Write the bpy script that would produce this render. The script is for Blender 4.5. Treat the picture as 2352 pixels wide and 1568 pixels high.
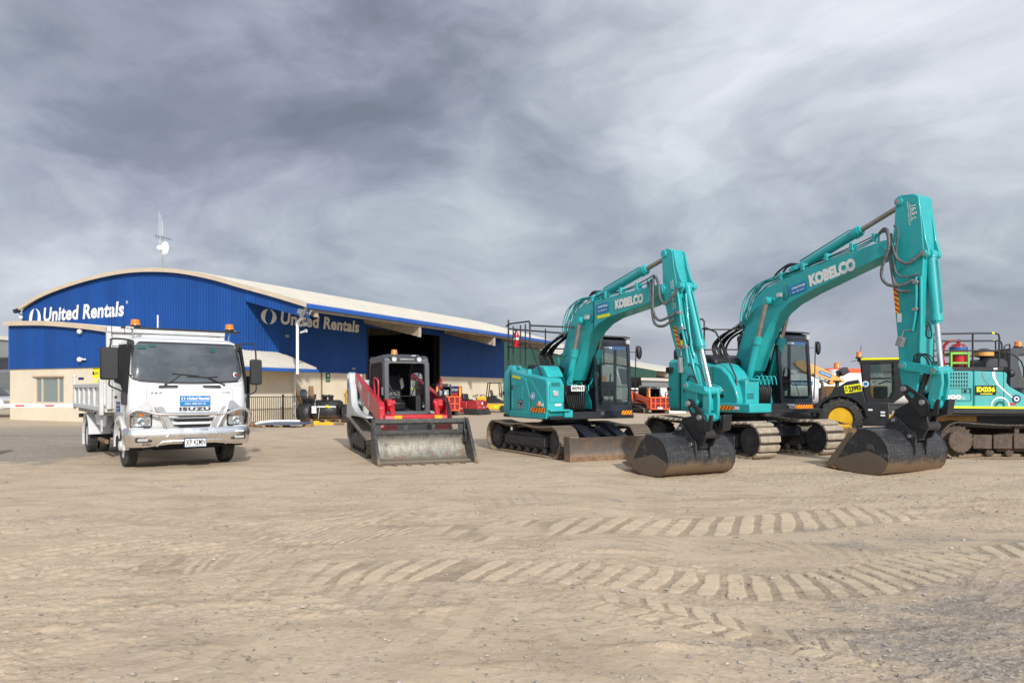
import bpy, bmesh, math, random
import numpy as np
from mathutils import Vector, Matrix
R = math.radians
for o in list(bpy.data.objects): bpy.data.objects.remove(o)
SC = bpy.context.scene
COL = SC.collection
rnd = random.Random(7)

# ------------------------------------------------------------------ camera
cam_d = bpy.data.cameras.new('camera'); cam = bpy.data.objects.new('camera', cam_d); COL.objects.link(cam)
cam.location = (0, 0, 1.5); cam.rotation_euler = (R(90), 0, 0)
cam_d.sensor_width = 36; cam_d.lens = 1650/2352*36; cam_d.shift_y = (895-784)/2352
cam_d.clip_start = .1; cam_d.clip_end = 6000
SC.camera = cam
SC.view_settings.view_transform = 'Standard'; SC.view_settings.look = 'None'
SC.view_settings.exposure = 0.0; SC.view_settings.gamma = 1
SC.cycles.max_bounces = 6; SC.cycles.transparent_max_bounces = 12
SC.cycles.sample_clamp_indirect = 6

# ------------------------------------------------------------------ node helpers
class NT:
    def __init__(s, tree):
        s.t = tree; s.n = tree.nodes; s.l = tree.links
    def add(s, typ, **kw):
        n = s.n.new(typ)
        for k, v in kw.items():
            if k.startswith('_'): setattr(n, k[1:], v)
            else:
                i = n.inputs[int(k[1:])] if k[0] == 'i' and k[1:].isdigit() else n.inputs[k.replace('_', ' ')]
                if hasattr(v, 'is_linked') or isinstance(v, bpy.types.NodeSocket): s.l.new(v, i)
                else: i.default_value = v
        return n
    def m(s, op, a, b=0.0, c=None, clamp=False):
        n = s.n.new('ShaderNodeMath'); n.operation = op; n.use_clamp = clamp
        for i, v in enumerate([a, b] + ([c] if c is not None else [])):
            if isinstance(v, bpy.types.NodeSocket): s.l.new(v, n.inputs[i])
            else: n.inputs[i].default_value = v
        return n.outputs[0]
    def noise(s, vec, scale, detail=4, rough=.55, dist=0):
        n = s.n.new('ShaderNodeTexNoise'); s.l.new(vec, n.inputs['Vector'])
        n.inputs['Scale'].default_value = scale; n.inputs['Detail'].default_value = detail
        n.inputs['Roughness'].default_value = rough; n.inputs['Distortion'].default_value = dist
        return n.outputs[0]
    def ramp(s, fac, a, b, lo=0., hi=1., smooth=True):
        n = s.n.new('ShaderNodeMapRange'); s.l.new(fac, n.inputs[0]); n.interpolation_type = 'SMOOTHSTEP' if smooth else 'LINEAR'
        n.inputs[1].default_value = a; n.inputs[2].default_value = b; n.inputs[3].default_value = lo; n.inputs[4].default_value = hi
        return n.outputs[0]
    def mix(s, fac, a, b, mode='MIX'):
        n = s.n.new('ShaderNodeMix'); n.data_type = 'RGBA'; n.blend_type = mode
        for i, v in ((0, fac), (6, a), (7, b)):
            if isinstance(v, bpy.types.NodeSocket): s.l.new(v, n.inputs[i])
            else: n.inputs[i].default_value = (*v, 1) if isinstance(v, tuple) and len(v) == 3 else v
        return n.outputs[2]
    def mapping(s, vec, scale=(1, 1, 1), rot=(0, 0, 0), loc=(0, 0, 0)):
        n = s.n.new('ShaderNodeMapping'); s.l.new(vec, n.inputs[0])
        n.inputs['Scale'].default_value = scale; n.inputs['Rotation'].default_value = rot; n.inputs['Location'].default_value = loc
        return n.outputs[0]

# ------------------------------------------------------------------ world: Nishita sky under a broken cloud layer
SUN_DIR = Vector((.300, -.835, .47)).normalized()      # towards the sun (behind the camera, a little to the right)
W = bpy.data.worlds.new('World'); SC.world = W; W.use_nodes = True
w = NT(W.node_tree)
for n in list(w.n): w.n.remove(n)
tc = w.add('ShaderNodeTexCoord').outputs['Generated']
sky = w.add('ShaderNodeTexSky', _sky_type='NISHITA', _sun_disc=False,
            _sun_elevation=math.asin(SUN_DIR.z), _sun_rotation=math.atan2(SUN_DIR.x, SUN_DIR.y))
sx = w.add('ShaderNodeSeparateXYZ', i0=tc).outputs
zz = w.m('ADD', w.m('MAXIMUM', sx[2], 0.0), .16)
cx_ = w.m('DIVIDE', sx[0], zz); cy_ = w.m('DIVIDE', sx[1], zz)
pl = w.add('ShaderNodeCombineXYZ', i0=cx_, i1=cy_).outputs[0]
dv = w.mapping(tc, scale=(1.0, 1.0, 2.1), rot=(0, R(24), 0))
warp = w.add('ShaderNodeTexNoise', Vector=dv, Scale=1.6, Detail=4)
wv = w.add('ShaderNodeVectorMath', _operation='MULTIPLY_ADD', i0=warp.outputs[1], i1=(.55, .55, .55), i2=dv).outputs[0]
wp = w.add('ShaderNodeVectorMath', _operation='MULTIPLY_ADD', i0=warp.outputs[1], i1=(.8, .8, .0), i2=pl).outputs[0]
n1 = w.noise(wv, 2.0, 5, .5)
n2 = w.noise(wv, 4.2, 7, .56)
n3 = w.noise(wp, 1.5, 6, .55)
def skyblob(x, y, r, amt):
    d = Vector(((x-1176)/1650, 1, (895-y)/1650)).normalized()
    dw = w.add('ShaderNodeVectorMath', _operation='MULTIPLY_ADD', i0=warp.outputs[1], i1=(.30, .30, .30), i2=tc).outputs[0]
    dw = w.add('ShaderNodeVectorMath', _operation='SUBTRACT', i0=dw, i1=(.15, .15, .15)).outputs[0]
    dw = w.add('ShaderNodeVectorMath', _operation='NORMALIZE', i0=dw).outputs[0]
    dt = w.add('ShaderNodeVectorMath', _operation='DOT_PRODUCT', i0=dw, i1=tuple(d)).outputs['Value']
    return w.ramp(dt, math.cos(r), 1.0, 0, amt)
acc = w.m('ADD', w.m('MULTIPLY_ADD', n1, .44, -.07), w.m('ADD', w.m('MULTIPLY', n2, .50), w.m('ADD', w.m('MULTIPLY', n3, .10), w.m('MULTIPLY', w.noise(w.mapping(wv, (1, 1, 1.3), (.3, .5, .2)), 10, 6, .58), .20))))
for b in [(1800, 120, .50, .13), (2300, 300, .28, .09), (1750, 700, .35, -.06), (1050, 520, .17, .075), (130, 700, .2, .06), (640, 120, .16, .05),
          (860, 60, .24, -.12), (1320, 60, .20, -.08), (900, 250, .17, -.09), (560, 370, .17, -.085), (360, 300, .22, -.07), (960, 400, .13, -.05), (130, 90, .2, -.03), (50, 480, .1, -.05), (2060, 580, .26, -.08)]:
    acc = w.m('ADD', acc, skyblob(*b))
cr = w.n.new('ShaderNodeValToRGB'); w.l.new(acc, cr.inputs[0])
el = cr.color_ramp.elements
el[0].position = .30; el[0].color = (.180, .198, .245, 1)
el[1].position = .86; el[1].color = (.80, .84, .89, 1)
for p_, c_ in ((.42, (.245, .268, .328, 1)), (.51, (.345, .370, .445, 1)), (.58, (.43, .46, .52, 1)), (.66, (.535, .575, .625, 1)), (.74, (.66, .70, .745, 1))):
    e = el.new(p_); e.color = c_
gr = w.ramp(sx[2], 0., .14, 1, 0)
cl = w.mix(w.m('MULTIPLY', gr, .55), cr.outputs[0], (.375, .395, .46))
skyc = w.mix(1.0, cl, w.mix(1.0, sky.outputs[0], (.011, .011, .011), 'MULTIPLY'), 'ADD')
# sky brightened round the sun, behind the camera, added to fill the shade
sdot = w.add('ShaderNodeVectorMath', _operation='DOT_PRODUCT', i0=tc, i1=tuple(SUN_DIR)).outputs['Value']
tn = w.ramp(w.noise(wv, 2.0, 3, .5), .38, .62)
skyc = w.mix(1.0, skyc, w.mix(tn, (.975, 1.0, .985), (1.01, .995, 1.012)), 'MULTIPLY')
bg = w.add('ShaderNodeBackground', Color=skyc, Strength=w.ramp(sdot, .05, .95, 1.0, 2.2))
out = w.add('ShaderNodeOutputWorld', Surface=bg.outputs[0])
sun_d = bpy.data.lights.new('sun', 'SUN'); sun = bpy.data.objects.new('sun', sun_d); COL.objects.link(sun)
sun_d.energy = 3.6; sun_d.angle = R(2.2); sun_d.color = (1, .965, .91)
sun.rotation_euler = (-SUN_DIR).to_track_quat('-Z', 'Y').to_euler()

# ------------------------------------------------------------------ materials
def newmat(name):
    m = bpy.data.materials.new(name); m.use_nodes = True
    t = NT(m.node_tree); b = t.n['Principled BSDF']
    return m, t, b
def paint(name, col, rough=.42, metal=0, var=.12, dirt=.0, dirtcol=(.36, .29, .2), scale=3, bump=.0, coat=0, low=0, spec=.5, bscale=60, streak=0):
    """painted / plain surface: colour drifts a little, dust patches (more low down if low>0), fine bump"""
    m, t, b = newmat(name)
    oc = t.add('ShaderNodeTexCoord').outputs['Object']
    n = t.noise(oc, scale, 6, .6)
    c = t.mix(t.ramp(n, .3, .7), tuple(x*(1-var) for x in col), tuple(min(1, x*(1+var)) for x in col))
    if streak:
        q = t.noise(t.mapping(oc, (9, 9, .8)), 1.3, 7, .7); k_ = t.noise(t.mapping(oc, (14, 14, 14), (.4, .8, .2)), 1.0, 8, .8)
        c = t.mix(t.m('MULTIPLY', t.ramp(q, .52, .72), streak), c, dirtcol)
        c = t.mix(t.m('MULTIPLY', t.ramp(k_, .62, .68), streak*1.4, clamp=True), c, tuple(x*.55 for x in dirtcol))
    if dirt > 0:
        d = t.noise(oc, scale*2.3, 8, .7)
        f = t.ramp(d, .62-.35*dirt, .95-.25*dirt, 0, min(1, .35+dirt*.6))
        if low > 0:
            z = t.add('ShaderNodeSeparateXYZ', i0=oc).outputs[2]
            lz = t.ramp(t.m('ADD', z, t.m('MULTIPLY', t.m('SUBTRACT', d, .5), low)), 0, low, .75, 0)
            f = t.m('MAXIMUM', f, lz)
        c = t.mix(f, c, dirtcol)
        t.l.new(t.m('ADD', t.m('MULTIPLY', f, .4), rough, clamp=True), b.inputs['Roughness'])
    else:
        t.l.new(t.ramp(t.noise(oc, scale*4, 5, .6), .3, .7, max(0, rough-.05), min(1, rough+.07)), b.inputs['Roughness'])
    t.l.new(c, b.inputs['Base Color'])
    b.inputs['Metallic'].default_value = metal; b.inputs['Specular IOR Level'].default_value = spec
    if coat: b.inputs['Coat Weight'].default_value = coat; b.inputs['Coat Roughness'].default_value = .08
    if bump:
        bn = t.add('ShaderNodeBump', Strength=bump, Distance=.02, Height=t.noise(oc, bscale, 6, .65))
        t.l.new(bn.outputs[0], b.inputs['Normal'])
    return m
def worn(name, base, scratch, rust, mud, zlow=.25, scale=4, rough=.5, rustamt=.45):
    """worn steel: scratches, rust patches, dried mud towards the bottom edge"""
    m, t, b = newmat(name)
    oc = t.add('ShaderNodeTexCoord').outputs['Object']
    s1 = t.noise(t.mapping(oc, (1.2, 9, 1.2), (0.5, .3, .7)), scale*1.5, 9, .74)
    s2 = t.noise(t.mapping(oc, (7, 1.2, 14), (0.2, 1.1, .2)), scale*.9, 9, .74)
    sc = t.m('MAXIMUM', t.ramp(s1, .53, .63), t.ramp(s2, .54, .64))
    c = t.mix(t.m('MULTIPLY', sc, .34), base, scratch)
    r = t.noise(oc, scale, 7, .62)
    c = t.mix(t.ramp(r, .66-.2*rustamt, .82-.2*rustamt, 0, .75), c, rust)
    z = t.add('ShaderNodeSeparateXYZ', i0=oc).outputs[2]
    d = t.noise(oc, scale*1.7, 8, .68)
    f = t.ramp(t.m('ADD', z, t.m('MULTIPLY', t.m('SUBTRACT', d, .5), zlow*1.6)), zlow*.25, zlow, .92, 0)
    c = t.mix(f, c, mud)
    t.l.new(c, b.inputs['Base Color'])
    t.l.new(t.m('ADD', t.m('MULTIPLY', f, .4), rough, clamp=True), b.inputs['Roughness'])
    b.inputs['Metallic'].default_value = .25
    bn = t.add('ShaderNodeBump', Strength=.35, Distance=.01, Height=t.m('ADD', s1, d))
    t.l.new(bn.outputs[0], b.inputs['Normal'])
    return m
def glass(name, tint=(.75, .85, .82), refl=1.0, opac=.0, dark=(.02, .022, .024)):
    m, t, b = newmat(name); t.n.remove(b)
    o = t.n['Material Output']
    ge = t.add('ShaderNodeNewGeometry')
    dt = t.add('ShaderNodeVectorMath', _operation='DOT_PRODUCT', i0=ge.outputs['Normal'], i1=ge.outputs['Incoming']).outputs['Value']
    fr = t.m('MULTIPLY_ADD', t.m('POWER', t.m('SUBTRACT', 1.0, t.m('ABSOLUTE', dt), clamp=True), 5.0), .9, .05)
    g = t.add('ShaderNodeBsdfGlossy', Roughness=.02, Color=(refl, refl, refl, 1))
    tr = t.add('ShaderNodeBsdfTransparent', Color=(*tint, 1))
    df = t.add('ShaderNodeBsdfDiffuse', Color=(*dark, 1))
    m0 = t.add('ShaderNodeMixShader', i0=opac, i1=tr.outputs[0], i2=df.outputs[0])
    m1 = t.add('ShaderNodeMixShader', i0=fr, i1=m0.outputs[0], i2=g.outputs[0])
    t.l.new(m1.outputs[0], o.inputs[0])
    return m
def flat(name, col, rough=.6, spec=.3):
    m, t, b = newmat(name)
    oc = t.add('ShaderNodeTexCoord').outputs['Object']
    t.l.new(t.mix(t.noise(oc, 9, 4), tuple(x*.9 for x in col), tuple(min(1, x*1.08) for x in col)), b.inputs['Base Color'])
    b.inputs['Roughness'].default_value = rough; b.inputs['Specular IOR Level'].default_value = spec
    return m
def meshguard(name, col, k=60):
    """perforated steel mesh: real holes cut by transparency in a brick pattern"""
    m, t, b = newmat(name)
    o = t.n['Material Output']
    oc = t.add('ShaderNodeTexCoord').outputs['Object']
    sp = t.add('ShaderNodeSeparateXYZ', i0=oc).outputs
    uv = t.add('ShaderNodeCombineXYZ', i0=t.m('ADD', sp[0], sp[1]), i1=sp[2]).outputs[0]
    br = t.add('ShaderNodeTexBrick', Vector=uv, Scale=k, Mortar_Size=.018, Brick_Width=.5, Row_Height=.25)
    b.inputs['Base Color'].default_value = (*col, 1)
    tr = t.add('ShaderNodeBsdfTransparent')
    mx = t.add('ShaderNodeMixShader', i0=br.outputs['Fac'], i1=tr.outputs[0], i2=b.outputs[0])
    t.l.new(mx.outputs[0], o.inputs[0])
    return m
M = {}
M['teal'] = paint('teal_paint', (.016, .375, .385), .40, var=.08, dirt=.3, dirtcol=(.15, .33, .30), scale=2.2, coat=.2, streak=.45)
M['teal_old'] = paint('faded_teal_paint', (.06, .38, .38), .5, var=.08, dirt=.3, dirtcol=(.27, .36, .32), scale=1.6, streak=.4)
M['teal_dark'] = paint('teal_seam', (.006, .10, .09), .7)
M['black'] = paint('black_paint', (.018, .019, .021), .42, var=.25, dirt=.14, dirtcol=(.12, .11, .1), scale=4)
M['satin'] = paint('satin_dark_steel', (.030, .032, .038), .5, var=.25, dirt=.2, dirtcol=(.13, .115, .1), scale=4)
M['rubber'] = paint('black_rubber', (.024, .024, .024), .75, var=.2, dirt=.35, dirtcol=(.16, .14, .115), scale=8, bump=.3)
M['tyre'] = paint('dusty_tyre', (.035, .034, .033), .85, var=.2, dirt=.55, dirtcol=(.17, .15, .125), scale=5, bump=.3)
M['plastic'] = paint('black_plastic', (.022, .022, .024), .5, var=.12, bump=.1)
M['hose'] = paint('hose_rubber', (.014, .014, .015), .5)
M['hose_grey'] = paint('grey_sleeved_hose', (.10, .105, .105), .5, var=.4, scale=20)
M['chrome'] = paint('hard_chrome', (.72, .72, .72), .16, 1, var=.03)
M['rod'] = paint('dusty_chrome_rod', (.42, .36, .31), .35, .8, var=.2)
M['alu'] = paint('polished_aluminium', (.78, .77, .75), .24, 1, var=.06, scale=2)
M['steel'] = paint('galvanised_steel', (.36, .37, .37), .45, .6, var=.15)
M['white'] = paint('white_truck_paint', (.66, .67, .675), .28, var=.025, dirt=.08, dirtcol=(.5, .47, .41), scale=1.5, coat=.5, streak=.08)
M['white_old'] = paint('worn_white_paint', (.57, .575, .56), .5, var=.06, dirt=.34, dirtcol=(.40, .38, .35), scale=4)
M['offwhite'] = paint('loader_light_grey_paint', (.52, .55, .54), .4, var=.04, dirt=.25, dirtcol=(.32, .3, .27), scale=3)
M['red'] = paint('red_machine_paint', (.48, .018, .028), .38, var=.1, dirt=.22, dirtcol=(.36, .1, .085), scale=4)
M['red_old'] = paint('dusty_red_paint', (.38, .025, .03), .5, var=.15, dirt=.5, dirtcol=(.33, .17, .13), scale=5)
M['darkred'] = paint('dark_red_paint', (.2, .008, .014), .45)
M['orange'] = paint('orange_paint', (.78, .10, .02), .45, var=.08, dirt=.15, scale=5)
M['yellow'] = paint('yellow_paint', (.78, .45, .02), .45, var=.08, dirt=.2, dirtcol=(.4, .28, .1), scale=5)
M['yellow_boom'] = paint('ochre_yellow_paint', (.72, .36, .08), .5, var=.08, dirt=.15, scale=5)
M['ochre'] = paint('dirty_ochre_paint', (.50, .24, .04), .6, dirt=.4, scale=5)
M['amber'] = paint('amber_lens', (.80, .21, .01), .2, coat=.5)
M['grey'] = paint('dark_grey_cab_paint', (.050, .057, .064), .42, var=.1, dirt=.18, dirtcol=(.16, .15, .14), scale=4)
M['cab_dark'] = paint('dark_navy_cab_paint', (.016, .018, .026), .35, var=.15, dirt=.1, dirtcol=(.09, .08, .075), coat=.3)
M['dark'] = flat('interior_black', (.012, .012, .013), .8)  # near-black; also paints in the shade of unlit interiors
M['seat'] = paint('black_vinyl', (.02, .02, .022), .45)
M['track'] = worn('track_steel', (.055, .045, .038), (.3, .25, .2), (.12, .06, .03), (.34, .26, .17), .16, 7)
M['shoe'] = worn('track_shoe_steel', (.19, .15, .112), (.46, .38, .28), (.16, .085, .045), (.38, .29, .19), .12, 5)
M['shoe_dusty'] = paint('dusty_road_pad', (.38, .32, .24), .9, var=.2, dirt=.5, dirtcol=(.22, .18, .13), scale=9, bump=.5)
M['rubtrack'] = paint('dusty_rubber_track', (.13, .115, .095), .9, var=.3, dirt=.7, dirtcol=(.40, .33, .24), scale=6, bump=.5)
M['undercar'] = paint('dusty_undercarriage', (.032, .033, .036), .6, var=.3, dirt=.42, dirtcol=(.17, .13, .095), scale=5, bump=.3)
M['rustframe'] = paint('rusty_undercarriage', (.085, .062, .048), .8, var=.3, dirt=.6, dirtcol=(.22, .15, .10), scale=6, bump=.4)
M['bucket'] = worn('scratched_black_bucket_steel', (.030, .031, .034), (.26, .25, .225), (.12, .085, .055), (.19, .125, .07), .24, 3.2, rustamt=.25)
M['bucket_worn'] = worn('worn_bucket_side_steel', (.15, .118, .092), (.2, .17, .14), (.19, .115, .06), (.15, .11, .075), .3, 4, .42)
M['blade'] = worn('worn_blade_steel', (.14, .115, .095), (.30, .27, .24), (.24, .15, .10), (.26, .17, .10), .2, 3, .38, .6)
M['lbucket'] = worn('loader_bucket_steel', (.045, .046, .046), (.38, .37, .33), (.2, .10, .05), (.23, .19, .14), .25, 5, .5, .3)
M['lbucket_in'] = worn('scoured_bucket_steel', (.34, .335, .285), (.10, .10, .09), (.27, .12, .065), (.16, .13, .09), .12, 4, .45, .55)
def streaky():
    m, t, b = newmat('scoured_loader_bucket_inside')
    oc = t.add('ShaderNodeTexCoord').outputs['Object']; z = t.add('ShaderNodeSeparateXYZ', i0=oc).outputs[2]
    st_ = t.noise(t.mapping(oc, (2, 6, 2.6)), 1.2, 9, .78); n = t.noise(oc, 5, 7, .65); r = t.noise(t.mapping(oc, (2, 3, 9)), 1.6, 7, .65)
    c = t.mix(t.ramp(st_, .35, .65), (.17, .16, .13), (.345, .325, .265))
    c = t.mix(t.ramp(t.m('ADD', z, t.m('MULTIPLY', t.m('SUBTRACT', st_, .5), .5)), .40, .60), c, (.055, .056, .055))
    c = t.mix(t.m('MULTIPLY', t.ramp(r, .52, .66), t.ramp(z, .55, .25, .25, .85)), c, (.24, .10, .055))
    c = t.mix(t.ramp(n, .60, .72, 0, .7), c, (.085, .085, .08))
    c = t.mix(t.ramp(t.m('ADD', z, t.m('MULTIPLY', t.m('SUBTRACT', n, .5), .12)), .06, .12, .9, 0), c, (.16, .13, .095))
    t.l.new(c, b.inputs['Base Color']); b.inputs['Roughness'].default_value = .55; b.inputs['Metallic'].default_value = .2
    return m
M['lbucket_in'] = streaky()
M['rustedge'] = paint('rusty_edge', (.21, .12, .065), .7, var=.35, dirt=.4, dirtcol=(.32, .24, .15), scale=9, bump=.4)
M['blue'] = paint('blue_steel_cladding', (.010, .066, .262), .5, streak=.10, var=.07, dirt=.05, dirtcol=(.02, .095, .30), scale=.5, spec=.2)
m_ = M['blue']; t_ = NT(m_.node_tree); b_ = t_.n['Principled BSDF']; src = b_.inputs['Base Color'].links[0].from_socket
so_ = t_.add('ShaderNodeSeparateXYZ', i0=t_.add('ShaderNodeTexCoord').outputs['Object']).outputs
wn_ = t_.add('ShaderNodeTexWhiteNoise', _noise_dimensions='1D', W=t_.m('FLOOR', t_.m('DIVIDE', t_.m('ADD', so_[0], so_[1]), .76))).outputs[0]
lap = t_.m('LESS_THAN', t_.m('FRACT', t_.m('DIVIDE', t_.m('ADD', so_[0], so_[1]), .76)), .03)
scr = t_.m('MULTIPLY', t_.m('LESS_THAN', t_.m('FRACT', t_.m('DIVIDE', so_[2], 1.1)), .03), t_.m('LESS_THAN', t_.m('FRACT', t_.m('DIVIDE', t_.m('ADD', so_[0], so_[1]), .19)), .25))
k_ = t_.m('SUBTRACT', t_.m('MULTIPLY_ADD', wn_, .16, .93), t_.m('ADD', t_.m('MULTIPLY', lap, .22), t_.m('MULTIPLY', scr, .3)))
t_.l.new(t_.mix(1.0, src, t_.add('ShaderNodeCombineXYZ', i0=k_, i1=k_, i2=k_).outputs[0], 'MULTIPLY'), b_.inputs['Base Color'])
M['bluetrim'] = paint('blue_gutter', (.018, .10, .40), .45, scale=1)
M['cream'] = paint('cream_rendered_block', (.70, .615, .47), .85, var=.05, streak=.14, dirt=.12, dirtcol=(.50, .37, .22), scale=.7, bump=.15, spec=.2)
M['creamtrim'] = paint('beige_barge_trim', (.60, .49, .36), .6, var=.06, dirt=.15, dirtcol=(.42, .32, .22), scale=2)
M['roof'] = paint('off_white_roof_sheet', (.62, .585, .51), .6, var=.05, dirt=.16, dirtcol=(.42, .38, .30), scale=.8, streak=.15)
M['whitewall'] = flat('white_vinyl', (.80, .80, .80), .5)
M['green_wall'] = paint('green_cladding', (.028, .085, .062), .6, var=.1, dirt=.1, dirtcol=(.1, .12, .09), scale=.6)
M['grey_wall'] = paint('grey_cladding', (.22, .23, .23), .6, var=.1, dirt=.2, scale=.5)
M['beam'] = paint('rusty_white_beam', (.42, .36, .28), .7, var=.2, dirt=.45, dirtcol=(.2, .09, .04), scale=2)
M['timber'] = paint('weathered_timber', (.30, .19, .10), .8, var=.25, dirt=.3, dirtcol=(.18, .13, .09), scale=5, bump=.3)
M['greysheet'] = paint('blue_grey_sheet', (.10, .12, .17), .35, var=.1)
M['glass'] = glass('clear_glass', (.74, .78, .75), refl=.8, opac=.16)
M['glass_dark'] = glass('tinted_glass', (.80, .85, .84), opac=.04)
M['glass_ws'] = glass('windscreen_glass', (.34, .42, .42), opac=.12, dark=(.03, .035, .04))
M['mirror'] = paint('mirror_glass', (.6, .62, .65), .05, 1, var=.01)
M['window'] = glass('office_window', (.5, .55, .55), opac=.62, dark=(.34, .40, .39))
M['mesh'] = meshguard('black_mesh', (.05, .05, .055))
M['mesh_red'] = meshguard('black_bucket_mesh', (.03, .03, .03), 34)
M['tank'] = paint('white_tank', (.74, .74, .75), .35, var=.02, coat=.3)
M['s_yel'] = flat('reflective_yellow', (.82, .78, .02)); M['s_lime'] = flat('lime_sticker', (.55, .72, .03))
M['s_org'] = flat('sticker_orange_yellow', (.86, .42, .02)); M['s_red'] = flat('sticker_red', (.52, .035, .015))
M['s_blue'] = flat('sticker_blue', (.02, .15, .42)); M['s_white'] = flat('sticker_white', (.80, .80, .78)); M['s_black'] = flat('sticker_black', (.012, .012, .012))
M['s_lblue'] = flat('sticker_light_blue', (.02, .20, .50)); M['s_strip'] = flat('tinted_sun_strip', (.06, .12, .24), .2); M['s_green'] = flat('sign_green', (.02, .16, .09)); M['s_navy'] = flat('sticker_navy', (.015, .03, .12))
M['s_grey'] = flat('sticker_grey', (.25, .27, .27)); M['lime'] = paint('lime_green_paint', (.16, .52, .06), .5)
M['extred'] = paint('extinguisher_red', (.50, .012, .014), .3, coat=.4)
M['lamp'] = paint('lamp_lens', (.62, .63, .62), .12, .5, var=.1, scale=30)
M['lamp_house'] = paint('clear_headlight', (.50, .52, .53), .15, .7, var=.35, scale=16)
M['skin_beige'] = flat('off_white_card', (.72, .70, .62))

# ------------------------------------------------------------------ mesh builder
def nest(p):
    """keep to thing > part > sub-part"""
    d, q = 1, p
    while q.parent is not None: q = q.parent; d += 1
    return p.parent if d >= 3 else p
def V3(*a): return Vector(a)
class MB:
    def __init__(s): s.v = []; s.f = []; s.mi = []; s.cur = 0
    def add(s, vs, fs):
        b = len(s.v); s.v += [tuple(v) for v in vs]; s.f += [tuple(b+i for i in f) for f in fs]; s.mi += [s.cur]*len(fs); return s
    def box(s, x0, x1, y0, y1, z0, z1, rot=None, piv=None):
        vs = [Vector((x, y, z)) for x in (x0, x1) for y in (y0, y1) for z in (z0, z1)]
        if rot is not None:
            p = Vector(piv) if piv is not None else Vector(((x0+x1)/2, (y0+y1)/2, (z0+z1)/2))
            vs = [rot @ (v-p) + p for v in vs]
        return s.add(vs, [(0, 1, 3, 2), (4, 6, 7, 5), (0, 4, 5, 1), (2, 3, 7, 6), (0, 2, 6, 4), (1, 5, 7, 3)])
    def obox(s, c, ax, ay, az):
        """box from centre and three half-axis vectors"""
        c = Vector(c); ax, ay, az = Vector(ax), Vector(ay), Vector(az)
        vs = [c+i*ax+j*ay+k*az for i in (-1, 1) for j in (-1, 1) for k in (-1, 1)]
        return s.add(vs, [(0, 1, 3, 2), (4, 6, 7, 5), (0, 4, 5, 1), (2, 3, 7, 6), (0, 2, 6, 4), (1, 5, 7, 3)])
    def prism(s, poly, a, b, axis='y', polyb=None):
        n = len(poly); pb = polyb or poly
        if axis == 'y': f = lambda p, t: (p[0], t, p[1])
        elif axis == 'x': f = lambda p, t: (t, p[0], p[1])
        else: f = lambda p, t: (p[0], p[1], t)
        vs = [f(p, a) for p in poly]+[f(p, b) for p in pb]
        return s.add(vs, [tuple(range(n)), tuple(range(2*n-1, n-1, -1))]+[(i, (i+1) % n, n+(i+1) % n, n+i) for i in range(n)])
    def cyl(s, p, q, r, r2=None, n=18):
        p, q = Vector(p), Vector(q); r2 = r if r2 is None else r2
        d = (q-p).normalized(); u = d.orthogonal().normalized(); w_ = d.cross(u)
        vs = []
        for c, rr in ((p, r), (q, r2)):
            for i in range(n):
                a = 2*math.pi*i/n; vs.append(c+rr*(math.cos(a)*u+math.sin(a)*w_))
        return s.add(vs, [tuple(range(n-1, -1, -1)), tuple(range(n, 2*n))]+[(i, (i+1) % n, n+(i+1) % n, n+i) for i in range(n)])
    def lathe(s, o, d, prof, n=28):
        """prof: list of (distance along d, radius); closed loop if it ends where it starts"""
        o, d = Vector(o), Vector(d).normalized(); u = d.orthogonal().normalized(); w_ = d.cross(u)
        closed = prof[0] == prof[-1]; pr = prof[:-1] if closed else prof
        vs = []; k = len(pr)
        for t, r in pr:
            for i in range(n):
                a = 2*math.pi*i/n; vs.append(o+d*t+max(r, 1e-4)*(math.cos(a)*u+math.sin(a)*w_))
        fs = []
        for j in range(k if closed else k-1):
            j2 = (j+1) % k
            for i in range(n): fs.append((j*n+i, j*n+(i+1) % n, j2*n+(i+1) % n, j2*n+i))
        if not closed:
            fs.append(tuple(range(n-1, -1, -1))); fs.append(tuple(range((k-1)*n, k*n)))
        return s.add(vs, fs)
    def tube(s, pts, r, n=8, sm=0, closed=False):
        pts = [Vector(p) for p in pts]
        if sm and len(pts) > 2:
            q = []; L = len(pts)
            for i in range(L-1):
                p0, p1, p2, p3 = pts[max(i-1, 0)], pts[i], pts[i+1], pts[min(i+2, L-1)]
                for k in range(sm):
                    t = k/sm
                    q.append(.5*((2*p1)+(-p0+p2)*t+(2*p0-5*p1+4*p2-p3)*t*t+(-p0+3*p1-3*p2+p3)*t**3))
            q.append(pts[-1]); pts = q
        L = len(pts); vs = []
        t0 = (pts[1]-pts[0]).normalized(); u = t0.orthogonal().normalized()
        for i, p in enumerate(pts):
            a = pts[max(i-1, 0)]; b = pts[min(i+1, L-1)]; t = (b-a).normalized()
            if t.length < .5: t = t0
            ax = t0.cross(t)
            if ax.length > 1e-6: u = Matrix.Rotation(t0.angle(t), 3, ax.normalized()) @ u
            t0 = t; w_ = t.cross(u).normalized(); u = w_.cross(t).normalized()
            k = 1.0
            if 0 < i < L-1:
                c = (pts[i]-pts[i-1]).normalized().dot(t); k = min(1.6, 1/max(c, .4))
            for j in range(n):
                an = 2*math.pi*j/n; vs.append(p+r*(math.cos(an)*u*k+math.sin(an)*w_))
        fs = [(i*n+j, i*n+(j+1) % n, (i+1)*n+(j+1) % n, (i+1)*n+j) for i in range(L-1) for j in range(n)]
        fs += [tuple(range(n-1, -1, -1)), tuple(range((L-1)*n, L*n))]
        return s.add(vs, fs)
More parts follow.
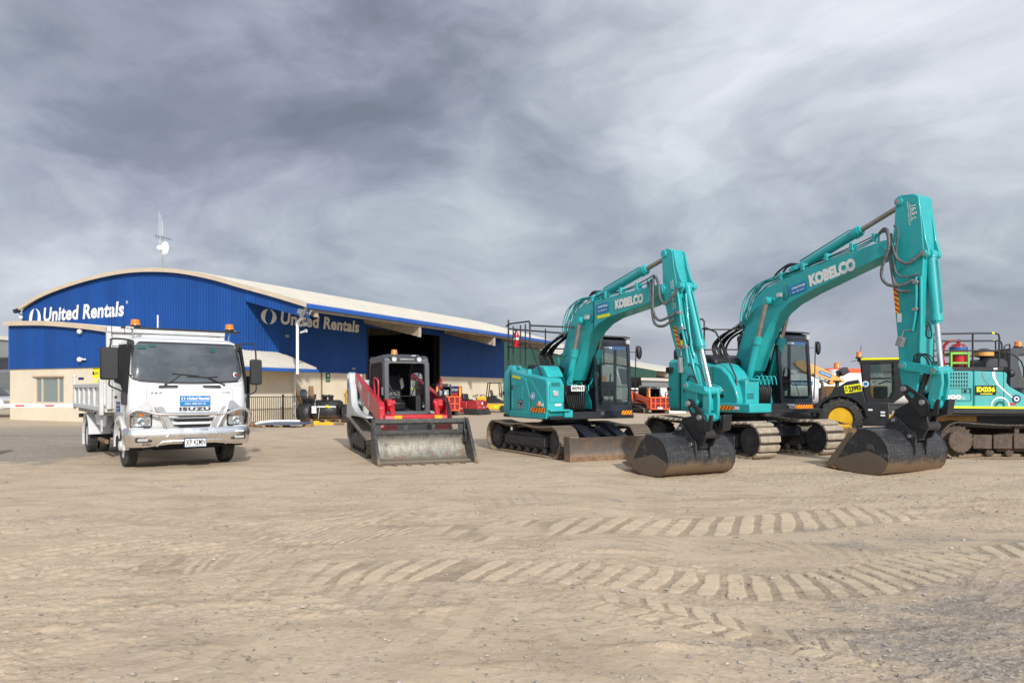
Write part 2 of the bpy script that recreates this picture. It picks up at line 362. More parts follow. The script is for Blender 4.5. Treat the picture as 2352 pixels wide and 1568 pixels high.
    def loft(s, rings, cap=True):
        n = len(rings[0]); vs = [p for r_ in rings for p in r_]
        fs = [(i*n+j, i*n+(j+1) % n, (i+1)*n+(j+1) % n, (i+1)*n+j) for i in range(len(rings)-1) for j in range(n)]
        if cap: fs += [tuple(range(n-1, -1, -1)), tuple(range((len(rings)-1)*n, len(rings)*n))]
        return s.add(vs, fs)
    def sheet(s, rows):
        """open surface from rows of points"""
        n = len(rows[0]); vs = [p for r_ in rows for p in r_]
        return s.add(vs, [(i*n+j, i*n+j+1, (i+1)*n+j+1, (i+1)*n+j) for i in range(len(rows)-1) for j in range(n-1)])
    def ball(s, c, r, n=12, sc=(1, 1, 1)):
        c = Vector(c); rings = []
        for i in range(n//2+1):
            a = math.pi*i/(n//2); rr = max(math.sin(a), 1e-3)
            rings.append([c+Vector((r*sc[0]*rr*math.cos(2*math.pi*j/n), r*sc[1]*rr*math.sin(2*math.pi*j/n), r*sc[2]*math.cos(a))) for j in range(n)])
        return s.loft(rings)
    def build(s, name, mat, parent=None, bevel=0, ang=38, seg=2, solid=0, loc=None, rotz=0, label=None):
        me = bpy.data.meshes.new(name); me.from_pydata(s.v, [], s.f)
        mats = mat if isinstance(mat, (list, tuple)) else [mat]
        for m in mats: me.materials.append(M[m] if isinstance(m, str) else m)
        if len(mats) > 1: me.polygons.foreach_set('material_index', s.mi)
        bm = bmesh.new(); bm.from_mesh(me)
        if not solid: bmesh.ops.recalc_face_normals(bm, faces=bm.faces)
        bm.to_mesh(me); bm.free()
        me.polygons.foreach_set('use_smooth', [True]*len(me.polygons))
        me.set_sharp_from_angle(angle=R(ang))
        o = bpy.data.objects.new(name, me); COL.objects.link(o)
        if parent is not None: o.parent = nest(parent)
        if loc is not None: o.location = loc; o.rotation_euler = (0, 0, rotz)
        if solid:
            md = o.modifiers.new('thick', 'SOLIDIFY'); md.thickness = solid; md.offset = 0
        if bevel:
            md = o.modifiers.new('bevel', 'BEVEL'); md.width = bevel; md.segments = seg; md.limit_method = 'ANGLE'; md.angle_limit = R(35); md.harden_normals = False
        if label: o['label'] = label
        return o
def tag(o, label, cat, group=None, kind=None):
    if label: o['label'] = label
    if cat: o['category'] = cat
    if group: o['group'] = group
    if kind: o['kind'] = kind
    return o
def thing(name, label, cat, loc=(0, 0, 0), rotz=0, group=None):
    o = bpy.data.objects.new(name, None); COL.objects.link(o); o.empty_display_size = .3
    o.location = loc; o.rotation_euler = (0, 0, rotz)
    return tag(o, label, cat, group)
def machine(name, label, cat, ox, oy, deg, group=None, z=0):
    """local +X = where it faces; deg = heading turned from 'towards the camera' to the right; local -Y = its right side"""
    return thing(name, label, cat, (ox, oy, z), R(deg-90), group)
def copy_tree(o, parent=None, depth=0):
    c = o.copy(); COL.objects.link(c)
    if parent is not None: c.parent = parent
    for ch in list(o.children): copy_tree(ch, c, depth+1)
    return c
FONT = None
def txt(name, s, mat, parent, c, right, up, w_, h_, shear=0, bold=0, depth=.004, sp=1.0, lines=None):
    """real lettering, fitted to width w_ and height h_, centred on c, standing proud along right x up"""
    cu = bpy.data.curves.new('t', 'FONT'); cu.body = s; cu.shear = shear; cu.offset = bold; cu.space_character = sp
    cu.align_x = 'CENTER'; cu.resolution_u = 3; cu.extrude = 0
    to = bpy.data.objects.new('t', cu); COL.objects.link(to)
    me = bpy.data.meshes.new_from_object(to); bpy.data.objects.remove(to); bpy.data.curves.remove(cu)
    me.name = name
    co = np.empty(len(me.vertices)*3); me.vertices.foreach_get('co', co); co = co.reshape(-1, 3)
    mn, mx = co.min(0), co.max(0); ce = (mn+mx)/2; sz = mx-mn
    rt, upv = Vector(right).normalized(), Vector(up).normalized(); nr = rt.cross(upv)
    rt, upv, nr, cc = np.array(rt), np.array(upv), np.array(nr), np.array(c)
    a = (co[:, 0]-ce[0])*w_/sz[0]; b = (co[:, 1]-ce[1])*h_/sz[1]
    P = cc+np.outer(a, rt)+np.outer(b, upv)+nr*depth
    me.vertices.foreach_set('co', P.ravel()); me.update()
    me.materials.clear(); me.materials.append(M[mat])
    o = bpy.data.objects.new(name, me); COL.objects.link(o); o.parent = nest(parent)
    return o
def quad(mb, c, right, up, w_, h_, d=.003, t=.003):
    """thin sticker plate centred on c, standing d proud of it"""
    rt, u = Vector(right).normalized(), Vector(up).normalized(); n = rt.cross(u)
    return mb.obox(Vector(c)+n*(d+t/2), rt*w_/2, u*h_/2, n*t/2)
def hazard(parent, c, right, up, w_, h_, n=4, name='hazard_strip', slope=.8):
    """red and yellow reflective strip"""
    rt, u = Vector(right).normalized(), Vector(up).normalized(); nr = rt.cross(u); c = Vector(c)
    mb = MB(); quad(mb, c, rt, u, w_, h_, .003, .003); mb.cur = 1
    long_, short = (w_, h_) if w_ >= h_ else (h_, w_); A, B = (rt, u) if w_ >= h_ else (u, rt)
    p = long_/n
    for k in range(-1, n+1):
        x0 = -long_/2+k*p
        pts = []
        for (x, y) in ((x0, -short/2), (x0+p/2, -short/2), (x0+p/2+short*slope, short/2), (x0+short*slope, short/2)):
            pts.append((x, y))
        # clip to strip ends
        q = []
        for lim, sg in ((-long_/2, 1), (long_/2, -1)):
            src = pts if not q else q; o_ = []
            for i in range(len(src)):
                a, b = src[i], src[(i+1) % len(src)]; ia, ib = sg*(a[0]-lim) >= 0, sg*(b[0]-lim) >= 0
                if ia: o_.append(a)
                if ia != ib:
                    t = (lim-a[0])/(b[0]-a[0]); o_.append((lim, a[1]+t*(b[1]-a[1])))
            q = o_
            if not q: break
        if len(q) >= 3: mb.add([c+A*x+B*y+nr*.0075 for x, y in q], [tuple(range(len(q)))])
    return mb.build(name, ['s_org', 's_red'], parent)
def logo(parent, mat, c, right, up, w_, h_, name='round_emblem', depth=.004):
    """ring emblem: two facing crescents"""
    rt, u = Vector(right).normalized(), Vector(up).normalized(); nr = rt.cross(u); c = Vector(c)
    mb = MB(); N = 28
    for sgn in (-1, 1):
        pts = []
        for i in range(N+1):
            a = R(94)-R(188)*i/N if sgn > 0 else R(86)+R(188)*i/N
            pts.append((math.cos(a)*.5, math.sin(a)*.5))
        inn = []
        for i in range(N+1):
            t = i/N; y = pts[0][1]+(pts[-1][1]-pts[0][1])*t
            inn.append((sgn*(.23*math.sqrt(max(0, 1-(y/.5)**2)))+(.03*math.sin(y*6)), y))
        ring_o, ring_i = pts, inn
        for i in range(N):
            q = [ring_o[i], ring_o[i+1], ring_i[i+1], ring_i[i]]
            mb.add([c+rt*p[0]*w_+u*p[1]*h_+nr*depth for p in q], [(0, 1, 2, 3)])
    return mb.build(name, mat, parent)
def rr(x0, x1, z0, z1, r, n=4):
    """rounded rectangle outline"""
    p = []
    for cx, cz, a0 in ((x1-r, z1-r, 0), (x0+r, z1-r, 90), (x0+r, z0+r, 180), (x1-r, z0+r, 270)):
        for i in range(n+1):
            a = R(a0+90*i/n); p.append((cx+r*math.cos(a), cz+r*math.sin(a)))
    return p
def frame(mb, outer, inner, a, b, axis='x'):
    """ring between two outlines of equal count, extruded from a to b"""
    n = len(outer)
    f = (lambda p, t: (t, p[0], p[1])) if axis == 'x' else ((lambda p, t: (p[0], t, p[1])) if axis == 'y' else (lambda p, t: (p[0], p[1], t)))
    vs = [f(p, a) for p in outer]+[f(p, a) for p in inner]+[f(p, b) for p in outer]+[f(p, b) for p in inner]
    fs = []
    for i in range(n):
        j = (i+1) % n
        fs += [(i, j, n+j, n+i), (2*n+i, 3*n+i, 3*n+j, 2*n+j), (i, 2*n+i, 2*n+j, j), (n+i, n+j, 3*n+j, 3*n+i)]
    return mb.add(vs, fs)
def beacon(parent, c, r=.06, h=.1, name='beacon'):
    x, y, z = c
    o = MB().lathe(c, (0, 0, 1), [(0, r*1.05), (.3*h, r), (.35*h, r*.94), (h*.94, r*.9), (h, r*.7)], 20).build(name, 'amber', parent)
    MB().cyl((x, y, z-.25*h), (x, y, z+.02*h), r*1.15, n=20).build('base', 'black', o)
    return o
def wheel(parent, c, r, w_, rim=.55, matt='tyre', matr='white_old', side=-1, name='wheel', lug=0, hub=.06, n=40):
    """tyre with grooved tread; rim as child; c = centre, axis along y, side = where the face points"""
    x, y, z = c; h = w_/2; s = -side
    k = .035*r/.4
    prof = [(-h*.72, rim*r), (-h*.98, rim*r*1.12), (-h, r*.82), (-h*.86, r*.965), (-h*.62, r)]
    g = 4 if not lug else 0
    for i in range(g):
        t = -.62+1.24*(i+.5)/g
        prof += [(h*(t-.035), r), (h*(t-.03), r-k), (h*(t+.03), r-k), (h*(t+.035), r)]
    prof += [(h*.62, r), (h*.86, r*.965), (h, r*.82), (h*.98, rim*r*1.12), (h*.72, rim*r)]
    prof = prof+[prof[0]]
    mb = MB().lathe(c, (0, 1, 0), prof, n)
    if lug:
        for i in range(lug):
            for sd in (-1, 1):
                a = 2*math.pi*(i+(.5 if sd > 0 else 0))/lug
                d = Vector((math.cos(a), 0, math.sin(a))); tn = Vector((-math.sin(a), 0, math.cos(a)))
                mb.obox(Vector(c)+d*(r*.99)+Vector((0, sd*h*.5, 0)), d*r*.045, Vector((0, h*.46, 0))+tn*r*.07*sd, tn*r*.045)
    t = mb.build(name, matt, parent)
    m2 = MB(); q = rim*r
    m2.lathe(c, (0, s*-1, 0), [(h*.74, q), (h*.80, q*.97), (h*.5, q*.9), (h*.15, q*.82), (h*.12, q*.5), (h*.12+hub, q*.36), (h*.12+hub*1.1, .001)], 28)
    for i in range(8):
        a = math.pi/4*i
        m2.cyl((x+q*.6*math.cos(a), y-s*h*.12, z+q*.6*math.sin(a)), (x+q*.6*math.cos(a), y-s*(h*.12+.03), z+q*.6*math.sin(a)), q*.07, n=6)
    m2.build('rim', matr, t)
    return t
def crawler(parent, xr, xf, rr_, rf, zr, zf, y0, y1, pitch, matp='shoe', style='grouser', sag=.03, fr_mat='undercar', side=-1, sprk='sprocket', nroll=6, gap=.985, zoff=.0):
    """crawler track: shoes round sprocket (xr, zr, rr_) and idler (xf, zf, rf)"""
    pts = []
    for i in range(25):
        a = R(-90-(180)*i/24); pts.append((xr+rr_*math.cos(a), zr+rr_*math.sin(a)))
    for i in range(1, 16):
        t = i/16; x = xr+(xf-xr)*t; z = zr+rr_+(zf+rf-zr-rr_)*t - sag*abs(math.sin(t*math.pi*2))
        pts.append((x, z))
    for i in range(25):
        a = R(90-180*i/24); pts.append((xf+rf*math.cos(a), zf+rf*math.sin(a)))
    zb = .0
    # flat ground run
    k = (xf-xr)
    pts.append((xf-.12*k, .035+zb)); pts.append((xr+.12*k, .035+zb))
    P = [Vector((p[0], 0, p[1])) for p in pts]; P.append(P[0])
    seg = [0]
    for a, b in zip(P, P[1:]): seg.append(seg[-1]+(b-a).length)
    T = seg[-1]; n = int(T/pitch); pt = T/n
    def at(t):
        t %= T
        for i in range(len(seg)-1):
            if seg[i+1] >= t: break
        u = (t-seg[i])/max(seg[i+1]-seg[i], 1e-6); return P[i].lerp(P[i+1], u)
    mb = MB(); ym, hw = (y0+y1)/2, (y1-y0)/2
    for i in range(n):
        a, b = at(i*pt), at((i+1)*pt); c = (a+b)/2; d = (b-a).normalized(); nr = Vector((-d.z, 0, d.x))
        if nr.dot(c-Vector(((xr+xf)/2, 0, (zr+zf)/2))) < 0: nr = -nr
        yv = Vector((0, 1, 0)); c = c+Vector((0, ym, 0))
        if style == 'grouser':
            mb.obox(c, d*pt*.5*gap, yv*hw, nr*.011)
            for u in (-.33, 0, .33): mb.obox(c+nr*.020+d*pt*u, d*pt*.065, yv*hw*.985, nr*.013)
        elif style == 'pad':
            mb.cur = 0; mb.obox(c-nr*.012, d*pt*.5*gap, yv*hw*.97, nr*.012)
            mb.cur = 1
            o_, q_ = c+nr*.028, pt*.36
            ring = lambda t, e: [o_+nr*t+d*q_*a_*e+yv*hw*b_*(1-(1-e)*.3) for a_, b_ in ((-1, -.93), (-.8, -1), (.8, -1), (1, -.93), (1, .93), (.8, 1), (-.8, 1), (-1, .93))]
            mb.loft([ring(-.03, 1), ring(.014, 1), ring(.026, .82)])
        else:   # rubber lugs
            mb.obox(c-nr*.008, d*pt*.5*1.04, yv*hw, nr*.018)
            mb.obox(c+nr*.018, d*pt*.30, yv*hw*.98, nr*.016)
        # chain link under the shoe
        mb.cur = 0
        if style != 'rubber':
            for s_ in (-.22, .22): mb.obox(c-nr*.045+Vector((0, s_*hw, 0)), d*pt*.5, yv*.018, nr*.03)
    tr = mb.build('track', [matp, 'shoe_dusty'] if style == 'pad' else matp, parent, bevel=.004 if style == 'pad' else 0)
    yo = y0 if side < 0 else y1
    hwf = hw*.62
    fy0, fy1 = ym-hwf, ym+hwf
    L = xf-xr
    f = MB()
    zt = min(zr, zf)+.05
    f.prism([(xr+.20*L, .16), (xf-.16*L, .16), (xf-.12*L, .24), (xf-.14*L, zt+.06), (xf-.3*L, zt+.12), (xr+.25*L, zt+.12), (xr+.17*L, zt)], fy0, fy1)
    f.box(xr+.19*L, xf-.13*L, yo+(.05 if side < 0 else -.08), yo+(.08 if side < 0 else -.05), .22, zt+.02)
    f.obox((xr+.30*L, ym, zt+.18), (.05, 0, 0), (0, hwf*.8, 0), (0, 0, .1)); f.obox((xf-.36*L, ym, zt+.18), (.05, 0, 0), (0, hwf*.8, 0), (0, 0, .1))
    fo = f.build('track_frame', fr_mat, tr, bevel=.012)
    for i in range(nroll):
        x = xr+L*(.16+.68*i/(nroll-1))
        MB().lathe((x, fy0-.03, .135), (0, 1, 0), [(0, .05), (.02, .085), (.07, .085), (.09, .06), (2*hwf-.03, .06), (2*hwf-.01, .085), (2*hwf+.04, .085), (2*hwf+.06, .05)], 14).build('roller', fr_mat, tr)
    s = MB(); r_ = rr_-.05
    s.lathe((xr, fy0-.02, zr), (0, 1, 0), [(0, .02), (.0, r_*.55), (.03, r_*.62), (.05, r_*.9), (2*hwf-.01, r_*.9), (2*hwf+.01, r_*.62), (2*hwf+.04, r_*.55), (2*hwf+.04, .02)], 26)
    for i in range(18):
        a = 2*math.pi*i/18; s.obox((xr+r_*.93*math.cos(a), ym, zr+r_*.93*math.sin(a)), (.03*math.cos(a), 0, .03*math.sin(a)), (0, hwf*.8, 0), (-.02*math.sin(a), 0, .02*math.cos(a)))
    s.build('sprocket', fr_mat, tr)
    MB().lathe((xf, fy0-.01, zf), (0, 1, 0), [(0, .02), (0, (rf-.05)*.4), (.02, (rf-.05)*.45), (.04, (rf-.05)*.95), (2*hwf-.02, (rf-.05)*.95), (2*hwf, (rf-.05)*.45), (2*hwf+.02, .02)], 26).build('idler', fr_mat, tr)
    return tr
# ------------------------------------------------------------------ ground: one sheet to the horizon, finely modelled near the camera
_rs = np.random.RandomState(3); _tab = _rs.rand(256, 256)
def vn(x, y):
    xi, yi = np.floor(x).astype(int), np.floor(y).astype(int); fx, fy = x-xi, y-yi
    fx = fx*fx*(3-2*fx); fy = fy*fy*(3-2*fy); a = lambda i, j: _tab[(xi+i) % 256, (yi+j) % 256]
    return (a(0, 0)*(1-fx)+a(1, 0)*fx)*(1-fy)+(a(0, 1)*(1-fx)+a(1, 1)*fx)*fy
def fbm(x, y, o=5, g=.5):
    s = 0; k = 1; t = 0
    for i in range(o): s = s+k*vn(x*2**i+17.3*i, y*2**i+9.1*i); t += k; k *= g
    return s/t-.5
def sst(x, a, b):
    t = np.clip((x-a)/(b-a), 0, 1); return t*t*(3-2*t)
def dip(x, y):     # the yard falls away gently where the two buckets rest
    return -.10*sst(-y, -15.2, -13.6)*sst(x, .6, 2.2)
def tread(X, Y, path, wid, per, ang, duty=.6, phase=0., chev=False):
    """returns (pad mask, band mask) for tyre prints along a polyline path"""
    best = np.full(X.shape, 1e9); U = np.zeros(X.shape); Vv = np.zeros(X.shape); s0 = 0
    pp = [np.array(p, float) for p in path]
    for a, b in zip(pp, pp[1:]):
        d = b-a; L = np.hypot(*d); d = d/L
        t = np.clip((X-a[0])*d[0]+(Y-a[1])*d[1], 0, L)
        px, py = X-a[0]-d[0]*t, Y-a[1]-d[1]*t; dist = np.hypot(px, py); sg = px*-d[1]+py*d[0]
        m = dist < best; best = np.where(m, dist, best); U = np.where(m, s0+t, U); Vv = np.where(m, sg, Vv); s0 += L
    wob = .05*fbm(X*5, Y*5, 3)
    band = 1-sst(best+wob, wid*.44, wid*.53)
    ends = sst(U, .0, .5)*(1-sst(U, s0-.5, s0))
    vv = np.abs(Vv) if chev else Vv
    ph = (U+ang*vv+(.5*per*(Vv > 0) if chev else 0)+.09*fbm(X*2.2, Y*2.2, 4))/per+phase
    fr = np.abs(ph-np.floor(ph)-.5)*2
    vn_ = (np.abs(Vv)/(wid*.5)) if not chev else np.abs(np.abs(Vv)/(wid*.5)*2-1.0)
    rnd_ = (fr/duty)**4+vn_**5+.9*fbm(X*9, Y*9, 5, .6)
    pad = 1-sst(rnd_, .70, 1.20)
    pad = pad*sst(fbm(np.floor(ph)*.37+X*.9, Y*.9+np.floor(ph)*.11, 3), -.30, -.10)*(.62+.38*sst(fbm(X*5+9, Y*5, 4), -.2, .05))
    return pad*band*ends, band*ends
def resample(path, n=24):
    P = np.array(path, float); t = np.linspace(0, 1, len(P)); q = np.linspace(0, 1, n)
    c = np.polyfit(t, P[:, 0], min(3, len(P)-1)); d = np.polyfit(t, P[:, 1], min(3, len(P)-1))
    return list(zip(np.polyval(c, q), np.polyval(d, q)))
inv = 1077.0
ys = [inv/(s) for s in np.arange(330, 22, -.62)]
ys = [-400, -60, -10, 0, 1.5, 2.6]+ys+[52, 56, 62, 70, 80, 95, 120, 160, 250, 500, 1200, 4000]
ys = np.array(ys); NX = 1150
tt = np.linspace(-1, 1, NX); tt = np.concatenate([[-1.6], tt, [1.6]])
hw = .80*np.maximum(ys, 3)+.8
GX = hw[:, None]*tt[None, :]; GX[:, 0] = -hw-3000; GX[:, -1] = hw+3000
GY = np.repeat(ys[:, None], NX+2, 1)
fade = sst(-GY, -48, -14)*sst(GY, 1.5, 3)
Z = dip(GX, GY)
Z = Z+fade*(.05*fbm(GX*.22, GY*.22, 3)+.024*fbm(GX*1.1, GY*1.6, 4))
rough_m = sst(fbm(GX*.35+3, GY*.5+8, 3), -.06, .16)
pad = np.zeros(GX.shape); band = np.zeros(GX.shape)
def G(x, y): d = 1650*1.5/(y-895); return ((x-1176)/1650*d, d)
TR = [([G(640, 1330), G(860, 1298), (.6, 5.85), (1.4, 5.72), (2.3, 5.85), (3.5, 6.5), (4.6, 7.4)], .78, .205, -.35, .66, 0, False),
      ([G(960, 1232), G(1240, 1210), G(1420, 1198), G(1620, 1190), G(1850, 1172), G(2080, 1152)], 1.05, .30, -.8, .66, .3, False),
      ([G(1270, 1362), G(1420, 1385), G(1620, 1410), G(1850, 1448), G(2080, 1490)], .50, .165, .42, .74, .2, True),
      ([G(2030, 1268), G(2190, 1250), G(2352, 1238), G(2600, 1220)], .55, .26, -.6, .6, .1, False),
      ([G(700, 1475), G(900, 1452), G(1100, 1440), G(1260, 1418)], .55, .27, .5, .55, .0, True),
      ([G(820, 1580), G(960, 1545), G(1130, 1500), G(1250, 1470)], .42, .24, .5, .55, .4, True),
      ([G(330, 1330), G(560, 1262), G(800, 1222), G(1000, 1200)], .9, .17, -1.6, .55, 0, False),
      ([G(130, 1480), G(330, 1400), G(600, 1345), G(760, 1315)], .7, .28, -1.1, .5, .2, False),
      ([G(1700, 1135), G(1900, 1130), G(2150, 1122)], .7, .16, -1.4, .5, 0, False),
      ([G(900, 1110), G(1100, 1180), G(1250, 1300), G(1380, 1500)], .5, .21, .5, .6, .1, True), ([G(420, 1140), G(700, 1180), G(1000, 1170), G(1300, 1130)], .8, .24, -.7, .6, .4, False),
      ([G(1500, 1110), G(1480, 1230), G(1300, 1420), G(1000, 1600)], .55, .23, -.5, .62, .2, True), ([G(200, 1250), G(600, 1300), G(1000, 1390), G(1300, 1520)], .7, .26, .6, .6, .3, False),
      ([G(1650, 1230), G(1900, 1240), G(2200, 1300), G(2500, 1400)], .6, .2, .7, .6, .7, False), ([G(60, 1180), G(400, 1200), G(800, 1260)], .55, .2, .4, .6, .7, True), ([G(-50, 1420), G(300, 1480), G(650, 1580)], .55, .24, .5, .6, .1, True)]
for ti, (path, wid, per, ang, duty, ph, ch) in enumerate(TR):
    p_, b_ = tread(GX, GY, resample(path), wid, per, ang, duty, ph, ch)
    if ti in (4, 5, 7, 8) or ti > 8: p_ = p_*.42; b_ = b_*.5
    pad = np.maximum(pad, p_); band = np.maximum(band, b_)
pmod = np.maximum(sst(fbm(GX*1.3+5, GY*1.3, 3), -.26, -.02), sst(GX, -.1, .9)*.92*sst(fbm(GX*2.1, GY*2.1+4, 3), -.30, -.16))
pad = pad*pmod; band = band*pmod
# long fine tyre-rib lines swept across the yard
for path, wid, per in [([G(590, 1090), G(760, 1130), G(900, 1175)], .5, .06), ([G(0, 1210), G(400, 1150), G(900, 1120), G(1400, 1090)], 1.6, .13), ([G(0, 1330), G(700, 1215), G(1500, 1160), G(2352, 1170)], 2.2, .17), ([G(250, 1120), G(700, 1100), G(1100, 1130)], 1.2, .11)]:
    pp = resample(path); best = np.full(GX.shape, 1e9); Vv = np.zeros(GX.shape)
    for a, b in zip(pp, pp[1:]):
        a, b = np.array(a), np.array(b); d = b-a; L = np.hypot(*d); d = d/L
        t = np.clip((GX-a[0])*d[0]+(GY-a[1])*d[1], 0, L); px, py = GX-a[0]-d[0]*t, GY-a[1]-d[1]*t
        ds = np.hypot(px, py); m = ds < best; best = np.where(m, ds, best); Vv = np.where(m, px*-d[1]+py*d[0], Vv)
    Z = Z+fade*.0055*np.sin(2*math.pi*(Vv+.08*fbm(GX*.8, GY*.8, 2))/per)*(1-sst(best, wid*.35, wid*.5))*sst(fbm(GX*.9, GY*2.2, 3), -.1, .12)
crumb = fbm(GX*9, GY*12, 4, .62)
rough_m = np.maximum(rough_m, sst(GX, 2.2, 4.5)*sst(GY, 8.6, 9.6)*(1-sst(GY, 13.5, 15))*sst(fbm(GX*.8, GY*1.5, 3), -.2, .05))
spoil = np.zeros(GX.shape)
for px, py, L_, wd_ in ((745, 1410, .34, .05), (330, 1392, .30, .07), (250, 1375, .14, .05), (560, 1382, .12, .06), (150, 1440, .3, .06), (1000, 1398, .2, .08), (1500, 1480, .3, .05), (420, 1490, .22, .06), (1120, 1530, .2, .05), (690, 1255, .5, .08), (1430, 1260, .3, .08), (2010, 1420, .5, .06), (930, 1210, .4, .1), (1240, 1160, .5, .12), (1750, 1130, .9, .12), (2150, 1150, .8, .1)):
    cx0, cy0 = G(px, py); e_ = np.exp(-((GX-cx0)/L_)**2-((GY-cy0-.15*(GX-cx0)+.06*fbm(GX*4, GY*4, 2))/wd_)**2)
    spoil = np.maximum(spoil, e_*(.5+1.4*np.clip(crumb+.15, 0, 1)))
Z = Z+fade*.030*spoil; band = np.maximum(band, np.clip(spoil*1.1, 0, 1)); pad = pad*(1-np.clip(spoil*2, 0, 1))
Z = Z+fade*(.006*pad-.007*band*(1-pad)*(.5+crumb*3.2))
Z = Z+fade*crumb*(.007+.022*rough_m*(1-pad)+.024*band*(1-pad))
Z = Z+fade*.010*np.maximum(0, fbm(GX*24, GY*30, 3, .6)-.12)*(1+3*rough_m)*(1-pad*.9)
def gz(x, y): return float(dip(np.array(x), np.array(y))+.05*fbm(np.array(x*.22), np.array(y*.22), 3))
# the machines' own footprint has pressed the ground level
def level(cx, cy, r, z=0.):
    global Z
    k = 1-sst(np.hypot((GX-cx), (GY-cy)), r*.75, r*1.25); Z = Z*(1-k)+(z+.12*(Z-z))*k
for q in [(-6.6, 14.6, 2.6), (-9.2, 17.8, 2.2), (-2.4, 16.4, 2.6), (1.3, 17.3, 3), (5.5, 17.6, 3), (10.5, 17.2, 4)]: level(*q)
nr_, nc_ = GX.shape
gme = bpy.data.meshes.new('ground')
co = np.stack([GX, GY, Z], -1).reshape(-1, 3).astype(np.float32)
I = np.arange(nr_*nc_).reshape(nr_, nc_)
q = np.stack([I[:-1, :-1], I[:-1, 1:], I[1:, 1:], I[1:, :-1]], -1).reshape(-1, 4)
gme.vertices.add(len(co)); gme.vertices.foreach_set('co', co.ravel())
gme.loops.add(q.size); gme.loops.foreach_set('vertex_index', q.ravel().astype(np.int32))
gme.polygons.add(len(q)); gme.polygons.foreach_set('loop_start', np.arange(0, q.size, 4, dtype=np.int32)); gme.polygons.foreach_set('loop_total', np.full(len(q), 4, dtype=np.int32))
gme.polygons.foreach_set('use_smooth', np.ones(len(q), bool))
gme.update()
for nm, arr in (('pad', pad), ('churn', band*(1-pad))):
    at_ = gme.attributes.new(nm, 'FLOAT', 'POINT'); at_.data.foreach_set('value', arr.ravel().astype(np.float32))
ground = bpy.data.objects.new('ground', gme); COL.objects.link(ground); ground['kind'] = 'structure'
gm, t, b = newmat('packed_dirt_and_gravel')
oc = t.add('ShaderNodeNewGeometry').outputs['Position']
sp = t.add('ShaderNodeSeparateXYZ', i0=oc).outputs
dist = t.m('SQRT', t.m('ADD', t.m('MULTIPLY', sp[0], sp[0]), t.m('MULTIPLY', sp[1], sp[1])))
big = t.noise(t.mapping(oc, (.16, .34, 1), (0, 0, R(8))), 1, 5, .55, .6)
mid = t.noise(t.mapping(oc, (.9, 1.9, 1), (0, 0, R(-10))), 1, 7, .62, .4)
fine = t.noise(oc, 26, 6, .7)
tan_ = t.mix(t.ramp(mid, .3, .7), (.44, .34, .236), (.625, .495, .345))
brn = t.mix(t.ramp(fine, .3, .7), (.31, .24, .165), (.47, .38, .27))
c = t.mix(t.ramp(t.m('ADD', t.m('MULTIPLY', mid, .6), t.m('MULTIPLY', fine, .4)), .50, .62, 0, .6), tan_, brn)
# grey crushed stone shows through towards the right foreground and on the left by the gate
gx = t.ramp(t.m('SUBTRACT', sp[0], t.m('MULTIPLY', sp[1], .28)), -.9, 2.6, 0, .25)
gy = t.ramp(sp[1], 3.6, 9.5, 1, .12)
lx = t.m('MULTIPLY', t.ramp(sp[0], -10.5, -8.5, .26, 0), t.m('MULTIPLY', t.ramp(sp[1], 13, 16, 0, 1), t.ramp(sp[1], 27, 33, 1, 0)))
med = t.noise(t.mapping(oc, (.75, 1.25, 1), (0, 0, R(25)), (3, 7, 0)), 1.6, 7, .68, .5)
gmask = t.ramp(t.m('ADD', t.m('ADD', t.m('MULTIPLY', big, .25), t.m('MULTIPLY', med, .75)), t.m('ADD', t.m('MULTIPLY', gx, t.m('MULTIPLY', gy, .8)), lx)), .56, .70, 0, .85)
brm = t.m('MULTIPLY', gx, t.m('MULTIPLY', gy, 2.2), clamp=True)
c = t.mix(brm, c, t.mix(mid, (.25, .195, .14), (.42, .34, .25)))
vo = t.add('ShaderNodeTexVoronoi', Vector=oc, Scale=42.0)
vcol = t.add('ShaderNodeSeparateColor', i0=vo.outputs['Color']).outputs[0]
stone = t.mix(t.ramp(vcol, 0, 1, 0, 1, False), (.10, .093, .088), (.44, .40, .35))
gmm = t.mix(.42, stone, (.255, .215, .18))
c = t.mix(t.m('MULTIPLY', gmask, t.ramp(fine, .2, .6, .55, 1)), c, gmm)
pada = t.add('ShaderNodeAttribute', _attribute_name='pad').outputs['Fac']
cha = t.add('ShaderNodeAttribute', _attribute_name='churn').outputs['Fac']
c = t.mix(t.m('MULTIPLY', cha, .55), c, (.27, .205, .14))
c = t.mix(t.m('MULTIPLY', pada, .62), c, t.mix(fine, (.58, .46, .31), (.68, .55, .38)))
# dark crumbs of loose soil, in drifts
cr1 = t.noise(t.mapping(oc, (1, 1.7, 1), (0, 0, R(12))), 15, 6, .72, .3); cr2 = t.noise(t.mapping(oc, (1, 2.4, 1), (0, 0, R(-6))), 1.9, 5, .6, .5)
crf = t.m('MULTIPLY', t.ramp(cr1, .545, .64), t.m('MULTIPLY', t.ramp(cr2, .44, .62, .12, .85), t.m('SUBTRACT', 1, t.m('MULTIPLY', pada, .8))))
c = t.mix(crf, c, (.235, .175, .12))
c = t.mix(t.ramp(t.noise(oc, .8, 6, .6, .8), .52, .72, 0, .35), c, (.44, .355, .285))
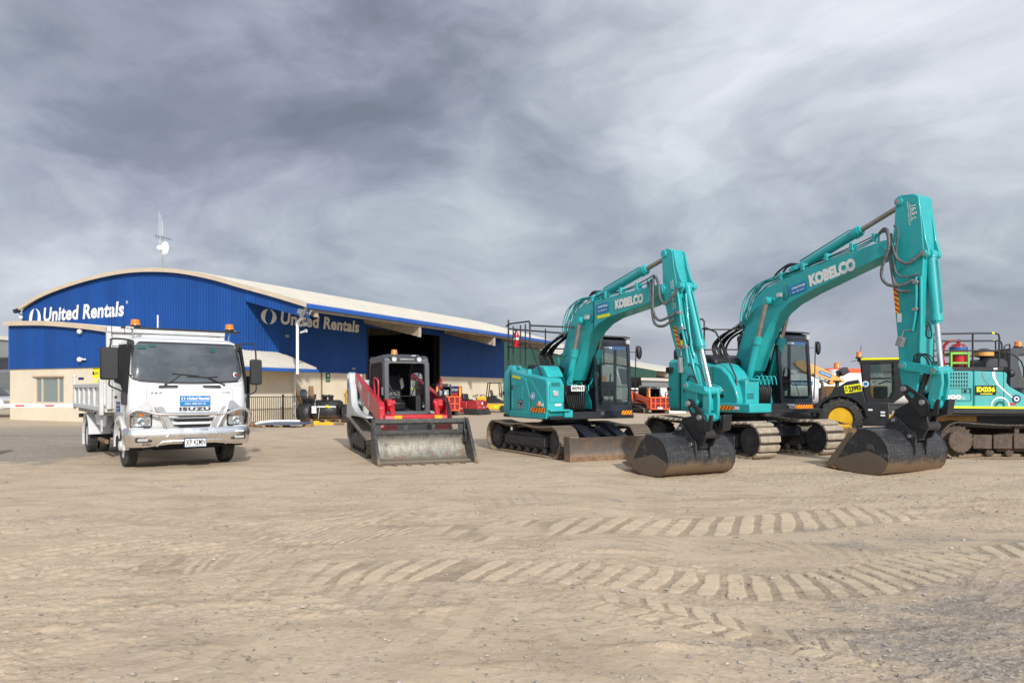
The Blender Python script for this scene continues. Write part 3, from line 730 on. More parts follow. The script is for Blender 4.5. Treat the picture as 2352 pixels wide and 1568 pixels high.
# pebbles
v2 = t.add('ShaderNodeTexVoronoi', Vector=oc, Scale=21.0); v2c = t.add('ShaderNodeSeparateColor', i0=v2.outputs['Color']).outputs
peb = t.m('MULTIPLY', t.ramp(v2.outputs['Distance'], .30, .18), t.ramp(v2c[1], .72, .74))
peb = t.m('MULTIPLY', peb, t.m('SUBTRACT', 1, pada))
c = t.mix(t.m('MULTIPLY', peb, .7), c, t.mix(v2c[0], (.16, .14, .125), (.60, .54, .46)))
conc = t.m('MULTIPLY', t.ramp(sp[1], 23, 31), t.ramp(big, .35, .6, .3, .8))
c = t.mix(t.m('MULTIPLY', conc, .8), c, t.mix(fine, (.43, .35, .25), (.53, .435, .315)))
t.l.new(c, b.inputs['Base Color']); b.inputs['Roughness'].default_value = .93; b.inputs['Specular IOR Level'].default_value = .15
hgt = t.m('ADD', t.m('MULTIPLY', fine, .5), t.m('ADD', t.m('MULTIPLY', peb, .35), t.m('MULTIPLY', t.m('MULTIPLY', t.ramp(vo.outputs['Distance'], .0, .5, 1, 0), gmask), .5)))
hgt = t.m('ADD', hgt, t.m('ADD', t.m('MULTIPLY', t.noise(oc, 90, 4, .7), .3), t.m('MULTIPLY', crf, .45)))
bn = t.add('ShaderNodeBump', Distance=.022, Height=hgt, Strength=t.ramp(dist, 4, 26, .42, .15)); t.l.new(bn.outputs[0], b.inputs['Normal'])
gme.materials.append(gm)
# loose stones
mb = MB(); cnt = 0
while cnt < 2600:
    y = 3.4+12*rnd.random()**2.0; x = (rnd.random()*2-1)*.74*y
    g_ = (x-.28*y+.9)/3.5
    if rnd.random() > .22+.6*min(1, max(0, g_)): continue
    r_ = (.004+.011*rnd.random()**3)*(1+.05*y)
    z_ = gz(x, y); a = rnd.random()*6.28
    e1 = Vector((math.cos(a), math.sin(a), 0))*r_*(1+rnd.random()*.6); e2 = Vector((-math.sin(a), math.cos(a), 0))*r_*(.7+.4*rnd.random()); e3 = Vector((0, 0, r_*(.5+.4*rnd.random())))
    c0 = Vector((x, y, z_+.004)); b0 = len(mb.v)
    mb.add([c0+e1, c0+e1*.3+e2, c0-e1*.7+e2*.6, c0-e1-e2*.2, c0-e1*.2-e2, c0+e1*.7-e2*.6, c0+e3+e1*.2, c0+e3*.8-e1*.3], [(0, 1, 6), (1, 2, 7, 6), (2, 3, 7), (3, 4, 7), (4, 5, 6, 7), (5, 0, 6)])
    cnt += 1
M['stones'] = paint('mixed_stones', (.33, .29, .25), .9, var=.5, scale=2.3)
st = mb.build('loose_gravel', 'stones', ang=25); tag(st, 'small loose stones scattered over the dirt', 'gravel', kind='stuff')
# ------------------------------------------------------------------ buildings (local x = along the gable front to the right, y = back along the long side)
U0 = R(-26.5)
UX, UY = math.cos(U0), math.sin(U0)
def bl(s, t, o=(-25.5, 36.4)): return (o[0]+UX*s-UY*t, o[1]+UY*s+UX*t)
def interp(tab, x):
    for (a, za), (b_, zb) in zip(tab, tab[1:]):
        if x <= b_: return za+(zb-za)*(x-a)/(b_-a)
    return tab[-1][1]
def smooth_tab(tab, n=40):
    P = [Vector((a, z, 0)) for a, z in tab]; q = []
    for i in range(len(P)-1):
        p0, p1, p2, p3 = P[max(i-1, 0)], P[i], P[i+1], P[min(i+2, len(P)-1)]
        for k in range(8):
            t_ = k/8; v = .5*((2*p1)+(-p0+p2)*t_+(2*p0-5*p1+4*p2-p3)*t_*t_+(-p0+3*p1-3*p2+p3)*t_**3); q.append((v.x, v.y))
    q.append((P[-1].x, P[-1].y)); return q
def clad_x(mb, s0, s1, zb, ztop, y, out=-1, pitch=.19, d=.013):
    """ribbed cladding in the x-z plane facing -y; zb number or function"""
    n = int((s1-s0)/pitch); top = ztop if callable(ztop) else (lambda s: ztop); bot = zb if callable(zb) else (lambda s: zb)
    xs = []
    for i in range(n):
        a = s0+(s1-s0)*i/n; w_ = (s1-s0)/n
        xs += [(a, 0), (a+.62*w_, 0), (a+.72*w_, d), (a+.9*w_, d)]
    xs.append((s1, 0))
    rows = [[(x, y+out*h, bot(x)) for x, h in xs], [(x, y+out*h, top(x)) for x, h in xs]]
    mb.sheet(rows)
def clad_y(mb, x, t0, t1, zb, zt, out=1, pitch=.19, d=.014):
    n = int((t1-t0)/pitch); ps = []
    for i in range(n):
        a = t0+(t1-t0)*i/n; w_ = (t1-t0)/n
        ps += [(a, 0), (a+.62*w_, 0), (a+.72*w_, d), (a+.9*w_, d)]
    ps.append((t1, 0))
    mb.sheet([[(x+out*h, p, zb) for p, h in ps], [(x+out*h, p, zt) for p, h in ps]])
X_, Y_, Z_ = Vector((1, 0, 0)), Vector((0, 1, 0)), Vector((0, 0, 1))

# main warehouse
o0 = bl(0, 3.16)
wh = thing('warehouse', 'big blue arched-roof hire warehouse with white lettering and a dark open doorway', 'warehouse', (*o0, 0), U0)
arch = smooth_tab([(-4.5, 6.16), (-2.4, 6.80), (0.3, 7.27), (3.0, 7.55), (5.6, 7.62), (8.4, 7.40), (10.9, 6.92), (13.06, 6.34), (15.1, 5.80), (16.95, 5.27)])
AT = lambda s: interp(arch, s)
DB = 26.4
mb = MB(); clad_x(mb, -4.5, 13.06, 2.6, lambda s: AT(s)-.10, 0)
mb.build('front_cladding', 'blue', wh, ang=20)
mb = MB(); clad_x(mb, 13.06, 16.95, lambda s: 5.62-(s-13.06)*.255, lambda s: AT(s)-.16, -.03); mb.build('gable_overhang_panel', 'blue', wh, ang=20)
mb = MB(); mb.box(-4.5, 13.0, .06, .22, 0, 2.62); mb.box(-4.5, -4.3, .22, DB, 0, 6.0); mb.box(-4.3, 13.0, DB-.2, DB, 0, 6.3)
poly = [(s, z-.2) for s, z in arch if s <= 13.0]; mb.prism([(13.0, 2.5)]+[(-4.5, 2.5)]+poly+[], .07, .2)
mb.prism([(13.0, 5.9), (-4.3, 5.9)]+poly, DB-.2, DB)
mb.build('masonry_shell', 'cream', wh)
DT0, DT1, DZ = 9.1, 16.8, 5.13
mb = MB()
for a, b_ in ((.1, DT0), (DT1, DB)): mb = MB(); mb.box(12.8, 13.0, a, b_, 0, 2.46); mb.build('cream_side_wall', 'cream', wh)
mb = MB(); clad_y(mb, 13.06, 0, DT0, 2.42, 6.3); clad_y(mb, 13.06, DT1, DB, 2.42, 6.3); clad_y(mb, 13.06, DT0, DT1, DZ, 6.3)
mb.build('side_cladding', 'blue', wh, ang=20)
mb = MB()
for a, b_ in ((.1, DT0), (DT1, DB)): mb.box(12.85, 12.99, a, b_, 2.46, 6.2)
mb.box(12.85, 12.99, DT0, DT1, DZ+.02, 6.2); mb.box(12.6, 13.1, DT0-.08, DT0, 0, DZ); mb.box(12.6, 13.1, DT1, DT1+.08, 0, DZ)
mb.build('door_surround', 'black', wh)
mb = MB()
def roofpts(off): return [(s, z+off) for s, z in arch]
ri, ro = roofpts(-.02), roofpts(.045)
vs = []; rows = []
mb.prism([(s-.0, z) for s, z in ro]+[(s, z) for s, z in reversed(ri)], -.18, DB+.15)
for k in range(0, 70):      # roof sheet ribs
    t_ = .2+DB*k/69.5
    mb.prism([(s, z+.028) for s, z in ro[::4]]+[(s, z-.005) for s, z in reversed(ro[::4])], t_, t_+.05)
mb.build('roof', 'roof', wh, ang=25)
mb = MB(); mb.prism([(s, z+.05) for s, z in arch]+[(s, z-.15) for s, z in reversed(arch)], -.24, -.17); mb.build('barge_trim', 'creamtrim', wh, ang=25)
mb = MB(); mb.box(16.93, 17.13, -.2, DB+.15, 5.06, 5.24); mb.box(16.90, 16.96, -.2, DB+.15, 5.2, 5.30); mb.build('gutter', 'bluetrim', wh, bevel=.02)
mb = MB(); mb.box(16.7, 16.9, -.1, DB, 4.98, 5.14); 
for s in (14.2, 15.5): mb.box(s, s+.08, 0, DB, AT(s)-.30, AT(s)-.14)
mb.build('eave_purlin', 'beam', wh)
for t_ in (.5, 8.75, 17.5, 25.9):
    mb = MB(); e_ = .35 if t_ < 1 else 0; mb.prism([(13.0, AT(13)-.25), (16.85, 5.0), (16.85, 4.42+e_), (13.0, 5.35+e_)], t_-.05, t_+.05)
    mb.box(16.80, 16.92, t_-.10, t_+.10, 4.40+e_, 5.05); mb.build('awning_beam', 'beam', wh, bevel=.01)
# downpipe with its elbow
mb = MB(); mb.tube([(16.95, .1, 5.05), (16.75, .1, 4.80), (16.3, .1, 4.62), (16.15, .1, 4.5), (16.15, .1, 4.3), (16.15, .1, 2.2)], .065, 10)
mb.build('downpipe', 'whitewall', wh)
for s_, c_, r_ in (('United Rentals', 1.03, 6.9),):
    txt('lettering', s_, 's_white', wh, (c_, -.03, 5.70), X_, Z_, r_, .80, shear=.12, bold=.036, sp=1.05)
logo(wh, 's_white', (-3.22, -.03, 5.53), X_, Z_, 1.12, 1.12)
txt('lettering', 'United Rentals', 's_white', wh, (13.09, 5.24, 5.06), Y_, Z_, 6.06, .66, shear=.12, bold=.036, sp=1.05)
logo(wh, 's_white', (13.09, 1.43, 5.03), Y_, Z_, 1.0, .72)
for x_ in (4.86, -3.2): pass
txt('lettering', '®', 's_white', wh, (4.72, -.03, 6.02), X_, Z_, .16, .16, bold=.01)
mb = MB(); mb.box(7.05, 7.12, -.06, -.02, 3.7, 5.25); mb.build('conduit', 's_white', wh)
mb = MB(); quad(mb, (13.0, 5.75, 2.16), Y_, Z_, .34, .48, .01, .01); so = mb.build('exit_sign', 's_green', wh)
txt('lettering', 'EXIT', 's_white', so, (13.02, 5.75, 2.04), Y_, Z_, .22, .07, bold=.02); mb = MB(); mb.cyl((13.02, 5.75, 2.26), (13.035, 5.75, 2.26), .07); mb.build('running_symbol', 's_white', so)
mb = MB(); mb.tube([(13.07, 5.2, 2.42), (13.07, 5.2, 0.1)], .035, 8); mb.build('drainpipe', 'rustedge', wh)
mb = MB(); mb.tube([(13.03, 4.85, 2.42), (13.03, 4.85, 0.1)], .012, 6); mb.build('conduit', 'cream', wh)
# gable-end fixtures
mb = MB(); mb.box(-4.72, -4.42, -.38, -.12, 5.9, 6.12, Matrix.Rotation(R(25), 3, 'X')); mb.tube([(-4.5, 0, 5.75), (-4.57, -.2, 5.95)], .03); fl = mb.build('flood_light', 'black', wh)
mb = MB(); mb.ball((-4.36, -.14, 5.63), .11); mb.build('dome_camera', 's_white', wh)
for i, (dy, dz, dx) in enumerate(((.25, -.5, 0), (.0, -.95, .2), (.35, -1.2, -.1))):
    mb = MB(); mb.cyl((16.6+dx, -.2+dy, 5.0+dz+.3), (16.68+dx, -.50+dy, 4.94+dz+.3), .05, n=14); mb.box(16.55+dx, 16.65+dx, -.16+dy, -.06+dy, 4.97+dz+.3, 5.10+dz+.3); mb.build('security_camera', 's_white' if i != 1 else 'steel', wh)
mb = MB(); mb.box(16.65, 16.9, -.45, -.2, 4.80, 5.0, Matrix.Rotation(R(30), 3, 'Y')); mb.tube([(16.9, -.1, 4.9), (16.6, .3, 4.5), (16.3, .4, 4.6)], .05, 8, sm=4); mb.build('floodlight_bracket', 'steel', wh)
mb = MB(); mb.box(13.08, 13.16, 2.5, 2.72, 4.1, 4.24); mb.build('wall_light', 's_grey', wh)
mb = MB(); mb.box(13.08, 13.16, 7.6, 7.85, 2.62, 2.74); mb.build('wall_light', 's_grey', wh)
# inside of the warehouse: a few dim shelves against the back wall keep it from being a flat black
mb = MB()
for k in range(5): mb.box(-3.8+k*2.4, -3.75+k*2.4, 6, 20, 0, 4)
mb.box(-3.8, 6, 6, 20, 1.6, 1.64); mb.build('racking', 'rustframe', wh)
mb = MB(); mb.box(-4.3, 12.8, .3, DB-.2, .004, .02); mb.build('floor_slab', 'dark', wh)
mb = MB(); mb.box(-4.28, -4.2, .3, DB-.3, .03, 6.0); mb.box(-4.2, 12.75, DB-.3, DB-.22, .03, 6.2); mb.box(-4.2, 12.7, .24, .30, .03, 6.2); mb.build('shade_lining', 'dark', wh)  # added near-black lining; with the floor it paints in the shade inside

# radio mast on the roof
mx, my = 2.83, 3.5
ms = thing('radio_mast', 'thin steel mast with dish and yagi aerial on the warehouse roof', 'mast', (*bl(mx, 3.16+my), AT(mx)+.02), U0)
mb = MB(); mb.cyl((0, 0, 0), (0, 0, 2.75), .03, n=8); mb.tube([(0, 0, 1.45), (-.85, -.4, .05)], .008, 5); mb.tube([(0, 0, 1.45), (.85, -.4, -.05)], .008, 5); mb.tube([(0, 0, 1.45), (.1, .8, .05)], .008, 5); mb.build('pole', 'steel', ms)
mb = MB(); mb.lathe((0.14, -.1, 2.0), (.15, 1, .0), [(0, .10), (.03, .30), (.06, .38), (.12, .41), (.14, .39), (.10, .30), (.07, .1)], 26); mb.ball((.0, -.2, 2.0), .16); mb.build('dish', 's_white', ms)
mb = MB(); mb.tube([(-.6, 0, 2.80), (.75, 0, 2.46)], .014, 6)
for k, L_ in enumerate((.16, .13, .13, .11, .10, .09)):
    x_ = -.55+k*.22; mb.tube([(x_, 0, 2.78-(x_+.55)*.25-L_), (x_, 0, 2.78-(x_+.55)*.25+L_)], .009, 5)
mb.build('yagi_aerial', 'satin', ms)
for x_, h_ in ((-.42, 1.9), (-.26, 1.7), (-.12, 1.4)):
    mb = MB(); mb.tube([(x_, .1, 2.2), (x_, .1, 2.3+h_)], .008, 5); mb.tube([(x_, .1, 2.4), (0, 0, 2.4)], .008, 5); mb.build('whip_aerial', 's_white', ms)

# office annexe in front
an = thing('office_annexe', 'low blue and cream office annexe with curved off-white roof and one front window', 'office', (-25.5, 36.4, 0), U0)
aarch = smooth_tab([(-.15, 4.90), (2.88, 4.80), (5.14, 4.62), (7.63, 4.34), (10.2, 3.93), (12.55, 3.44), (14.2, 2.93), (15.45, 2.50)])
AA = lambda s: interp(aarch, s)
mb = MB(); clad_x(mb, 0, 14.23, 2.54, lambda s: AA(s)-.14, 0); mb.build('front_cladding', 'blue', an, ang=20)
mb = MB(); mb.box(0, 2.09, .06, .3, -.3, 2.56); mb.box(4.41, 14.2, .06, .3, -.3, 2.56); mb.box(2.09, 4.41, .06, .3, -.3, .84); mb.box(2.09, 4.41, .06, .3, 2.14, 2.56)
mb.box(0, .2, .3, 3.1, -.3, 4.6); poly = [(s, z-.2) for s, z in aarch if 0 <= s <= 14.2]; mb.prism([(14.2, 2.5), (0, 2.5)]+poly, .1, .28)
for a, b_ in ((.3, 1.36), (2.36, 5.1)): mb.box(14.0, 14.2, a, b_, 0, 2.9)
mb.box(14.0, 14.2, 1.36, 2.36, 2.12, 2.9); mb.box(13.1, 14.0, 4.9, 5.1, 0, 3.0)
mb.build('cream_wall', 'cream', an)
mb = MB(); mb.box(2.0, 4.5, -.03, .08, 2.14, 2.22); mb.build('lintel', 'creamtrim', an)
mb = MB(); frame(mb, rr(2.09, 4.41, .84, 2.14, .001, 1), rr(2.16, 4.34, .91, 2.07, .001, 1), .1, .18, 'y'); mb.box(2.58, 2.66, .1, .17, .9, 2.08); mb.box(3.88, 3.96, .1, .17, .9, 2.08)
wn = mb.build('window', 'creamtrim', an); mb = MB(); mb.box(2.15, 4.35, .14, .15, .9, 2.08); mb.build('pane', 'window', wn)
mb = MB(); mb.box(2.16, 4.34, .2, .24, .92, 2.06); mb.build('blind', 'grey_wall', wn)
mb = MB(); mb.prism([(s, z+.04) for s, z in aarch]+[(s, z-.02) for s, z in reversed(aarch)], -.15, 5.25); 
for k in range(26): mb.prism([(s, z+.065) for s, z in aarch[::4]]+[(s, z+.035) for s, z in reversed(aarch[::4])], .1+.195*k, .15+.195*k)
mb.build('roof', 'roof', an, ang=25)
mb = MB(); mb.prism([(s, z+.055) for s, z in aarch]+[(s, z-.17) for s, z in reversed(aarch)], -.20, -.14); mb.prism([(s, z+.055) for s, z in aarch if s > 13.3]+[(s, z-.02) for s, z in reversed(aarch) if s > 13.3], 5.24, 5.30); mb.build('barge_trim', 'creamtrim', an, ang=25)
mb = MB(); mb.box(15.44, 15.58, -.2, 5.3, 2.32, 2.47); mb.build('gutter', 'bluetrim', an, bevel=.015)
mb = MB(); mb.box(14.2, 15.44, -.1, 5.2, 2.36, 2.40); mb.build('soffit', 'creamtrim', an)
mb = MB(); mb.tube([(14.35, 5.0, 2.36), (14.35, 5.0, .35), (14.6, 5.15, .02)], .055, 10); mb.build('downpipe', 's_white', an)
mb = MB(); mb.box(14.1, 14.14, 1.40, 2.32, .02, 2.1); M['doorglass'] = glass('dark_door_glass', (.3, .3, .3), opac=.3); dr = mb.build('door', 'doorglass', an)
mb = MB(); frame(mb, rr(1.36, 2.36, 0, 2.12, .001, 1), rr(1.42, 2.30, .06, 2.06, .001, 1), 14.08, 14.2, 'x'); mb.build('frame', 'black', dr)
mb = MB(); mb.box(14.02, 14.05, 1.3, 2.4, 0, 2.12); mb.build('lobby_shade_sheet', 'dark', dr)  # near-black sheet behind the glass paints the unlit room
logo(dr, 's_white', (14.15, 1.66, 1.28), Y_, Z_, .24, .2); txt('lettering', 'United\nRentals', 's_white', dr, (14.15, 2.02, 1.28), Y_, Z_, .40, .19, shear=.12, bold=.04)
mb = MB(); quad(mb, (14.15, 2.08, .78), Y_, Z_, .42, .36); mb.build('opening_hours_card', 's_white', dr)
mb = MB(); mb.box(14.4, 14.44, 2.9, 3.0, 1.6, 1.64)
mb = MB(); quad(mb, (6.85, .06, 2.28), X_, Z_, .46, .50); sg = mb.build('warning_sign', 's_yel', an)
mb = MB(); mb.cyl((6.68, .05, 2.30), (6.68, .04, 2.30), .06); mb.box(6.62, 6.78, .045, .05, 2.2, 2.24); mb.build('camera_symbol', 's_black', sg)
txt('lettering', 'SECURITY NOTICE', 's_black', sg, (6.85, .052, 2.47), X_, Z_, .40, .06, bold=.01); txt('lettering', 'SURVEILLANCE\nCAMERAS IN USE', 's_black', sg, (6.92, .052, 2.27), X_, Z_, .26, .12, bold=.01)
mb = MB(); quad(mb, (6.85, .06, 1.90), X_, Z_, .40, .09); mb.build('warning_sign', 's_yel', an)
mb = MB(); quad(mb, (5.75, .06, 2.03), X_, Z_, .42, .12); mb.build('blue_plate', 's_navy', an)
for z_ in (4.22, 2.92):
    mb = MB(); mb.ball((5.95, -.14, z_), .12); mb.cyl((5.95, 0, z_+.03), (5.95, -.14, z_), .04); 
    if z_ < 3: mb.cyl((6.05, -.10, z_), (6.36, -.14, z_), .04)
    mb.build('security_camera', 's_white', an)
mb = MB(); mb.box(0.02, .12, -.03, 0, 2.54, 4.7); mb.build('corner_flashing', 'bluetrim', an)

# pool-style fence
def fencegrp():
    f = thing('picket_fence', 'black tubular metal picket fence between the office door and the buckets', 'fence', (-11.44, 31.0, 0), U0)
    for i in range(3):
        mb = MB(); mb.box(-.035, .035, i*2.13-.035, i*2.13+.035, 0, 1.29); mb.build('post', 'black', f, bevel=.005)
    for i in range(2):
        mb = MB(); a, b_ = i*2.13+.035, (i+1)*2.13-.035
        mb.box(-.018, .018, a, b_, 1.17, 1.205); mb.box(-.018, .018, a, b_, .06, .095)
        n = 18
        for k in range(1, n): y_ = a+(b_-a)*k/n; mb.box(-.009, .009, y_-.009, y_+.009, .095, 1.17)
        mb.build('panel', 'black', f)
    return f
fencegrp()

# green sheds beyond
def shed(name, label, ox, oy, wdt, dep, tab, wall, ov, cat='shed'):
    g = thing(name, label, cat, (ox, oy, 0), U0)
    tb = smooth_tab(tab); e = lambda s: interp(tb, s)
    mb = MB(); mb.prism([(tb[0][0], 0)]+[(s, z) for s, z in tb if s <= wdt]+[(wdt, 0)], 0, .15); mb.box(wdt-.15, wdt, .15, dep, 0, e(wdt)-.1); mb.box(tb[0][0], tb[0][0]+.15, .15, dep, 0, e(tb[0][0])-.1); mb.build('wall', wall, g)
    mb = MB(); mb.prism([(s, z+.3) for s, z in tb]+[(s, z) for s, z in reversed(tb)], -.2, dep); mb.build('roof', 'roof', g, ang=25)
    if ov: 
        mb = MB(); mb.prism([(wdt, e(wdt)), (tb[-1][0], tb[-1][1]), (tb[-1][0], tb[-1][1]-.7), (wdt, e(wdt)-1.3)], -.15, -.02); mb.build('gable_overhang_panel', wall, g)
    return g
g1 = shed('green_shed', 'long dark green farm-style shed with pale arched roof behind the smaller excavator', -.2, 83.3, 13.3, 30, [(-3, 7.9), (-.9, 7.5), (2.5, 6.45), (6.2, 5.45), (10, 4.75), (14.0, 4.1), (17.2, 3.5)], 'green_wall', True)
mb = MB(); mb.box(13.3, 13.5, 1.5, 9.0, 0, 3.2); mb.build('roller_door', 'grey_wall', g1)
for t_ in (6, 15, 24): mb = MB(); mb.prism([(13.3, 4.0), (17.0, 3.4), (17.0, 2.9), (13.3, 3.5)], t_, t_+.15); mb.build('awning_beam', 'beam', g1)
mb = MB(); mb.prism([(2.2, 0), (2.2, 3.4), (12, 3.4), (12, 0)], -.12, -.02); mb.build('sliding_door', 'green_wall', g1)
for (x_, z_) in ((7.5, 2.3), (8.1, 2.3), (8.7, 2.3)): pass
g2 = shed('grey_green_shed', 'low grey lean-to shed right of the green shed', 14.2, 76.0, 7.0, 16, [(-.5, 2.5), (3, 2.35), (7.5, 2.0)], 'grey_wall', False)
# shed at far left
g3 = shed('grey_shed', 'grey metal shed with roller door beyond the office annexe', -46.0, 62.0, 9.5, 14, [(-4, 5.9), (0, 5.9), (5, 5.6), (9.8, 5.1)], 'grey_wall', False)
mb = MB(); mb.box(-3.5, 8.8, -.12, -.02, 3.3, 4.2); mb.build('dark_canopy', 'satin', g3)
mb = MB(); mb.box(-3, 8.2, -.2, -.12, 0, 3.1)
for k in range(30): mb.box(-3, 8.2, -.24, -.2, .1*k+.02, .1*k+.06)
mb.build('roller_door', 'grey_wall', g3)
mb = MB(); mb.box(-2, 8.8, -1.2, -1.1, 0, 1.5)
for k in range(60): mb.box(-2+.18*k, -1.9+.18*k, -1.24, -1.2, 0, 1.5)
mb.build('sheet_fence', 'grey_wall', g3)
# distant tree line
M['foliage'] = paint('distant_foliage', (.035, .055, .03), .9, var=.35, scale=.35)
mb = MB(); rr2 = random.Random(5)
for i in range(900):
    x = 22+58*i/900+rr2.random()*2; y = 190+rr2.random()*14; h = 5.6+.5*math.sin(x*.25)+.4*math.sin(x*.6+1)+rr2.random()*.5-abs(x-50)*.05
    mb.ball((x, y, h*.55), 1.0, 6, (1.6+rr2.random(), 1.2, h*.55))
    if i % 3 == 0: mb.ball((x+rr2.random(), y, h+.2), .5+.5*rr2.random(), 5)
tl = mb.build('tree_line', 'foliage', ang=10); tag(tl, 'dark far-off tree line low on the horizon', 'trees', kind='stuff')
# ------------------------------------------------------------------ white tipper truck
TK = machine('tipper_truck', 'white tipper truck with chrome bull bar, amber roof beacons and plate XP 42MN', 'truck', -6.79, 14.62, 37)
CZ = [.74, .9, 1.1, 1.35, 1.55, 1.7, 1.95, 2.2, 2.36, 2.44, 2.50, 2.54]
CF = [1.00, 1.04, 1.06, 1.05, 1.02, .985, .92, .84, .77, .71, .58, .30]
CH = [1.03, 1.06, 1.07, 1.07, 1.07, 1.065, 1.05, 1.025, 1.00, .97, .90, .76]
def itp(z, tab): return float(np.interp(z, CZ, tab))
def cab_x(y, z, off=0):
    hw_ = itp(z, CH)+off; xf = itp(z, CF)+off; r_ = .15; e = max(0, abs(y)-(hw_-r_)); e = min(e, r_*.999)
    return xf-.07*(y/hw_)**2-(r_-math.sqrt(r_*r_-e*e))
mb = MB(); rings = []
for z in CZ:
    hw_ = itp(z, CH); rg = []
    for i in range(33):
        a = -math.pi/2+math.pi*i/32; y = hw_*math.sin(a) if False else hw_*(-1+2*i/32); 
        y = hw_*math.sin(math.pi/2*(-1+2*i/32)); rg.append((cab_x(y, z), y, z))
    xb = -.66+(.25 if z > 2.5 else 0)
    rg += [(xb+.05, hw_, z), (xb, hw_-.06, z), (xb, -hw_+.06, z), (xb+.05, -hw_, z)]
    rings.append(rg)
mb.loft(rings); cabo = mb.build('cab', 'white', TK, ang=50)
# arch liner and sill below the cab
mb = MB(); mb.prism([(-.64, .50), (-.46, .50), (-.44, .70), (-.30, .88), (-.1, .96), (.1, .96), (.3, .88), (.46, .70), (.50, .52), (.98, .52), (1.0, .80), (-.64, .80)], -1.02, -.80); mb.prism([(-.64, .50), (-.46, .50), (-.44, .70), (-.30, .88), (-.1, .96), (.1, .96), (.3, .88), (.46, .70), (.50, .52), (.98, .52), (1.0, .80), (-.64, .80)], .80, 1.02)
mb.build('sill', 'white', cabo, bevel=.02)
for s in (-1, 1):
    mb = MB(); rg = []
    for k in range(13):
        a = R(-8+196*k/12); rg.append([(.56*math.cos(a), s*.98, .44+.56*math.sin(a)), (.56*math.cos(a), s*1.09, .44+.55*math.sin(a)), (.49*math.cos(a), s*1.09, .44+.48*math.sin(a)), (.49*math.cos(a), s*.98, .44+.48*math.sin(a))])
    mb.loft(rg); mb.build('wheel_arch', 'white', cabo, ang=60)
def face_patch(name, mat, parent, y0, y1, z0, z1, r, off, thick=.006, ny=28, nz=14, bow=0, taper=0):
    """panel that follows the cab face, with rounded corners"""
    mb = MB(); rows = []
    for i in range(nz+1):
        t_ = i/nz; t_ = (1-math.cos(math.pi*t_))/2; z = z0+(z1-z0)*t_
        dz = min(z-z0, z1-z); e = max(0, r-dz); cut = r-math.sqrt(max(0, r*r-e*e)); tp = taper*t_
        a, b_ = y0+cut+tp, y1-cut-tp
        row = []
        for j in range(ny+1):
            y = a+(b_-a)*j/ny; zz = z+bow*(1-t_)*((y/1.0)**2); row.append((cab_x(y, zz)+off, y*(1+off*.3), zz))
        rows.append(row)
    back = [[(p[0]-thick-.02, p[1], p[2]) for p in r_] for r_ in rows]
    n0 = len(rows[0]); mb.sheet(rows); mb.sheet(back)
    edge = lambda g: [p for p in g[0]]+[r_[-1] for r_ in g[1:]]+[p for p in reversed(g[-1][:-1])]+[r_[0] for r_ in reversed(g[1:-1])]
    E1, E2 = edge(rows), edge(back); k = len(E1); mb.add(E1+E2, [(i, (i+1) % k, k+(i+1) % k, k+i) for i in range(k)])
    return mb.build(name, mat, parent, ang=50)
ws = face_patch('windscreen_seal', 'plastic', cabo, -1.045, 1.045, 1.61, 2.42, .17, .004, bow=.05, taper=.055)
face_patch('windscreen', 'ws', cabo, -.985, .985, 1.665, 2.35, .14, .012, bow=.05, taper=.055) if False else None
M['ws'] = paint('dark_reflective_windscreen', (.045, .055, .057), .03, var=.5, scale=1.6, coat=1.0, spec=1.0)  # mottling in the base colour paints in cloud reflections
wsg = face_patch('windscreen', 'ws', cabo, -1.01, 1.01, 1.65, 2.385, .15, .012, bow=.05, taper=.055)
M['ws_band'] = glass('green_tint_band', (.25, .55, .45), opac=.6, dark=(.03, .14, .11))
for y0, y1, z0, z1 in ((-.88, -.72, 2.27, 2.34), (-.69, -.55, 2.31, 2.36), (.40, .50, 2.24, 2.33)):
    face_patch('sticker', 's_green2' if False else 's_lime2' if False else 'ws_band', wsg, y0, y1, z0, z1, .01, .026, ny=3, nz=3)
mb = MB(); mb.cyl((cab_x(.86, 1.80)+.012, .845, 1.80), (cab_x(.86, 1.80)+.03, .86, 1.80), .052, n=24); o = mb.build('round_sticker', 's_white', wsg)
mb = MB(); mb.cyl((cab_x(.86, 1.80)+.02, .85, 1.80), (cab_x(.86, 1.80)+.034, .862, 1.80), .034, n=20); mb.build('inner_disc', 's_red', wsg)
# panel seams, grille, badges
face_patch('panel_gap', 's_grey', cabo, -.768, .788, 1.062, 1.533, .03, .003)
face_patch('panel_gap', 's_grey', cabo, -1.035, 1.035, 1.585, 1.592, .001, .004, nz=2)
face_patch('bonnet_panel', 'white', cabo, -.76, .78, 1.07, 1.525, .03, .006)
for s in (-1, 1):
    face_patch('grab_handle_recess', 'white', cabo, s*.42-.2, s*.42+.2, 1.535, 1.60, .03, .004)
    mb = MB(); x_ = cab_x(s*.42, 1.565)
    mb.tube([(x_, s*.55, 1.56), (x_+.045, s*.53, 1.565), (x_+.055, s*.42, 1.57), (x_+.045, s*.25, 1.57), (x_, s*.23, 1.565)], .017, 8); mb.build('grab_handle', 'plastic', cabo)
mb = MB()
gf = lambda z0, z1, a, b_, k=0: [(cab_x(y, z0)+.01, y, z0+k*abs(y)) for y in np.linspace(a, b_, 9)]
for z0, z1, hw_ in ((.985, 1.012, .32), (.895, .945, .36), (.80, .835, .32)):
    mb.prism([(-hw_+.04, z1), (hw_+.04, z1), (hw_-.04, z0), (-hw_+.12, z0)], .99, 1.074, 'x')
gr_ = mb.build('grille', 's_black', cabo, bevel=.01)
mb = MB(); mb.box(1.04, 1.079, -.31, .39, .916, .924); mb.build('grille_bar', 'satin', cabo)
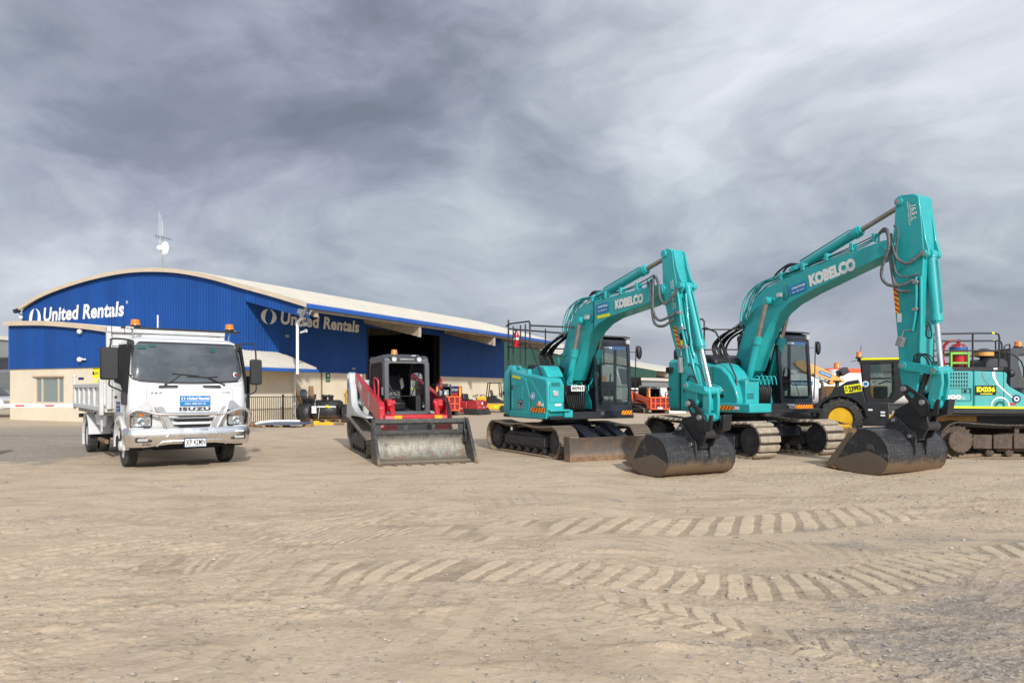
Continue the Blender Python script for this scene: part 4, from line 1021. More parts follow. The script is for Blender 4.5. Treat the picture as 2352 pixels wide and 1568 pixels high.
for z0, z1, hw_ in ((.950, .982, .50), (.842, .890, .44)): mb = MB(); mb.prism([(-hw_+.03, z1), (hw_+.05, z1), (hw_-.02, z0), (-hw_+.10, z0)], 1.02, 1.095, 'x'); mb.build('grille_bar', 'white', cabo, bevel=.008)
mb = MB(); mb.box(.96, 1.10, -.15, .19, .66, .82); mb.build('radar_box', 's_black', cabo, bevel=.01)
mb = MB(); mb.box(.7, 1.0, -.98, .98, .40, .66); mb.box(.2, .8, -.6, .6, .36, .6); mb.build('underbody', 'dark', TK)
def face_txt(name, s, mat, y, z, w_, h_, **k): return txt(name, s, mat, cabo, (cab_x(y, z)+k.pop('off', .012), y, z), Y_, Z_, w_, h_, **k)
face_txt('badge', 'ISUZU', 'satin', .07, 1.135, .56, .070, bold=.05, sp=1.15)
M['chrome_badge'] = paint('satin_badge', (.22, .22, .23), .3, .9)
face_txt('badge', 'FRR', 'chrome_badge', -.60, 1.44, .19, .035, bold=.03, shear=.2, sp=1.5); face_txt('badge', '110-240', 'chrome_badge', .64, 1.45, .17, .028, bold=.01)
p_ = MB(); x_ = 1.075; p_.box(x_-.03, x_+.012, -.20, .345, 1.195, 1.385); sg = p_.build('hire_sign', 's_lblue', cabo)
logo(sg, 's_white', (x_+.014, -.145, 1.335), Y_, Z_, .07, .055); txt('lettering', 'United Rentals', 's_white', sg, (x_+.014, .125, 1.337), Y_, Z_, .41, .055, shear=.2, bold=.04)
txt('lettering', 'CALL 1800 769 121', 's_white', sg, (x_+.014, .07, 1.238), Y_, Z_, .38, .033, bold=.02); MB().box(x_+.012, x_+.015, -.195, .34, 1.283, 1.289).build('rule_line', 's_white', sg)
# headlights
for s in (-1, 1):
    y0, y1 = (-1.03, -.67) if s < 0 else (.67, 1.03)
    h_ = face_patch('headlight', 'plastic', cabo, y0, y1, .79, 1.13, .04, .010, ny=10, nz=8)
    face_patch('lens', 'lamp_house', h_, y0+.02, y1-.02, .81, 1.0, .04, .028, ny=10, nz=8)
    yc = (y0+y1)/2; x_ = cab_x(yc, .9)
    mb = MB(); mb.lathe((x_+.02, yc, .905), (1, .0, 0), [(0, .075), (.03, .075), (.035, .06), (.012, .03), (.012, .0)], 20); mb.build('reflector', 'chrome', h_)
    mb = MB(); mb.ball((x_+.045, yc, .905), .034, 12); mb.build('bulb', 'glass_dark', h_)
    face_patch('indicator', 'lamp_house', h_, y0+.02, y1-.03, 1.01, 1.115, .03, .028, ny=10, nz=6)
    mb = MB(); mb.ball((cab_x(yc-s*-.02, 1.04)+.032, yc, 1.04), .034, 10, (.5, 1, 1)); mb.build('amber_bulb', 'amber', h_)
    mb = MB(); pts = [(.66, 1.12), (.72, 1.30), (.80, 1.29), (.93, 1.16), (1.0, 1.10), (.9, 1.105)]
    rows = [[(cab_x(s*y, z)+.02, s*y, z) for y, z in pts], [(cab_x(s*y, z)-.03, s*y, z) for y, z in pts]]
    mb.loft(rows); mb.build('lamp_cowl', 'alu', cabo)
# bumper and bull bar
mb = MB(); rg = []
prof = [(.44, -.02), (.47, 0), (.54, .01), (.60, .03), (.68, .035), (.76, .02), (.785, 0), (.785, -.08), (.44, -.08)]
for y, x in [(-1.10, .72), (-1.10, .95), (-1.07, 1.06), (-1.0, 1.12), (-.8, 1.165), (-.4, 1.20), (0, 1.21), (.4, 1.20), (.8, 1.165), (1.0, 1.12), (1.07, 1.06), (1.10, .95), (1.10, .72)]:
    k = 0 if abs(y) > .55 else .045
    nx, ny_ = (1, 0) if abs(y) < 1.0 else ((.7, math.copysign(.7, y)) if abs(y) < 1.08 else (0, math.copysign(1, y)))
    rg.append([(x+nx*d_, y+ny_*d_, z+(k if z < .5 else 0)) for z, d_ in prof])
mb.loft(rg); bp = mb.build('bumper', 'alu', TK, ang=40)
mb = MB(); mb.tube([(1.15, -.62, .455), (1.205, -.52, .535), (1.23, 0, .545), (1.205, .52, .535), (1.15, .62, .455)], .018, 8); mb.build('bumper_rib', 'alu', bp)
for s in (-1, 1):
    mb = MB(); mb.prism(rr(s*.84-.14, s*.84+.14, .535, .625, .02), 1.10, 1.195, 'x'); mb.build('fog_lamp_housing', 'black', bp)
    mb = MB(); mb.prism(rr(s*.86-.09, s*.86+.09, .555, .605, .02), 1.15, 1.203, 'x'); mb.build('fog_lamp', 'lamp', bp)
    mb = MB(); mb.prism(rr(s*.86-.08, s*.86+.08, .68, .715, .008), 1.12, 1.205, 'x'); mb.build('side_marker', 's_white', bp)
    mb = MB(); mb.tube([(1.18, s*.42, .66), (1.25, s*.44, .64), (1.255, s*.47, .62)], .012, 8); mb.ball((1.25, s*.42, .665), .022); mb.build('tow_hook', 'chrome', bp)
    pts = [(.95, s*1.04, .78), (1.06, s*1.07, .80), (1.10, s*1.08, .95), (1.12, s*1.07, 1.06), (1.14, s*.98, 1.125), (1.16, s*.85, 1.12), (1.19, s*.66, 1.06), (1.20, s*.58, 1.045)]
    mb = MB(); mb.tube(pts, .030, 12, sm=5); mb.build('headlight_loop', 'alu', bp)
    mb = MB(); mb.prism([(s*.67, 1.19), (s*.52, 1.19), (s*.30, .78), (s*.47, .78)], 1.135, 1.18, 'x'); mb.prism([(s*.67, 1.20), (s*.635, 1.20), (s*.44, .78), (s*.475, .78)], 1.12, 1.225, 'x'); mb.build('upright', 'alu', bp, bevel=.012)
mb = MB(); mb.tube([(1.20, -.58, 1.045), (1.215, -.3, 1.035), (1.22, 0, 1.035), (1.215, .3, 1.035), (1.20, .58, 1.045)], .028, 12); mb.build('cross_tube', 'alu', bp)
mb = MB(); mb.box(1.10, 1.23, -.17, .27, .665, .76); mb.build('bumper_opening', 'chrome', bp, bevel=.01)
mb = MB(); mb.box(1.19, 1.262, -.155, .225, .425, .575); pt_ = mb.build('number_plate', 's_white', bp, bevel=.008)
MB().box(1.19, 1.258, -.165, .235, .415, .585).build('plate_frame', 's_navy', pt_, bevel=.006)
txt('lettering', 'XP 42MN', 's_black', pt_, (1.264, .035, .512), Y_, Z_, .345, .108, bold=.012, sp=1.1); txt('lettering', 'SOUTH AUSTRALIA', 's_lblue', pt_, (1.264, .035, .442), Y_, Z_, .26, .018)
txt('badge', 'ISUZU', 's_black', bp, (1.197, -.80, .49), Y_, Z_, .15, .022, bold=.05)
# wipers
for (a, b_, c_) in (((-.44, 1.60), (-.16, 1.80), (.16, 1.77)), ((.62, 1.60), (.32, 1.745), (-.06, 1.755))):
    mb = MB(); P_ = lambda q, o_: (cab_x(q[0], q[1])+o_, q[0], q[1])
    mb.tube([P_(a, .01), P_((a[0]*.6+b_[0]*.4, a[1]*.6+b_[1]*.4), .045), P_(b_, .04)], .011, 6); mb.tube([P_((b_[0]-(c_[0]-b_[0])*.5, b_[1]+.012), .032), P_(b_, .035), P_(c_, .03)], .009, 6); mb.cyl(P_(a, -.01), P_(a, .03), .022, n=10)
    mb.build('wiper', 'plastic', cabo)
# doors: window, seams, handles
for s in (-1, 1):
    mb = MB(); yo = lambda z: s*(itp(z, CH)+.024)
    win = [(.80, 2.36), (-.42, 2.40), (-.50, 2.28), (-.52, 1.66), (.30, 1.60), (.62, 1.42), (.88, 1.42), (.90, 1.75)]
    mb.loft([[(x, yo(z), z) for x, z in win], [(x, yo(z)-s*.04, z) for x, z in win]]); w_ = mb.build('side_window', 'dark', cabo)  # matt black panel paints the unlit cab behind the open window
    mb = MB(); 
    for q in (((-.56, 2.44), (-.56, .86)), ((-.56, .86), (-.48, .84)), ((.86, 1.40), (.70, .84))):
        mb.tube([(x, yo(z)-s*.002, z) for x, z in q], .006, 5)
    mb.build('door_seam', 's_grey', cabo)
    mb = MB(); mb.box(-.46, -.26, s*1.05, s*1.09, 1.33, 1.38); mb.build('door_handle', 'plastic', cabo, bevel=.012)
mb = MB(); quad(mb, (-.10, -1.064, 1.17), X_, Z_, .5, .20); sd = mb.build('door_sign', 's_lblue', cabo)
txt('lettering', 'United Rentals', 's_white', sd, (-.10, -1.075, 1.21), X_, Z_, .44, .05, shear=.2, bold=.03); txt('lettering', 'CALL 1800 769 121', 's_white', sd, (-.10, -1.075, 1.13), X_, Z_, .40, .035, bold=.01)
txt('badge', '110-240', 'chrome_badge', cabo, (.78, -1.07, .97), X_, Z_, .2, .05, bold=.02)
mb = MB(); mb.box(.62, .76, -1.12, -.98, .66, .74); mb.build('side_indicator', 'amber', cabo, bevel=.01)
mb = MB(); mb.box(.40, .72, -1.08, -.85, .50, .56); mb.box(-.66, -.46, -1.06, -.8, .36, .9); mb.build('step', 'black', TK, bevel=.02)
# mirrors
for s, zc_, hh, ww in ((-1, 1.98, .30, .155), (1, 1.86, .26, .12)):
    x_ = .92; y_ = s*(1.36 if s < 0 else 1.27)
    mb = MB(); mb.prism(rr(y_-ww, y_+ww, zc_-hh, zc_+hh, .045, 5), x_, x_+.055, 'x', rr(y_-ww*.86, y_+ww*.86, zc_-hh*.93, zc_+hh*.93, .045, 5)); mb.prism(rr(y_-ww, y_+ww, zc_-hh, zc_+hh, .045, 5), x_, x_-.05, 'x', rr(y_-ww*.96, y_+ww*.96, zc_-hh*.97, zc_+hh*.97, .045, 5)); m_ = mb.build('side_mirror', 'plastic', TK, bevel=.012)
    MB().prism(rr(y_-ww*.86, y_+ww*.86, zc_-hh*.88, zc_+hh*.88, .03, 4), x_-.058, x_-.053, 'x').build('mirror_glass', 'mirror', m_)
    mb = MB(); mb.tube([(.66, s*.93, 2.42), (.78, s*1.10, 2.44), (.90, y_-s*.04, 2.43), (.94, y_-s*.02, 2.36), (.93, y_, zc_+hh*.9)], .016, 8, sm=4)
    mb.box(.60, .74, s*.98-.05, s*.98+.05, 2.30, 2.42)
    mb.build('mirror_arm', 'plastic', m_); mb = MB()
    mb.tube([(.93, y_+s*.0, zc_-hh), (.93, y_, zc_-hh-.10), (.90, s*1.22, zc_-hh-.17), (.86, s*1.10, zc_-hh-.24 if s < 0 else zc_-hh-.2)], .015, 8, sm=4)
    if s < 0: mb.prism(rr(-1.16, -1.06, 1.22, 1.46, .03), .80, .88, 'x')
    mb.build('mirror_arm', 'plastic', m_)
mb = MB(); mb.tube([(.6, -1.28, 2.5), (.62, -1.28, 3.05)], .006, 5); mb.tube([(.2, -1.0, 2.56), (.15, -1.02, 2.95)], .006, 5); mb.build('whip_aerial', 'black', TK)
# light bar
mb = MB(); mb.box(.38, .52, -1.10, 1.08, 2.665, 2.70); lb = mb.build('light_bar', 'black', TK, bevel=.008)
for y in (-.92, .90): mb = MB(); mb.tube([(.45, y-.0, 2.665), (.40, y*.98, 2.60), (.42, y*.96, 2.50)], .013, 6); mb.box(.34, .5, y-.10, y+.10, 2.70, 2.715); mb.build('bracket', 'steel', lb)
for y in (-.86, .88): beacon(lb, (.45, y, 2.735), .085, .11)
mb = MB(); mb.box(.51, .525, -1.04, -.90, 2.672, 2.690); mb.build('maker_plate', 's_white', lb)
# roof ridge
mb = MB(); rg = []
for x, z, h_ in ((.50, 2.50, .80), (.42, 2.575, .78), (-.1, 2.61, .80), (-.55, 2.60, .80)):
    rg.append([(x, -h_, 2.48), (x, -h_+.04, z-.01), (x, -h_*.5, z), (x, h_*.5, z), (x, h_-.04, z-.01), (x, h_, 2.48)])
mb.loft(rg); mb.build('roof_deflector', 'white', cabo, ang=50)
# wheels
for s in (-1, 1):
    wheel(TK, (0, s*.90, .41), .41, .235, .60, side=-s if False else s, n=48, hub=.16)
for s in (-1, 1):
    for k in (1.04, .79):
        wheel(TK, (-4.25, s*k, .41), .41, .215, .60, side=s, n=40, hub=-.04)
mb = MB(); mb.cyl((0, -.8, .40), (0, .8, .40), .06); mb.cyl((-4.25, -.9, .41), (-4.25, .9, .41), .08); mb.ball((-4.25, 0, .43), .2); mb.build('axle', 'satin', TK)
mb = MB()
for s in (-1, 1): mb.box(-6.0, .6, s*.42-.04, s*.42+.04, .62, .84)
mb.build('chassis', 'satin', TK)
mb = MB(); mb.cyl((-1.9, -.62, .58), (-3.0, -.62, .58), .2, n=24); mb.build('fuel_tank', 'satin', TK); mb = MB(); mb.cyl((-2.2, -.98, .36), (-3.3, -.98, .36), .05, n=14); mb.build('exhaust_pipe', 'rustedge', TK)
mb = MB(); mb.box(-.75, -.69, -1.0, -.55, .25, .85); mb.box(-.75, -.69, .55, 1.0, .25, .85); mb.build('front_mudflap', 'rubber', TK)
# tipping body
mb = MB(); mb.box(-6.05, -1.02, -1.18, 1.18, 1.04, 1.12); mb.box(-6.0, -1.1, -.5, -.4, .88, 1.04); mb.box(-6.0, -1.1, .4, .5, .88, 1.04)
for k in range(9): mb.box(-1.4-k*.55, -1.34-k*.55, -1.15, 1.15, .96, 1.04)
tb_ = mb.build('tray', 'white_old', TK, bevel=.006)
mb = MB(); mb.box(-1.08, -.98, -1.12, 1.12, 1.1, 2.72); mb.box(-1.05, -.93, -1.16, -1.06, 1.1, 2.80); mb.box(-1.05, -.93, 1.06, 1.16, 1.1, 2.80); mb.box(-1.06, -.90, -1.16, 1.16, 2.68, 2.80)
for k in range(4): mb.box(-.98, -.95, -1.06, 1.06, 1.5+k*.3, 1.56+k*.3)
mb.build('headboard', 'white_old', TK, bevel=.012)
for s in (-1, 1):
    mb = MB(); y0, y1 = (s*1.20, s*1.235)
    mb.box(-5.98, -1.22, min(s*1.17, y0), max(s*1.17, y0), 1.08, 1.62)
    a, b_ = min(s*1.19, s*1.25), max(s*1.19, s*1.25)
    mb.box(-5.98, -1.22, a, b_, 1.55, 1.64); mb.box(-5.98, -1.22, a, b_, 1.06, 1.16)
    for k in range(6): x_ = -5.9+k*.90; mb.box(x_, x_+.09, a+.005, b_-.005, 1.15, 1.56)
    sg_ = mb.build('side_gate', 'white_old', tb_, bevel=.012)
    mb = MB(); mb.box(-1.24, -1.06, a-.02*(s < 0), b_+.02*(s > 0), .98, 1.72); mb.build('corner_post', 'white_old', tb_, bevel=.012)
    mb = MB(); mb.box(-6.1, -5.98, a, b_, 1.0, 1.82); mb.ball((-6.04, (a+b_)/2, 1.85), .05); mb.build('corner_post', 'white_old', tb_, bevel=.012)
    mb = MB(); mb.prism(rr(-1.36, -1.28, .62, 1.0, .035), s*1.2-.012, s*1.2+.012); frame(mb, rr(-1.40, -1.24, .62, 1.0, .05), rr(-1.36, -1.28, .66, .96, .03), s*1.19-.012, s*1.19+.012, 'y'); mb.build('tie_rail', 'white_old', TK) if False else None
    mb = MB(); frame(mb, rr(-1.38, -1.26, .60, 1.0, .05), rr(-1.35, -1.29, .63, .97, .028), s*1.2-.012, s*1.2+.012, 'y'); mb.build('latch_loop', 'white_old', TK)
    mb = MB(); rg = []
    for k in range(13):
        an_ = R(180*k/12-6*0); c_, s_ = math.cos(an_), math.sin(an_)
        rg.append([(-4.25+.60*c_, s*.66, .46+.50*s_), (-4.25+.60*c_, s*1.17, .46+.50*s_), (-4.25+.57*c_, s*1.17, .46+.47*s_), (-4.25+.57*c_, s*.66, .46+.47*s_)])
    mb.loft(rg); mb.box(-4.87, -4.84, min(s*.7, s*1.17), max(s*.7, s*1.17), .16, .5); mb.build('mudguard', 'white', TK, ang=60)
    mb = MB(); mb.box(-3.62, -1.5, s*1.0-.01, s*1.0+.01, .62, 1.02) if False else mb.prism([(-3.4, 1.02), (-2.9, .72), (-1.6, .72), (-1.45, 1.02)], s*1.08-.01, s*1.08+.01); mb.build('side_skirt', 'white_old', TK)
mb = MB(); mb.box(-6.1, -6.04, -1.17, 1.17, 1.08, 1.66); mb.build('tailgate', 'white_old', tb_, bevel=.01)
mb = MB(); mb.box(-5.6, -5.5, -1.17, -.85, .80, .90); mb.box(-2.6, -2.5, -1.19, -1.15, .96, 1.0); mb.build('tail_lamp_box', 'black', TK)
# ------------------------------------------------------------------ excavators
def bosses(mb, pts, hw_, r_=.07, ex=.03):
    for a, z in pts: mb.cyl((a, -hw_-ex, z), (a, hw_+ex, z), r_, n=20)
def ram(parent, name, p, q, yc, r_, rr2_, split, mat='teal', rodmat='rod', eye=.07, thick=None):
    """hydraulic cylinder: barrel from p to the split point, rod on to q"""
    p, q = Vector((p[0], yc, p[1])), Vector((q[0], yc, q[1])); d = (q-p).normalized(); s = p.lerp(q, split)
    mb = MB(); mb.cyl(p+d*.03, s, r_, n=22); mb.cyl(s-d*.13, s+d*.0, r_*1.22, n=22); mb.cyl(s, s+d*.05, r_*.95, n=22); mb.cyl(p+d*.02, p+d*.07, r_*1.12, n=20)
    e = Vector((0, eye, 0)); mb.cyl(p-e, p+e, r_*1.0, n=18)
    side = d.cross(Vector((0, 1, 0))).normalized()*r_*1.15
    if side.z < 0: side = -side
    mb.tube([p+d*.12+side*.8, p+d*.16+side*1.25, s-d*.2+side*1.25, s-d*.12+side*.9], .014, 6)
    for i in range(10):
        a = 2*math.pi*i/10; u = d.orthogonal().normalized(); w_ = d.cross(u)
        mb.cyl(s-d*.005+(u*math.cos(a)+w_*math.sin(a))*r_*1.02, s+d*.018+(u*math.cos(a)+w_*math.sin(a))*r_*1.02, .011, n=6)
    b_ = mb.build(name, mat, parent, ang=35)
    m2 = MB(); m2.cyl(s, q, rr2_, n=18); m2.build('rod', rodmat, b_, ang=60)
    m3 = MB(); m3.cyl(q-e*.9, q+e*.9, rr2_*1.5, n=18); m3.build('rod_eye', mat, b_)
    return b_
def lines(parent, name, mat, paths, r_, sm=4):
    mb = MB()
    for p in paths: mb.tube(p, r_, 7, sm=sm)
    return mb.build(name, mat, parent, ang=60)
def cab_box(g, a0, a1, y0, y1, z0, z1, slope=.10, mat='cab_dark', frontguard=True):
    """excavator cab: roof, floor pod, posts, glazing, seat, levers"""
    zb = z0+.16
    c = MB(); c.box(a0, a1, y0, y1, z0, zb+.02); c.prism([(a1, z0), (a1+.03, z0+.03), (a1+.03, zb), (a1, zb+.02)], y0, y1); co_ = c.build('cab', mat, g, bevel=.03)
    r = MB(); r.prism([(a0-.02, z1-.16), (a1-slope+.02, z1-.17), (a1-slope-.02, z1-.03), (a1-slope-.18, z1), (a0+.1, z1+.015), (a0-.02, z1-.03)], y0-.01, y1+.01); r.build('roof', mat, co_, bevel=.03)
    r = MB(); r.prism([(a0+.05, z1+.01), (a1-slope-.05, z1-.0), (a1-slope+.06, z1-.02), (a1-slope+.07, z1+.005), (a1-slope-.1, z1+.045), (a0+.05, z1+.06)], y0+.02, y1-.02); r.build('roof_visor', 'black', co_, bevel=.01)
    fx = lambda z: a1-slope*(z-zb)/(z1-zb)
    pw = .055
    def post(x0, x1, ya, yb, xt0=None, xt1=None, nm='cab_post'):
        mb = MB(); xt0 = x0 if xt0 is None else xt0; xt1 = x1 if xt1 is None else xt1
        mb.add([Vector(v) for v in ((x0, ya, zb), (x1, ya, zb), (x1, yb, zb), (x0, yb, zb), (xt0, ya, z1-.14), (xt1, ya, z1-.14), (xt1, yb, z1-.14), (xt0, yb, z1-.14))], [(0, 1, 2, 3), (4, 5, 6, 7), (0, 1, 5, 4), (1, 2, 6, 5), (2, 3, 7, 6), (3, 0, 4, 7)])
        return mb.build(nm, mat, co_, bevel=.012)
    for ya, yb in ((y0, y0+pw), (y1-pw, y1)):
        post(fx(zb)-.09, fx(zb), ya, yb, fx(z1)-.07, fx(z1)+.0)
        post(a0, a0+.09, ya, yb); post(a0+.5*(a1-a0)-.03, a0+.5*(a1-a0)+.04, ya, yb)
    # front frame with rounded opening
    mb = MB(); zi0, zi1 = zb+.0, z1-.15
    o_ = rr(y0+.0, y1-.0, zi0, zi1, .04, 4); i_ = rr(y0+.085, y1-.075, zi0+.10, zi1-.06, .11, 4)
    n = len(o_); P = lambda q, off: (fx(q[1])+off, q[0], q[1])
    vs = [P(q, 0) for q in o_]+[P(q, 0) for q in i_]+[P(q, -.035) for q in o_]+[P(q, -.035) for q in i_]
    fs = []
    for i in range(n):
        j = (i+1) % n; fs += [(i, j, n+j, n+i), (2*n+i, 3*n+i, 3*n+j, 2*n+j), (i, 2*n+i, 2*n+j, j), (n+i, n+j, 3*n+j, 3*n+i)]
    mb.add(vs, fs); mb.build('front_frame', mat, co_, bevel=.006)
    mb = MB(); q = rr(y0+.07, y1-.06, zi0+.085, zi1-.045, .12, 4); mb.loft([[P(p, -.012) for p in q], [P(p, -.018) for p in q]]); w_ = mb.build('front_window', 'glass', co_)
    mb = MB(); zc = zi0+.34*(zi1-zi0); mb.box(fx(zc)-.02, fx(zc)+.012, y0+.07, y1-.06, zc, zc+.022); mb.tube([(fx(zi0+.12)+.02, (y0+y1)/2+.08, zi0+.10), (fx(zi0+.45)+.02, (y0+y1)/2-.05, zi0+.48)], .008, 5); mb.build('window_bar', mat, w_)
    mb = MB(); zz = zi1-.14; mb.box(fx(zz)-.008, fx(zz)-.004+.0, y0+.12, y1-.12, zz, zz+.075); bn = mb.build('sun_strip', 's_strip', w_)
    txt('lettering', 'SITM', 's_white', bn, (fx(zz)+.004, (y0+y1)/2-.12, zz+.037), Y_, Z_, .22, .045, bold=.03)
    # side windows and door
    for ya, s in ((y0+.02, -1), (y1-.02, 1)):
        mb = MB(); mb.loft([[(a0+.05, ya, zb+(.5 if s < 0 else .15)), (fx(zb+.2)-.05, ya, zb+(.5 if s < 0 else .15)), (fx(z1-.2)-.04, ya, z1-.16), (a0+.05, ya, z1-.16)], [(a0+.05, ya-s*.005, zb+(.5 if s < 0 else .15)), (fx(zb+.2)-.05, ya-s*.005, zb+(.5 if s < 0 else .15)), (fx(z1-.2)-.04, ya-s*.005, z1-.16), (a0+.05, ya-s*.005, z1-.16)]]); mb.build('side_window', 'glass_dark', co_)
        mb = MB(); mb.box(a0+.02, fx(zb)-.03, ya-.01, ya+.01, zb, zb+(.5 if s < 0 else .17)); mb.build('lower_panel', mat, co_)
    mb = MB(); mb.box(a0, a0+.03, y0+.03, y1-.03, zb, zb+.75); mb.build('rear_panel', mat, co_); mb = MB(); mb.box(a0+.01, a0+.016, y0+.05, y1-.05, zb+.75, z1-.16); mb.build('rear_window', 'glass', co_)
    # interior
    ym = (y0+y1)/2; mb = MB(); mb.prism([(a0+.18, zb+.42), (a0+.66, zb+.42), (a0+.68, zb+.50), (a0+.32, zb+.54), (a0+.22, zb+1.15), (a0+.12, zb+1.15), (a0+.12, zb+.45)], ym-.24, ym+.24); mb.box(a0+.2, a0+.6, ym-.2, ym+.2, zb, zb+.42); mb.box(a0+.12, a0+.2, ym-.13, ym+.13, zb+1.15, zb+1.36)
    se = mb.build('seat', 'seat', co_, bevel=.04)
    mb = MB()
    for s in (-1, 1): mb.box(a0+.3, a0+.72, ym+s*.34-.08, ym+s*.34+.08, zb+.3, zb+.66); mb.tube([(a0+.66, ym+s*.34, zb+.64), (a0+.70, ym+s*.34, zb+.86)], .018, 7)
    for s in (-.5, .5): mb.tube([(a1-.35, ym+s*.16, zb+.02), (a1-.30, ym+s*.16, zb+.62)], .012, 6)
    mb.box(a1-.42, a1-.2, ym-.2, ym+.2, zb+.02, zb+.08); mb.build('controls', 'black', co_, bevel=.01)
    # lamps, mirror
    for yy in (y0+.1, y1-.08): mb = MB(); mb.box(fx(z1)-.02, fx(z1)+.07, yy-.055, yy+.055, z1-.16, z1-.06); l_ = mb.build('work_lamp', 'lamp', co_, bevel=.012)
    mb = MB(); xm, zm_ = fx(z1)+.10, z1-.62
    mb.tube([(fx(zb+.1)+.02, y1, zb+.12), (xm-.02, y1+.09, zb+.10), (xm-.01, y1+.11, zb+.6), (xm, y1+.12, zm_+.28), (xm, y1+.13, zm_+.42), (xm, y1+.20, zm_+.42)], .013, 7)
    mb.tube([(fx(z1-.35), y1, zm_+.28), (xm, y1+.12, zm_+.28)], .011, 6); mb.build('mirror_stay', 'black', co_)
    mb = MB(); rg = [[(xm+.0+d_, y1+.22+k*c_*.065, zm_+.27+k*s_*.165) for c_, s_ in [(math.cos(2*math.pi*i/14), math.sin(2*math.pi*i/14)) for i in range(14)]] for d_, k in ((-.03, .9), (-.01, 1), (.03, .92), (.045, .6))]
    mb.loft(rg); mm = mb.build('mirror', 'black', co_); mb = MB(); mb.box(xm-.036, xm-.031, y1+.165, y1+.275, zm_+.16, zm_+.39); mb.build('mirror_glass', 'mirror', mm)
    return co_
def bucket(g, prof, y0, y1, ear_pts, wear=.3):
    """mud bucket: prof = side outline from cutting tip round the belly to the top lip (a, z)"""
    n = len(prof); ce = (sum(p[0] for p in prof)/n, sum(p[1] for p in prof)/n)
    body = MB(); rows = [[(a, y, z) for y in np.linspace(y0, y1, 9)] for a, z in prof]; inn = [[(a+(ce[0]-a)*.06, y, z+(ce[1]-z)*.06) for y in np.linspace(y0, y1, 9)] for a, z in prof]
    N = len(rows); 
    for i in range(N-1):
        for j in range(8):
            pass
    body.sheet(rows); body.sheet(inn); ring = rows[0]; body.add(rows[0]+inn[0], [(j, j+1, 9+j+1, 9+j) for j in range(8)]); body.add(rows[-1]+inn[-1], [(j, j+1, 9+j+1, 9+j) for j in range(8)])
    b_ = body.build('bucket', 'bucket', g, ang=30)
    for yy, s in ((y0, -1), (y1, 1)):
        mb = MB(); mb.prism(prof, yy-.012 if s < 0 else yy-.012, yy+.012); sp_ = mb.build('side_plate', 'bucket', b_, bevel=.004)
        # rim bead along the curved back, wear plate low on the side
        mb = MB(); mb.tube([(a, yy+s*.006, z) for a, z in prof], .012, 6); mb.build('edge_bead', 'bucket', b_)
        t = prof[0]; lo = [p for p in prof if p[1] < t[1]+.34 and p is not t]
        mid = (prof[0][0]*.45+ce[0]*.55+.1, ce[1]+.04)
        wp = [(t[0]+.12, t[1]+.10)]+[(p[0]+(ce[0]-p[0])*.04, p[1]+(ce[1]-p[1])*.04) for p in prof[1:] if p[1] < ce[1]-.03]+[(ce[0]+.26, ce[1]+.02), (ce[0]-.0, ce[1]+.10), (ce[0]-.30, ce[1]+.02)]
        mb = MB(); mb.prism(wp, yy+s*.012, yy+s*.022); mb.build('wear_plate', 'bucket_worn', sp_, bevel=.004)
    mb = MB(); t = prof[0]; d = Vector((prof[1][0]-t[0], 0, prof[1][1]-t[1])).normalized()
    top = prof[-1]; e = Vector((top[0]-t[0], 0, top[1]-t[1])).normalized()
    mb.obox(Vector((t[0], (y0+y1)/2, t[1]))+d*.05, d*.16, Vector((0, (y1-y0)/2+.02, 0)), Vector((-d.z, 0, d.x))*.016); mb.build('cutting_edge', 'rustedge', b_, bevel=.004)
    for yy in (y0-.012, y1+.012): mb = MB(); mb.add([(t[0]-.02, yy-.012, t[1]), (t[0]+.14, yy-.012, t[1]-.02), (top[0]-.10, yy-.012, top[1]-.06), (top[0]-.20, yy-.012, top[1]-.06), (t[0]-.02, yy+.012, t[1]), (t[0]+.14, yy+.012, t[1]-.02), (top[0]-.10, yy+.012, top[1]-.06), (top[0]-.20, yy+.012, top[1]-.06)], [(0, 1, 2, 3), (4, 5, 6, 7), (0, 1, 5, 4), (1, 2, 6, 5), (2, 3, 7, 6), (3, 0, 4, 7)]); mb.build('side_cutter', 'bucket_worn', b_)
    mb = MB(); mb.tube([(top[0]-.01, y0, top[1]+.0), (top[0]-.01, y1, top[1]+.0)], .035, 8); mb.build('lip_tube', 'bucket', b_)
    (p1, p2) = ear_pts
    for yy in (-.17, .17):
        mb = MB(); q = [(p1[0]-.10, p1[1]+.02), (p1[0]-.02, p1[1]+.10), (p1[0]+.08, p1[1]+.05), (p2[0]-.0, p2[1]+.11), (p2[0]+.09, p2[1]+.07), (p2[0]+.11, p2[1]-.03), (p2[0]+.10, ce[1]+.02), (p2[0]-.0, ce[1]+.08), (p1[0]-.05, top[1]-.10), (p1[0]-.22, top[1]-.04)]
        mb.prism(q, yy-.018, yy+.018); mb.cyl((p1[0], yy-.035, p1[1]), (p1[0], yy+.035, p1[1]), .062, n=18); mb.cyl((p2[0], yy-.035, p2[1]), (p2[0], yy+.035, p2[1]), .062, n=18); mb.build('ear', 'bucket', b_, bevel=.005)
    mb = MB()
    for q in (p1, p2): mb.cyl((q[0], -.23, q[1]), (q[0], .23, q[1]), .034, n=16)
    mb.build('pin', 'steel', b_)
    return b_
